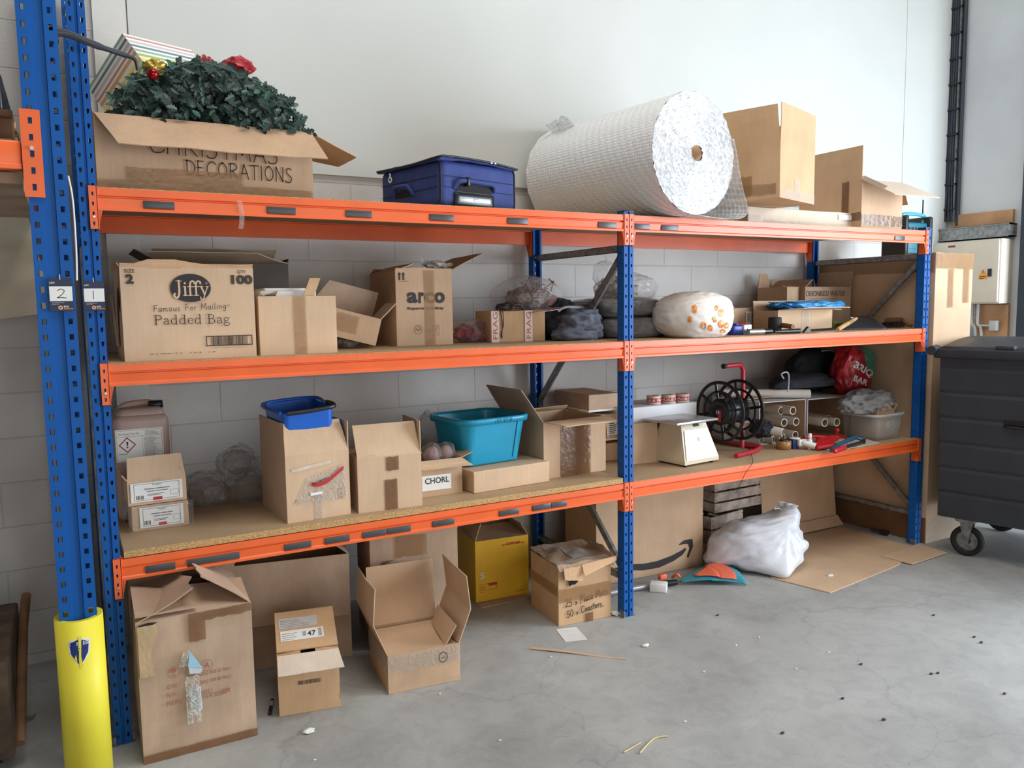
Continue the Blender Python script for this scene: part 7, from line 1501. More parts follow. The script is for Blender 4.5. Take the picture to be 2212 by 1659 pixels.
c = Carton('small carton standing inside the clear tub with a hazard sticker', *(TW_ @ Vector((0.05, 0.03, 0.012))), wt - 0.075, 0.19, ht_ + 0.0, math.degrees(t.rotation_euler.z), CBB, seed=150); c.done()
c.flap('F', 0.06, 22, CBA, in0=-0.01, in1=0.12); c.flap('R', 0.05, 40, CBB); mb = MB(); M2 = c.side('F') @ Matrix.Translation((0, 0, 0.002)); cw = c.w; dd = 0.026; mb.add([(cw*0.60 - dd, 0.075, 0), (cw*0.60, 0.075 - dd*1.2, 0), (cw*0.60 + dd, 0.075, 0), (cw*0.60, 0.075 + dd*1.2, 0)], [(0, 1, 2, 3)], 0, False, M2); mb.text('E', cw*0.60 - 0.006, 0.066, cw*0.60 + 0.006, 0.082, 1, 0.03, 0.3, M2 @ Matrix.Translation((0, 0, 0.0004))); mb.build('hazard_sticker', [PAPER, INK], c.T)
c.sticker(cw*0.74, 0.02, cw*0.96, 0.10, mat_=CBP, fn=lambda mb, M2, w_, h_: lines(mb, w_*.1, h_*.1, w_*.9, h_*.9, 5, 1, M2, 4, 0.3), inks=(INKF,))
GBL = mat('grey_blanket', (148, 148, 150), 0.95, var=0.1, bump=0.2, bscale=150)
q = at(1893, 862, y=0.33)
mb = MB(); blob(mb, (min(q.x, 4.44), 0.235, q.z - 0.015), (0.19, 0.10, 0.085), 160, 0.2, 1.8, 0.18, 2.6, GR + ht_ + 0.01, 5, fn=folds(2.0, 7, 0.018)); tag(mb.build('grey_blanket', GBL), 'folded grey fleece blanket heaped on the clear tub', 'blanket')
sph = at(1866, 876, y=0.22)
# --- black bags with white piping and the red and green charcoal sack behind
BF = mat('black_bag_fabric', (28, 30, 38), 0.8, var=0.15, scale=10, bump=0.1, bscale=120); PIP = mat('white_piping', (190, 190, 192), 0.5)
q = at(1775, 800, y=0.62); zb_ = GR + hT + 0.02
t = thing('black_bag', 'black fabric bag with white piping slumped upright behind the tube cartons', 'bag', (q.x, 0.66, zb_))
mb = MW(); blob(mb, (q.x + 0.0, 0.70, q.z - 0.06), (0.22, 0.11, 0.20), 170, 0.12, 1.6, 0.06, 3, zb_, 5, 0.75); mb.build('bag', BF, t)
def pipepx(pts, y, r_=0.005): return cat([at(u, v, y=y) for u, v in pts], 5)
for pts in ([(1775, 758), (1800, 758), (1816, 770), (1812, 788), (1792, 796)], [(1746, 822), (1775, 820), (1800, 804), (1808, 822), (1825, 850)]):
    mb = MW(); mb.tube(pipepx(pts, 0.575), 0.005, 6); mb.build('piping', PIP, t)
q = at(1740, 835, y=0.50); zc_ = GR + hT + 0.001
t = thing('black_bag', 'smaller black bag with white piping lying over the tube cartons', 'bag', (q.x, 0.50, zc_))
mb = MW(); blob(mb, (q.x + 0.0, 0.53, zc_ + 0.062), (0.27, 0.12, 0.085), 175, 0.12, 1.6, 0.05, 3, zc_ + 0.062, 5, 0.85); 
mb.v = [v for v in mb.v]; mb.build('bag', BF, t)
for pts in ([(1693, 818), (1688, 808), (1700, 804), (1704, 815), (1702, 847)],):
    mb = MW(); mb.tube(pipepx(pts, 0.405), 0.005, 6); mb.build('piping', PIP, t)
SACKR = mat('sack_red', (176, 34, 44), 0.3, var=0.25, scale=5, bump=0.4, bscale=10); SACKG = mat('sack_green', (70, 150, 128), 0.3, var=0.25, scale=5, bump=0.4, bscale=10); SKW = mat('sack_white_print', (214, 206, 206), 0.4)
q = at(1888, 792, y=0.36)
t = thing('charcoal_sack', 'crumpled red and green plastic charcoal sack behind the grey fleece blanket', 'sack', (min(q.x, 4.53), 0.42, GR + ht_ + 0.008))
sc = Vector((min(q.x, 4.53), 0.42, q.z - 0.03)); mb = MW(); blob(mb, sc, (0.155, 0.095, 0.18), 180, 0.16, 1.8, 0.07, 2.5, GR + ht_ + 0.008, 5, 0.8); sv, sf = mb.v, mb.f
mb.m = [1 if (sum((sv[i].x for i in f_), 0.0)/len(f_) - sc.x) > 0.07 + 0.06*math.sin(9*(sv[f_[0]].z)) else 0 for f_ in sf]; mb.build('sack', [SACKR, SACKG], t)
bvh = BVHTree.FromPolygons([v for v in sv], sf)
def onsack(mb2, u, v):
    d = ray(u, v).normalized(); h = bvh.ray_cast(CAM, d); return (h[0] - d*0.003) if h[0] is not None else None
def sacktext(txt, u0, v0, u1, v1, hh, bold=0.03):
    tm = MB(); tm.text(txt, 0, 0, 1, 1, 0, bold); ln = math.hypot(u1 - u0, v1 - v0); ex_, ey_ = (u1 - u0)/ln, (v1 - v0)/ln; m2 = MW(); P = []; ok = True
    for p_ in tm.v:
        q_ = onsack(m2, u0 + (u1 - u0)*p_.x + ey_*hh*p_.y, v0 + (v1 - v0)*p_.x - ex_*hh*p_.y); P.append(q_ if q_ is not None else Vector((0, 0, -5)))
    fs = [f_ for f_ in tm.f if all(P[i].z > 0 for i in f_)]; us = sorted({i for f_ in fs for i in f_}); ix = {i: k for k, i in enumerate(us)}; m2.add([P[i] for i in us], [[ix[i] for i in f_] for f_ in fs]); m2.build('lettering', SKW, t)
sacktext('BRIQ', 1841, 795, 1880, 818, 18); sacktext('BAR', 1842, 822, 1872, 834, 13); sacktext('CK', 1895, 822, 1920, 828, 10)
# ================================================================== ON THE FLOOR
# --- big battered carton at the left
b, w, r_, d_ = boxpx((290, 1570), (311.3, 1651), (556, 1586), 0.0); hb = 0.555
hL = vz(0, 1349, b); pr = at(556, 1586, z=0); hR = vz(0, 1300, pr)
c = Carton('large battered carton with torn tape and faded weight markings, by the left front post', b.x, b.y, 0.001, w, 0.40, (hL + hR)/2, r_, CBC, inks=[INKR], seed=201, warp=0.006)
M_ = c.side('F'); hB = c.h
def tline(s, u0, v0, u1, v1): a = c.f(u0, v1); q = c.f(u1, v0); c.mb.text(s, a[0], a[1], q[0], a[1] + 0.016, 1, 0.0, 0, M_)
for s_, u0, u1, v_ in (('G.W.:', 361, 387, 1484), ('16 KGS( 35.2 lbs)', 404, 500, 1463), ('N.W.:', 361, 385, 1502), ('14 KGS( 30.8 lbs)', 404, 500, 1481), ('51X39X51', 404, 458, 1503), ('cm', 481, 497, 1492), ('MEAS:', 361, 394, 1520), ("20.1''X15.4''X20.1''", 404, 495, 1513)):
    tline(s_, u0, v_ - 6, u1, v_ + 6)
for u, v in ((376, 1453), (414, 1449), (447, 1437)): a = c.f(u, v); ring(c.mb, a[0], a[1], 0.020, 0.020, 0.0015, 1, M_)
a = c.f(447, 1437); c.mb.text('A', a[0] - 0.009, a[1] - 0.010, a[0] + 0.009, a[1] + 0.012, 1, 0.0, 0, M_); a = c.f(376, 1453); c.mb.add([(a[0] - 0.008, a[1] + 0.014, 0), (a[0] - 0.007, a[1] + 0.002, 0), (a[0] + 0.007, a[1] + 0.002, 0), (a[0] + 0.008, a[1] + 0.014, 0)], [(0, 1, 2, 3)], 1, False, M_); rectp(c.mb, a[0] - 0.001, a[1] - 0.012, a[0] + 0.001, a[1] + 0.002, 1, M_); rectp(c.mb, a[0] - 0.007, a[1] - 0.013, a[0] + 0.007, a[1] - 0.011, 1, M_)
c.done(); c.flap('F', 0.19, -80, CBC, rag=0.1, frac=1.0, bend=0.01); c.flap('L', 0.21, -70, CBC, rag=0.15, bend=0.02); c.flap('R', 0.20, -48, CBC, rag=0.25, in0=0.02, in1=0.1, bend=-0.02); c.flap('B', 0.15, -55)
mb = MB(); mb.grid(lambda u, v: Vector((0.0 + 0.2*u, 0.0 + 0.2*v, hB + 0.022 + 0.05*v*(1-u))), 6, 6, 0, False, 0.005); mb.build('torn_flap', CBC, c.T)
c.tape(c.w*0.44, hB*0.80, c.w*0.58, hB + 0.0, mat_=TAPED); c.tape(c.w*0.58, hB*0.94, c.w, hB, mat_=TAPED); c.tape(0.0, 0.0, c.w, 0.03, mat_=TAPED)
mb = MB(); a = c.f(300, 1345); M2 = M_ @ Matrix.Translation((0, 0, 0.0015)); mb.grid(lambda u, v: (0.004 + (0.06 - 0.02*v + 0.010*math.sin(8*v))*u, hB*(1 - 0.36*v) - 0.012, 0.002*abs(nz3((u*4, v*4, 3), 2))), 6, 10, 0, False, 0, M2); mb.build('peeled_patch', mat('peeled_paper', (190, 163, 128), 0.7, var=0.15), c.T)
HOLE_SHADE = mat('torn_hole_shade', (36, 28, 24), 0.9); mb = MB(); mb.add([(0.006, hB - 0.008, 0), (0.02, hB - 0.018, 0), (0.05, hB - 0.014, 0), (0.07, hB - 0.006, 0), (0.04, hB - 0.002, 0)], [(0, 1, 2, 3, 4)], 0, False, M2); mb.build('tear_shade', HOLE_SHADE, c.T)  # flat dark polygon paints the shaded inside of the torn corner
t = thing('torn_document_pouch', 'torn clear pouch with blue-white paper hanging on the battered carton', 'pouch', tuple(wm(c.T) @ Vector((c.w*0.5, -0.01, hB*0.5))))
mb = MB(); mb.M = t.matrix_world.copy(); Mo = wm(t).inverted() @ c.Mw @ M_ @ Matrix.Translation((0, 0, 0.003))
def fpx(u, v): return c.f(u, v)
def poly(mb, pts, dz=0.0): P = [fpx(u, v) for u, v in pts]; mb.add([(x, y, dz) for x, y in P], [tuple(range(len(P)))], 0, False, Mo)
mb = MB(); poly(mb, [(409, 1403), (437, 1440), (405, 1438)], 0.010); mb.build('blue_corner', mat('blue_print_paper', (160, 205, 226), 0.5), t)
mb = MB(); poly(mb, [(405, 1430), (437, 1442), (432, 1452), (409, 1453)], 0.008); poly(mb, [(414, 1481), (433, 1480), (434, 1500), (437, 1526), (432, 1535), (412, 1534), (411, 1500)], 0.008); mb.build('paper', mat('pouch_paper', (206, 212, 222), 0.5), t)
mb = MB()
a = fpx(412, 1560); q = fpx(436, 1452)
mb.grid(lambda u, v: (a[0] - 0.012 + 0.048*u, a[1] + (q[1] - a[1])*v, 0.010 + 0.006*nz3((u*4, v*9, 1), 1.2)), 8, 20, 0, True, 0, Mo); a2 = fpx(386, 1440); mb.grid(lambda u, v: (a2[0] + 0.03*u + 0.016*v, a2[1] + 0.055*v, 0.006 + 0.008*nz3((u*5, v*5, 2), 1.3)), 8, 8, 0, True, 0, Mo); mb.build('film', clear('crinkled_film', (226, 220, 206), 0.45, 0.1, 1.0, 60), t)
# --- long carton behind
bp = at(540, 1452, z=0); pr = at(763.7, 1421, z=0); e_ = pr - bp; ang = math.degrees(math.atan2(e_.y, e_.x)); hl = 0.485
xL = at(505, 1440, z=0)
c = Carton('wide carton behind the small carton, its front flap hanging down', bp.x - 0.07, bp.y + 0.02, 0.001, e_.length + 0.07, 0.38, hl, ang + 2, CBC, seed=202, warp=0.004)
c.done(); c.flap('F', 0.27, 168, CBC, in0=-0.015, in1=0.01, bend=0.004); c.flap('L', 0.12, -60); c.flap('B', 0.1, -60); c.flap('R', 0.1, -50)
# --- small carton "47"
b, w, r_, d_ = boxpx((592, 1528), (604, 1548.6), (736, 1526.6), 0.0); h47 = vz(0, 1434, b) * 1.0
c = Carton('small carton with a barcode and open lid labelled 47, before the wide carton', b.x, b.y, 0.001, w, 0.22, vz(0, 1420, b), r_, CBD, inks=[INK], seed=203, warp=0.002)
h4 = c.h; a = c.f(645, 1480); q = c.f(693, 1464); barcode(c.mb, a[0], a[1], q[0], q[1], 1, c.side('F') @ Matrix.Rotation(0, 4, 'Z'), 5, 24)
c.done(); c.flap('F', 0.085, 128, CBP, in0=0.0, in1=-0.015)
mb = MB(); mb.grid(lambda u, v: Vector((0.0 + w*u, 0.02 + 0.2*v, h4 + 0.010 + 0.085*v)), 6, 6, 0, False, 0.005); lid = mb.build('lid_flap', CBD, c.T)
sl = Vector((0, 0.2, 0.085)).normalized(); LM = Matrix(((1, 0, 0, 0), (0, sl.y, -sl.z, 0.02), (0, sl.z, sl.y, h4 + 0.0115), (0, 0, 0, 1)))
mb = MB(); mb.box((0.018, 0.05, 0), (w - 0.05, 0.105, 0.0006), 0, LM); L2 = LM @ Matrix.Translation((0, 0, 0.001)); mb.text('47', w*0.52, 0.063, w*0.66, 0.09, 1, 0.02, 0, L2); barcode(mb, w*0.44, 0.066, w*0.50, 0.092, 2, L2, 2, 5); lines(mb, 0.024, 0.056, w*0.4, 0.098, 4, 2, L2, 3, 0.2); barcode(mb, w*0.70, 0.056, w*0.76, 0.1, 2, L2, 4, 6); mb.build('address_label', [PAPER, INKB, INKF], lid)
mb = MB(); mb.box((0.014, 0.118, 0), (w - 0.07, 0.175, 0.0006), 0, LM); lines(mb, 0.02, 0.125, w - 0.09, 0.17, 5, 1, L2, 6, 0.2); mb.build('delivery_note', [PAPG, INKF], lid)
c.flap('L', 0.09, -86); c.flap('R', 0.09, -86); c.tape(0.03, h4 - 0.02, w*0.9, h4, mat_=TAPEC)
# --- marker pen
a = at(583, 1541, z=0.009); q = at(588, 1512, z=0.009); t = thing('marker_pen', 'black marker pen lying on the floor left of the small carton', 'pen', tuple(a)); d = (q - a)
mb = MW(); mb.tube([a, a + d*0.45], 0.008, 12); mb.build('cap', BLACK, t); mb = MW(); mb.tube([a + d*0.45, a + d*0.85], 0.0075, 12); mb.build('barrel', mat('pen_grey', (150, 150, 152), 0.4), t); mb = MW(); mb.tube([a + d*0.85, q], 0.0075, 12); mb.build('end_plug', BLACK, t)
# --- carton with tall creased flaps
b, w, r_, d_ = boxpx((795.3, 1437.6), (839.6, 1501), (994.7, 1468.6), 0.0); hf = vz(0, 1418.6, b)
c = Carton('open carton with tall creased flaps standing up, circled mark on its front', b.x, b.y, 0.001, w, 0.33, hf, r_, CBB, inks=[INK], seed=204, warp=0.003)
M_ = c.side('F') @ Matrix.Translation((0, 0, 0.003)); a = c.f(957, 1419); ring(c.mb, a[0], a[1], 0.018, 0.022, 0.0028, 1, M_); rectp(c.mb, a[0] - 0.008, a[1] - 0.003, a[0] + 0.010, a[1] - 0.0005, 1, M_)
c.done(); c.tape(0.0, hf*0.55, w, hf - 0.004, mat_=TAPEC); c.tape(0.0, hf*0.5, 0.33, hf - 0.002, 'L', TAPEC)
c.flap('L', 0.30, 22, CBA, a2=-4, in0=0.0); c.flap('R', 0.30, 22, CBA, a2=-6, in0=0.0, in1=0.0); c.flap('B', 0.27, 14, CBA, a2=2)
mb = MB(); mb.grid(lambda u, v: Vector((0.008 + (w - 0.016)*u, 0.006 + 0.30*v, hf - 0.004 - 0.03*math.sin(math.pi*v*0.5) + 0.03*v*v)), 8, 10, 0, False, 0.005); mb.build('inner_flap', CBA, c.T)
mb = MB(); mb.grid(lambda u, v: Vector((w - 0.004 - 0.05*(1 - v)*(1 - 0.4*u), 0.02 + 0.26*u, hf - 0.01 + 0.08*v)), 6, 5, 0, False, 0.005); mb.build('side_flap', CBA, c.T)
# --- tall carton behind it
b, w, r_, d_ = boxpx((800, 1400), (820, 1420), (1014.3, 1387), 0.0); ht = 0.53
c = Carton('tall worn carton standing behind the carton with creased flaps', b.x, b.y + 0.09, 0.001, w - 0.01, 0.36, ht, r_, CBC, inks=[INKF], seed=205, warp=0.005)
q = at(822, 1215, y=b.y + 0.09); M_ = c.side('F'); a = c.f(826, 1218); c.mb.text('MPC', a[0], a[1] - 0.01, a[0] + 0.05, a[1] + 0.012, 1, 0.02, 0.2, M_)
c.done(); c.flap('F', 0.02, 10, CBC, rag=1.0); c.flap('L', 0.1, -40); c.flap('R', 0.05, 10); c.tape(0.12, ht - 0.1, 0.27, ht, mat_=TAPE)
# --- yellow courier carton
b, w, r_, d_ = boxpx((1015, 1295), (1028.5, 1302.5), (1142.5, 1282.5), 0.0); hd = vz(0, 1171, b); YC = mat('courier_yellow', (226, 176, 34), 0.5, var=0.06); DR = mat('courier_red', (178, 48, 32), 0.5)
c = Carton('yellow courier carton with red lettering and a 5, under the lower beam', b.x, b.y, 0.001, w, 0.28, hd, r_, YC, inks=[DR, mat('faded_white_print', (226, 216, 190), 0.6), INKB], seed=206)
M_ = c.side('F'); a = c.f(1092, 1178); q = c.f(1126, 1168); c.mb.text('DHL', a[0], a[1], q[0], q[1], 1, 0.06, 0.35, M_); rectp(c.mb, a[0] - 0.022, a[1], a[0] - 0.004, a[1] + 0.006, 1, M_); rectp(c.mb, q[0] + 0.002, a[1], q[0] + 0.014, a[1] + 0.006, 1, M_)
a = c.f(1037, 1252); q = c.f(1047, 1236); c.mb.text('5', a[0], a[1], q[0], q[1], 2, 0.04, 0, M_); a = c.f(1037, 1277); q = c.f(1074, 1257); frame(c.mb, a[0], a[1], q[0], q[1], 0.0012, 1, M_); rectp(c.mb, a[0] + (q[0] - a[0])*0.5, q[1] - 0.014, q[0], q[1], 1, M_); lines(c.mb, a[0] + 0.006, a[1] + 0.006, a[0] + 0.04, q[1] - 0.006, 4, 1, M_, 3, 0.2); c.mb.text('Express', a[0], a[1] - 0.012, a[0] + 0.03, a[1] - 0.007, 1, 0, 0, M_); a = c.f(1114, 1278); c.mb.text('Box: Approved', a[0], a[1], a[0] + 0.06, a[1] + 0.007, 3, 0, 0.3, M_)
c.done(); c.flap('B', 0.25, -18, CBB); c.flap('F', 0.2, -82, CBE); c.flap('R', 0.08, -30, CBE); c.flap('L', 0.10, -20, CBB)
mb = MB(); p0 = at(1036, 1312, z=0); p1 = at(1145, 1293, z=0); mb.box((p0.x, p0.y - 0.01, 0.0008), (p1.x, p0.y + 0.05, 0.006)); o = mb.build('cardboard_strip', CBC); tag(o, 'flattened cardboard strip on the floor below the yellow carton', 'cardboard')
o.location = (0, -0.012, 0)
# --- place mats carton
b, w, r_, d_ = boxpx((1142.5, 1307.8), (1207, 1353.7), (1319.7, 1331.6), 0.0); hm = 0.30
c = Carton('torn brown carton handwritten 25 x Place Mats, beside the middle post foot', b.x, b.y, 0.001, w, d_, hm, r_, CBD, inks=[INK, DARK], seed=207, warp=0.005)
M_ = c.side('F'); a = c.f(1222, 1313); q = c.f(1314, 1283); sl_ = (q[1] - a[1])/(q[0] - a[0]); hand(c.mb, '25 x Place Mats', a[0], a[1], 0.040, q[0] - a[0], 0.0038, 1, sl_, M_, 0.03)
a = c.f(1225, 1335); q = c.f(1304, 1308); sl_ = (q[1] - a[1])/(q[0] - a[0]); hand(c.mb, '50 x Coasters,', a[0], a[1], 0.034, q[0] - a[0], 0.0036, 1, sl_, M_, 0.03)
c.mb.add([(0.055, 0.195, 0.0012), (0.068, 0.205, 0.0012), (0.09, 0.205, 0.0012), (0.108, 0.218, 0.0012), (0.10, 0.235, 0.0012), (0.094, 0.247, 0.0012), (0.06, 0.24, 0.0012), (0.056, 0.215, 0.0012)], [tuple(range(8))], 2, False, M_)  # dark patch paints the shade inside the torn hole, face stays whole
c.done(); c.tape(0.0, 0.12, w, 0.19, mat_=TAPE); c.tape(w*0.50, 0, w*0.64, 0.045, mat_=TAPED); c.tape(0.0, 0.15, d_, 0.2, 'L', TAPE)
mb = MB(); mb.grid(lambda u, v: Vector((-0.004 + (w + 0.012)*u, -0.022 + (d_ + 0.02)*v, hm + 0.006 + 0.014*nz3((u*3, v*3, 2), 1.4) + 0.012*v + (0.0 if v > 0.02 else -0.02))), 12, 12, 0, False, 0.006); lid = mb.build('collapsed_lid', CBC, c.T)
mb = MB(); mb.grid(lambda u, v: Vector((0.02 + 0.1*u, -0.018 - 0.012*v, hm - 0.0 - 0.055*v - 0.02*u*v + 0.006*nz3((u*5, v*5, 1), 2))), 8, 5, 0, False, 0.004); mb.build('torn_flap', CBT, c.T)
mb = MB(); mb.grid(lambda u, v: Vector((0.12 + 0.2*u, -0.02 - 0.03*v*(1-u), hm + 0.004 - 0.05*v*(1 - 0.5*u) + 0.02*u + 0.008*nz3((u*5, v*5, 4), 2))), 10, 5, 0, False, 0.004); mb.build('torn_flap', CBT, c.T)
mb = MB(); mb.grid(lambda u, v: Vector((w + 0.006 + 0.01*v, -0.01 + d_*0.95*u, hm - 0.01 + 0.05*v*math.sin(math.pi*(0.2 + 0.7*u)) + 0.012*v*nz3((u*9, v, 3), 1.5))), 12, 4, 0, False, 0.005); mb.build('side_flap', CBC, c.T)
def onlid(x0, y0, x1, y1, nm, m_): 
    mb = MB(); mb.grid(lambda u, v: Vector((x0 + (x1 - x0)*u, y0 + (y1 - y0)*v, hm + 0.009 + 0.014*nz3((((x0 + (x1 - x0)*u) + .004)/(w + .012)*3, ((y0 + (y1 - y0)*v) + .022)/(d_ + .02)*3, 2), 1.4) + 0.012*((y0 + (y1 - y0)*v) + .022)/(d_ + .02))), 6, 6, 0, False, 0.0006); mb.build(nm, m_, lid)
onlid(0.12, 0.07, 0.23, 0.2, 'label', PAPG); onlid(0.05, 0.24, 0.14, 0.29, 'label', mat('lilac_label', (190, 176, 182), 0.6)); onlid(0.0, 0.02, 0.3, 0.06, 'clear_tape', TAPEC)
# --- papers and scraps on the floor
P_ = [at(1201, 1360, z=0), at(1221.6, 1387, z=0), at(1269, 1382, z=0), at(1245, 1355, z=0)]
mb = MB(); mb.add([(p.x, p.y, 0.0008) for p in P_] + [(p.x, p.y, 0.0016) for p in P_], [(3, 2, 1, 0), (4, 5, 6, 7), (0, 1, 5, 4), (1, 2, 6, 5), (2, 3, 7, 6), (3, 0, 4, 7)])
e1_ = (P_[2] - P_[1]); e2_ = (P_[0] - P_[1]); PMx = Matrix(((e1_.x, e2_.x, 0, P_[1].x), (e1_.y, e2_.y, 0, P_[1].y), (0, 0, 1, 0.0019), (0, 0, 0, 1))); frame(mb, 0.12, 0.12, 0.9, 0.72, 0.01, 1, PMx); lines(mb, 0.2, 0.2, 0.8, 0.65, 5, 1, PMx, 3, 0.08); rectp(mb, 0.1, 0.82, 0.9, 0.84, 1, PMx)
tag(mb.build('paper_sheet', [PAPER, PAPG]), 'white printed paper sheet on the floor in front of the torn carton', 'paper')
a = at(1147, 1400, z=0.004); q = at(1354, 1423, z=0.004); d = (q - a); nn_ = Vector((-d.y, d.x, 0)).normalized()*0.017
mb = MB(); mb.grid(lambda u, v: a + d*u + nn_*(v - 0.5)*(1.15 - 0.5*u) + Vector((0, 0, 0.003*math.sin(6*u) + 0.001)), 14, 2, 0, False, 0.003); tag(mb.build('cardboard_strip', CBA), 'long thin torn cardboard strip lying on the open floor', 'cardboard')
def chip_(u, v, r_, label, m_, nm='paper_scrap', sd=1, ct='scrap', group=None):
    p = at(u, v, z=0); mb = MB(); crumple(mb, (p.x, p.y, r_*0.35), (r_, r_*0.8, r_*0.35), sd, 0, 0.5, 2, zmin=0.0006); tag(mb.build(nm, m_), label, ct, group)
chip_(1394, 1396, 0.016, 'white paper scrap on the floor right of the cardboard strip', PAPER, sd=2); chip_(668, 1582, 0.02, 'white paper scrap on the floor right of the battered carton', PAPER, sd=3)
chip_(1330, 1328, 0.026, 'crumpled white tissue at the foot of the middle post', PAPER, 'crumpled_tissue', 4, 'tissue')
chip_(1794, 1245, 0.018, 'small white scrap on the cardboard laid on the floor', PAPER, sd=6)
WDS = mat('straw', (214, 200, 150), 0.7); 
mb = MB(); mb.tube([at(1348, 1625, z=0.004), at(1385, 1604, z=0.004)], 0.003, 6); tag(mb.build('straw_piece', WDS), 'straight straw piece near the bottom of the floor', 'straw')
mb = MB(); mb.tube(cat([at(1382, 1627, z=0.004), at(1412, 1596, z=0.004), at(1442, 1590, z=0.004)], 4), 0.003, 6); tag(mb.build('straw_piece', WDS), 'bent straw piece near the bottom of the floor', 'straw')
DEB = mat('dark_debris', (60, 56, 52), 0.8); LDB = mat('pale_debris', (226, 222, 214), 0.7)
rnd = random.Random(12)
mb = MB()
for u, v in ((1080, 1601), (680, 1643), (1790, 1410), (1720, 1446), (1520, 1452), (1480, 1560), (1640, 1378), (950, 1500), (1190, 1420), (1590, 1395)):
    p = at(u, v, z=0); crumple(mb, (p.x, p.y, 0.003), (0.006, 0.003, 0.003), int(u), 0, 0.5, 1, zmin=0.0003)
o = mb.build('pale_floor_specks', LDB); tag(o, 'pale specks of litter scattered over the concrete floor', 'litter', kind='stuff')
mb = MB()
for u, v in ((2012, 1457), (2026, 1455), (2120, 1389), (2105, 1377), (2017, 1330), (1690, 1585), (1820, 1510), (2170, 1500), (1910, 1556), (1860, 1436), (1550, 1330)):
    p = at(u, v, z=0); crumple(mb, (p.x, p.y, 0.004), (0.010, 0.006, 0.004), int(u) + 3, 0, 0.5, 1, zmin=0.0003)
o = mb.build('dark_floor_specks', DEB); tag(o, 'dark specks of dirt scattered over the right side of the floor', 'litter', kind='stuff')
# --- wide carton with the curved arrow
ar = at(1518, 1221, z=0); al = at(1288, 1268, z=0); e_ = ar - al; ang = math.degrees(math.atan2(e_.y, e_.x))
al2 = at(1278, 1268, z=0)
c = Carton('big closed carton with a dark curved arrow on its front, behind the middle post', al.x, al.y, 0.001, e_.length, 0.34, 0.585, ang, CBB, inks=[INK], open_=False, seed=208, warp=0.003, group=None)
M_ = c.side('F')
up = [c.f(*q) for q in ((1362, 1219), (1390, 1218), (1420, 1212), (1450, 1201), (1471, 1190), (1481, 1183))]; lo = [c.f(*q) for q in ((1362, 1232), (1390, 1232), (1424, 1226), (1455, 1212), (1474, 1199), (1482, 1188))]
lx = c.f(1300, 1214); 
up = [(2*up[0][0] - up[3][0], up[2][1])] + up; lo = [(2*up[1][0] - up[4][0], lo[2][1])] + lo
n_ = len(up); c.mb.add([(x, y, 0) for x, y in lo] + [(x, y, 0) for x, y in up], [(i, i+1, n_ + i+1, n_ + i) for i in range(n_-1)], 1, False, M_)
ap = [c.f(*q) for q in ((1465, 1178), (1478, 1167), (1496, 1164), (1497, 1180), (1487, 1205), (1484, 1203), (1490, 1184), (1487, 1175), (1479, 1175))]; c.mb.add([(x, y, 0) for x, y in ap], [(0, 8, 7, 2, 1), (2, 7, 6, 3), (3, 6, 5, 4)], 1, False, M_)
c.done(); c.tape(0.0, 0.44, c.w, 0.46, mat_=CBC) if False else None
# --- two wooden crates
CRW = mat('crate_wood', (196, 178, 166), 0.8, var=0.25, scale=12, bump=0.15, bscale=60)
def crate(label, x, y, z, w_, d_, h_, rz, n):
    t = thing('wooden_crate', label, 'crate', (x, y, z), rz); k = 0.011
    gap = 0.012; sh_ = (h_ - gap*(n - 1))/n
    for i in range(n):
        z0 = i*(sh_ + gap)
        mb = MB(); mb.rbox((0, 0, z0), (w_, k, z0 + sh_), 0.002)
        for xx in (0.012, w_ - 0.012):
            for zz in (0.25, 0.75): mb.cyl((xx, 0.0005, z0 + sh_*zz), (xx, -0.0012, z0 + sh_*zz), 0.0035, 8, 1)
        mb.build('slat', [CRW, DARK], t)
        mb = MB(); mb.rbox((0, k, z0), (k, d_, z0 + sh_), 0.002); mb.build('slat', CRW, t)
        mb = MB(); mb.rbox((w_ - k, k, z0), (w_, d_, z0 + sh_), 0.002); mb.build('slat', CRW, t)
        mb = MB(); mb.rbox((k, d_ - k, z0), (w_ - k, d_, z0 + sh_), 0.002); mb.build('slat', CRW, t)
    for xx in (k, w_ - k - 0.025):
        for yy in (k, d_ - k - 0.025):
            mb = MB(); mb.box((xx, yy, 0.0), (xx + 0.025, yy + 0.025, h_ - 0.004)); mb.build('corner_post', PLD, t)
    mb = MB(); mb.box((k, k, 0.004), (w_ - k, d_ - k, 0.012)); mb.build('base_panel', CRW, t); return t
yc = 0.56; cx0 = at(1543, 1150, y=yc).x; cx1 = at(1647, 1090, y=yc).x; z2a = at(1600, 1101, y=yc).z
ylo = 0.50; lx0 = at(1536, 1150, y=ylo).x; lz = at(1540, 1118, y=ylo).z
crate('lower wooden slatted crate behind the white sack', lx0, ylo, 0.001, 0.33, 0.30, lz - 0.004, 9, 3)
crate('upper wooden slatted crate stacked behind the white sack', cx0, yc, lz + 0.002 if lz + 0.002 > z2a - 0.05 else z2a, cx1 - cx0, 0.28, 0.20, 2, 3)
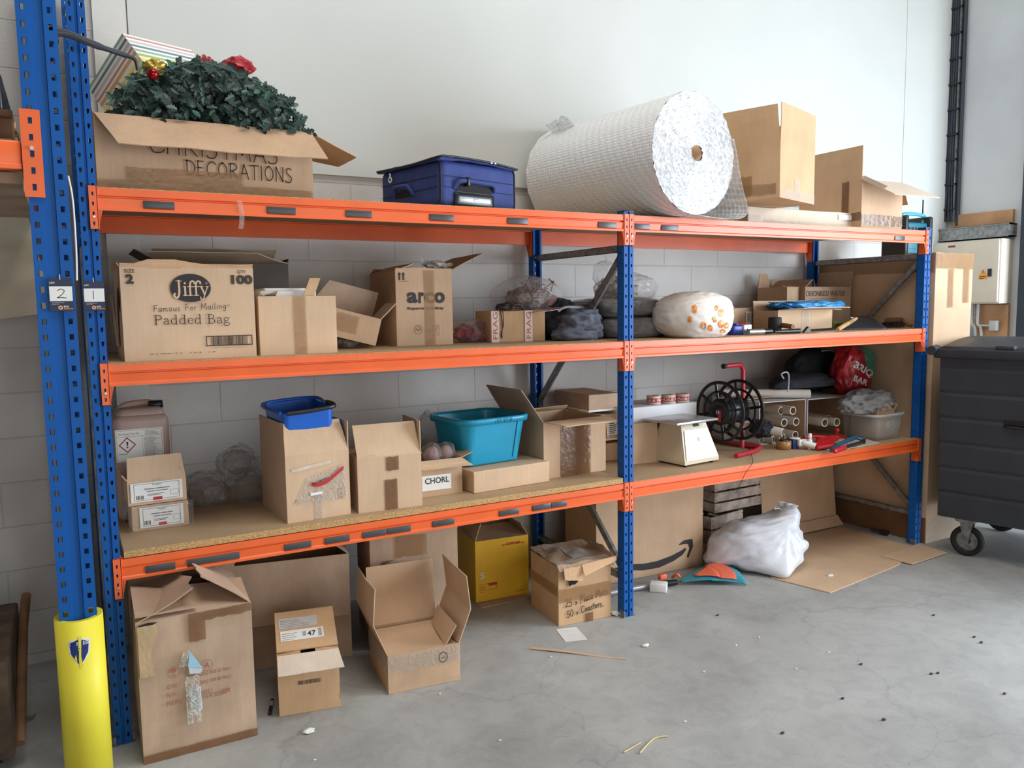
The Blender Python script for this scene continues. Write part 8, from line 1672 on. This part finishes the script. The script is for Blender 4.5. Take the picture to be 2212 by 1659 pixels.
# --- leaning cardboard sheet, cardboard on the floor
a = at(1640, 1180, z=0.006); q = at(1832, 1141, z=0.006); y0 = max(a.y, q.y)
mb = MB(); q.y = 0.60; xa_ = at(1650, 1160, y=0.60).x; xq = min(4.635, at(1833, 1100, y=0.62).x)
mb.grid(lambda u, v: Vector((xa_ + (xq - xa_)*u, 0.60 + 0.06*v, 0.0065 + 0.565*v)), 10, 10, 0, False, 0.006); mb.grid(lambda u, v: Vector((xa_ + 0.1 + (xq - xa_ - 0.1)*u, 0.592 - 0.05*(1 - v), 0.0075 + 0.06*v)), 6, 2, 0, False, 0.005)
tag(mb.build('cardboard_sheet', CBB), 'tall brown cardboard sheet leaning at the back of the lower right bay', 'cardboard')
t = thing('flattened_carton', 'large flattened carton laid on the floor under the right bay', 'cardboard', (3.45, -0.2, 0))
P_ = [at(1683, 1250, z=0), at(1793, 1282, z=0), at(1944, 1218, z=0), at(1970, 1190, z=0), at(1935, 1165, z=0), at(1830, 1146, z=0), at(1700, 1168, z=0)]
P_ = [Vector((3.36, 0.03, 0)), at(1793, 1282, z=0), at(1940, 1222, z=0), Vector((4.58, -0.06, 0)), Vector((4.58, 0.52, 0)), Vector((3.72, 0.52, 0))]
mb = MW(); n_ = len(P_); mb.add([(p.x, p.y, 0.0008) for p in P_] + [(p.x, p.y, 0.0055) for p in P_], [tuple(range(n_))[::-1], tuple(range(n_, 2*n_))] + [(i, (i+1) % n_, n_ + (i+1) % n_, n_ + i) for i in range(n_)]); mb.build('main_panel', CBA, t)
P_ = [at(1902, 1204, z=0), at(1970, 1222, z=0), at(2045, 1197, z=0), at(1985, 1178, z=0)]; mb = MW(); mb.add([(p.x, p.y, 0.0062) for p in P_] + [(p.x, p.y, 0.0105) for p in P_], [(3, 2, 1, 0), (4, 5, 6, 7), (0, 1, 5, 4), (1, 2, 6, 5), (2, 3, 7, 6), (3, 0, 4, 7)]); mb.build('side_flap', CBA, t)
# small brush / bottle in the corner
a = at(1882, 1148, z=0.012); q = at(1918, 1155, z=0.012); a.z = q.z = 0.024; t = thing('paint_brush_bottle', 'small dark bottle lying in the corner by the right post', 'bottle', tuple(a)); mb = MW(); mb.tube([a, a.lerp(q, .55)], 0.012, 12); mb.build('neck', GUN, t); mb = MW(); mb.tube([a.lerp(q, .55), q], 0.017, 12); mb.build('body', BLACK, t)
# --- white sack
SK = mat('white_sack_film', (222, 224, 232), 0.34, var=0.04, scale=3, bump=0.5, bscale=12, spec=0.5)
sp0 = at(1540, 1222, z=0); sp1 = at(1725, 1205, z=0); cs = at(1632, 1180, y=0.20)
t = thing('white_sack', 'full white plastic sack tied at the neck on the floor of the right bay', 'sack', (cs.x, 0.2, 0))
ctr = Vector((0, 0, 0.15)); rs = Vector((0.272, 0.15, 0.155)); SR = Matrix.Translation((cs.x + 0.03, 0.20, 0)) @ Matrix.Rotation(R(-30), 4, 'Z')
def sackfn(p_, d):
    q = p_.copy(); tw = math.exp(-((d.x - 0.45)**2 + (d.z - 0.85)**2)/0.10); q += Vector((0.07, 0, 0.085))*tw
    lf = math.exp(-((d.x + 0.95)**2 + (d.z + 0.25)**2)/0.16); q += Vector((-0.05, 0.0, -0.05))*lf
    ft = math.exp(-((d.x - 0.25)**2 + (d.y + 0.8)**2 + (d.z + 0.6)**2)/0.16); q += Vector((0.03, -0.10, -0.04))*ft
    rad = math.atan2(d.z - 0.7, d.x - 0.5); q += d*(0.010*math.sin(rad*17 + 3*nz3(d, 2, 3)))*(0.4 + 0.6*abs(d.x))
    return q
mb = MW(); blob(mb, ctr, rs, 210, 0.07, 1.6, 0.025, 3.5, 0.0068, 5, 0.92, fn=sackfn, M=SR); mb.build('sack', SK, t)
nk = at(1700, 1120, y=0.17); nt_ = at(1703, 1087, y=0.17); base_ = at(1690, 1128, y=0.18)
SKT = mat('sack_neck_film', (214, 216, 214), 0.3, var=0.05, bump=0.4, bscale=30, alpha=0.85)
mb = MW(); ax = (nt_ - base_); 
def neck(u, v):
    a_ = 2*math.pi*u; r_ = (0.03*(1 - v)**2 + 0.012 + 0.055*v**1.4)*(1 + 0.25*math.sin(5*a_)*v); w1 = Vector((1, 0, -0.25)).normalized(); w2 = Vector((0, 1, 0)); return base_ - ax*0.25 + ax*1.25*v + w1*r_*math.cos(a_) + w2*r_*0.6*math.sin(a_)
mb.grid(neck, 30, 10, 0, True); mb.build('tied_neck', SKT, t)
mb = MW(); mb.tube(cat([at(1694, 1106, y=0.14), at(1683, 1098, y=0.13), at(1674, 1100, y=0.13), at(1675, 1095, y=0.13)], 4), 0.003, 6); mb.build('tie', SKT, t)
# --- leaf rake
RK = mat('rake_teal', (40, 138, 158), 0.35, var=0.05); RO = mat('rake_orange', (232, 108, 74), 0.35, var=0.05); ALU = mat('aluminium_pole', (176, 180, 188), 0.3, metal=0.5, var=0.05)
h0 = at(1474, 1250, z=0.03); tip1 = at(1613, 1263, z=0.01); tip0 = at(1560, 1222, z=0.02)
t = thing('leaf_rake', 'teal and orange plastic leaf rake lying on the floor by the white sack', 'rake', tuple(h0))
a = at(1322, 1277, z=0.03); q = at(1413, 1258, z=0.035); r0_ = at(1462, 1251, z=0.04)
for p in (a, q, r0_): p.z = 0.022
mb = MW(); mb.tube([a - (q - a)*0.4, q], 0.014, 12); mb.build('pole', ALU, t); mb = MW(); mb.tube([q, q.lerp(r0_, .5), r0_], [0.016, 0.019, 0.016], 12); mb.build('grip', BLACK, t)
hd = r0_; fanA = at(1612, 1262, z=0.01); fanB = at(1556, 1224, z=0.015); fanA.z = 0.014; fanB.z = 0.03
def fan(u, v):      # u across the fan, v outwards
    end = fanA.lerp(fanB, u); mid = (fanA + fanB)/2; bow = (mid - hd).normalized()*0.05*math.sin(math.pi*u); p = hd.lerp(end + bow, v); p.z = 0.016 + 0.03*math.sin(math.pi*min(1, v))*(0.6) + 0.03*u*v; return p
mb = MW(); mb.grid(lambda u, v: fan(u, 0.04 + 0.56*v), 20, 8, 0, True, 0.005)
mb.build('fan_plate', RK, t)
for k in range(22):
    u = k/21; pts = [fan(u, v) for v in (0.5, 0.7, 0.85, 0.96, 1.0)]; pts[-1].z = 0.006; mb = MW(); mb.tube(pts, 0.0042, 6); mb.build('tine', RK, t)
mb = MW(); mb.grid(lambda u, v: fan(0.04 + 0.92*u, 0.60 + 0.26*v) + Vector((0, 0, 0.009)), 16, 5, 0, True, 0.006); mb.grid(lambda u, v: fan(0.5 + (u - 0.5)*(0.25 + 0.6*v), 0.28 + 0.34*v) + Vector((0, 0, 0.010)), 10, 6, 0, True, 0.006); mb.build('orange_brace', RO, t)
mb = MW(); mb.rbox(tuple(at(1430, 1252, z=0.04) - Vector((0.02, 0.012, 0.0))), tuple(at(1430, 1252, z=0.04) + Vector((0.03, 0.016, 0.03))), 0.005); mb.tube(cat([at(1452, 1247, z=0.04), at(1462, 1240, z=0.07), at(1468, 1246, z=0.05)], 3), 0.008, 8); mb.build('orange_clip', RO, t)
# --- white foam block
a = at(1403, 1279, z=0); q = at(1440, 1282, z=0); t = thing('foam_block', 'small white foam block on the floor in front of the rake', 'foam block', (a.x, a.y, 0.0006), math.degrees(math.atan2((q - a).y, (q - a).x)))
mb = MB(); mb.rbox((0, 0, 0), ((q - a).length + 0.0, 0.07, 0.045), 0.004); tag(mb.build('body', mat('white_foam', (238, 236, 234), 0.7, var=0.02), t), '', ''); 
for k_ in ('label', 'category'): del bpy.data.objects[mb and t.children[0].name][k_]
# --- wheeled bin
BN = mat('bin_black', (46, 50, 58), 0.5, var=0.1, bump=0.15, bscale=12)
bz0 = 0.255; c0 = at(2036, 1115, z=bz0); dirv = Vector((0.235, -0.972, 0)); dx_ = Vector((0.972, 0.235, 0)); zt = vz(0, 748, c0 + Vector((-0.05, 0, 0)))
t = thing('wheeled_bin', 'large black four-wheeled waste bin at the right edge', 'waste bin', (c0.x, c0.y, 0), math.degrees(math.atan2(dx_.y, dx_.x)))
BD, BWd = 1.25, 0.95      # local: x away from the rack, -y towards the camera
mb = MB(); rib = []
def side_pts(z): k = (z - bz0)/(zt - bz0); return 0.055*k
prof_n = 24
def face(u, v, wave):      # left side with horizontal ribs
    z = bz0 + (zt - 0.05 - bz0)*v; g = side_pts(z); w_ = 0.008*(1 if (v*6.5 % 1) < 0.12 else 0) + 0.006*(1 if abs(u - 0.5) < 0.03 else 0)
    return Vector((-g + w_, -BD*u*(1 + g*0.1) + (0.03 if u == 0 else 0), z))
mb.grid(lambda u, v: face(u, v, 1), 24, 52, 0, False)
mb.grid(lambda u, v: Vector((BWd*u - side_pts(bz0 + (zt - .05 - bz0)*v)*(1 - 2*u), 0.03 , bz0 + (zt - .05 - bz0)*v)), 6, 20, 0, False)
mb.grid(lambda u, v: Vector((BWd + side_pts(bz0 + (zt - .05 - bz0)*v), -BD*u, bz0 + (zt - .05 - bz0)*v)), 6, 6, 0, False)
mb.grid(lambda u, v: Vector((BWd*u - side_pts(bz0 + (zt - .05 - bz0)*v)*(1 - 2*u), -BD, bz0 + (zt - .05 - bz0)*v)), 6, 6, 0, False)
mb.box((0.0, -BD, bz0), (BWd, 0.03, bz0 + 0.02)); mb.build('body', BN, t)
g = 0.055
mb = MB(); mb.rbox((-g - 0.035, -BD - 0.03, zt - 0.07), (-g + 0.03, 0.06, zt - 0.012), 0.012); mb.rbox((-g - 0.03, 0.02, zt - 0.07), (BWd + g, 0.06, zt - 0.012), 0.012); mb.rbox((BWd + g - 0.03, -BD, zt - 0.07), (BWd + g + 0.03, 0.06, zt - 0.012), 0.012); mb.build('rim', BN, t)
mb = MB(); mb.grid(lambda u, v: Vector((-g + (BWd + 2*g)*v, -BD*u + 0.03, zt - 0.012 + 0.05*math.sin(math.pi*v) + 0.004)), 10, 14, 0, True, 0.006); mb.build('lid', BN, t)
mb = MB(); mb.tube([(-g - 0.05, 0.065, zt - 0.025), (-g + 0.04, 0.065, zt - 0.02)], 0.028, 16); mb.build('trunnion', BN, t)
for y in (-0.32, -0.72):
    mb = MB(); mb.rbox((-g - 0.022, y - 0.05, zt - 0.016), (-g + 0.04, y + 0.05, zt + 0.012), 0.008); mb.build('lid_hinge', BN, t)
mb = MB(); mb.tube(cat([(-0.035, -0.33, 0.86), (-0.05, -0.36, 0.855), (-0.05, -0.60, 0.855), (-0.035, -0.64, 0.86)], 4), 0.009, 8); mb.rbox((-0.034, -0.65, 0.85), (-0.02, -0.32, 0.89), 0.004); mb.build('side_handle', BLACK, t)
def caster(x, y):
    mb = MB(); r_ = 0.095; Mx = Matrix.Translation((x, y, r_ + 0.001)) @ Matrix.Rotation(R(90), 4, 'Y') ; mb.lathe([(0.066, -0.018), (0.088, -0.02), (r_, -0.012), (r_, 0.012), (0.088, 0.02), (0.066, 0.018)], 32, 0, Mx, closed=True); wh = mb.build('wheel', BLACKM, t)
    mb = MB(); mb.lathe([(0.012, -0.010), (0.03, -0.012), (0.05, -0.006), (0.066, -0.014), (0.066, 0.014), (0.05, 0.006), (0.03, 0.012), (0.012, 0.010)], 28, 0, Mx, closed=True); mb.build('rim_disc', GALV, wh)
    mb = MB()
    for sx in (-0.026, 0.022): mb.add([(x + sx, y - 0.035, r_*2 + 0.03), (x + sx, y + 0.04, r_*2 + 0.03), (x + sx, y + 0.016, r_ - 0.014), (x + sx, y - 0.012, r_ - 0.014)] + [(x + sx + 0.004, y - 0.035, r_*2 + 0.03), (x + sx + 0.004, y + 0.04, r_*2 + 0.03), (x + sx + 0.004, y + 0.016, r_ - 0.014), (x + sx + 0.004, y - 0.012, r_ - 0.014)], [(0, 1, 2, 3), (7, 6, 5, 4), (0, 4, 5, 1), (1, 5, 6, 2), (2, 6, 7, 3), (3, 7, 4, 0)])
    mb.cyl((x - 0.03, y, r_ + 0.001), (x + 0.03, y, r_ + 0.001), 0.010, 12); mb.box((x - 0.045, y - 0.05, r_*2 + 0.028), (x + 0.045, y + 0.055, r_*2 + 0.036)); mb.box((x - 0.05, y - 0.055, r_*2 + 0.036), (x + 0.05, y + 0.06, bz0 + 0.004), 0); mb.build('caster_fork', GALV, t)
wl = wm(t).inverted() @ at(2088, 1200, z=0)
caster(max(wl.x, 0.06), wl.y); caster(BWd - 0.08, wl.y + 0.02); caster(0.1, -BD + 0.12); caster(BWd - 0.08, -BD + 0.12)
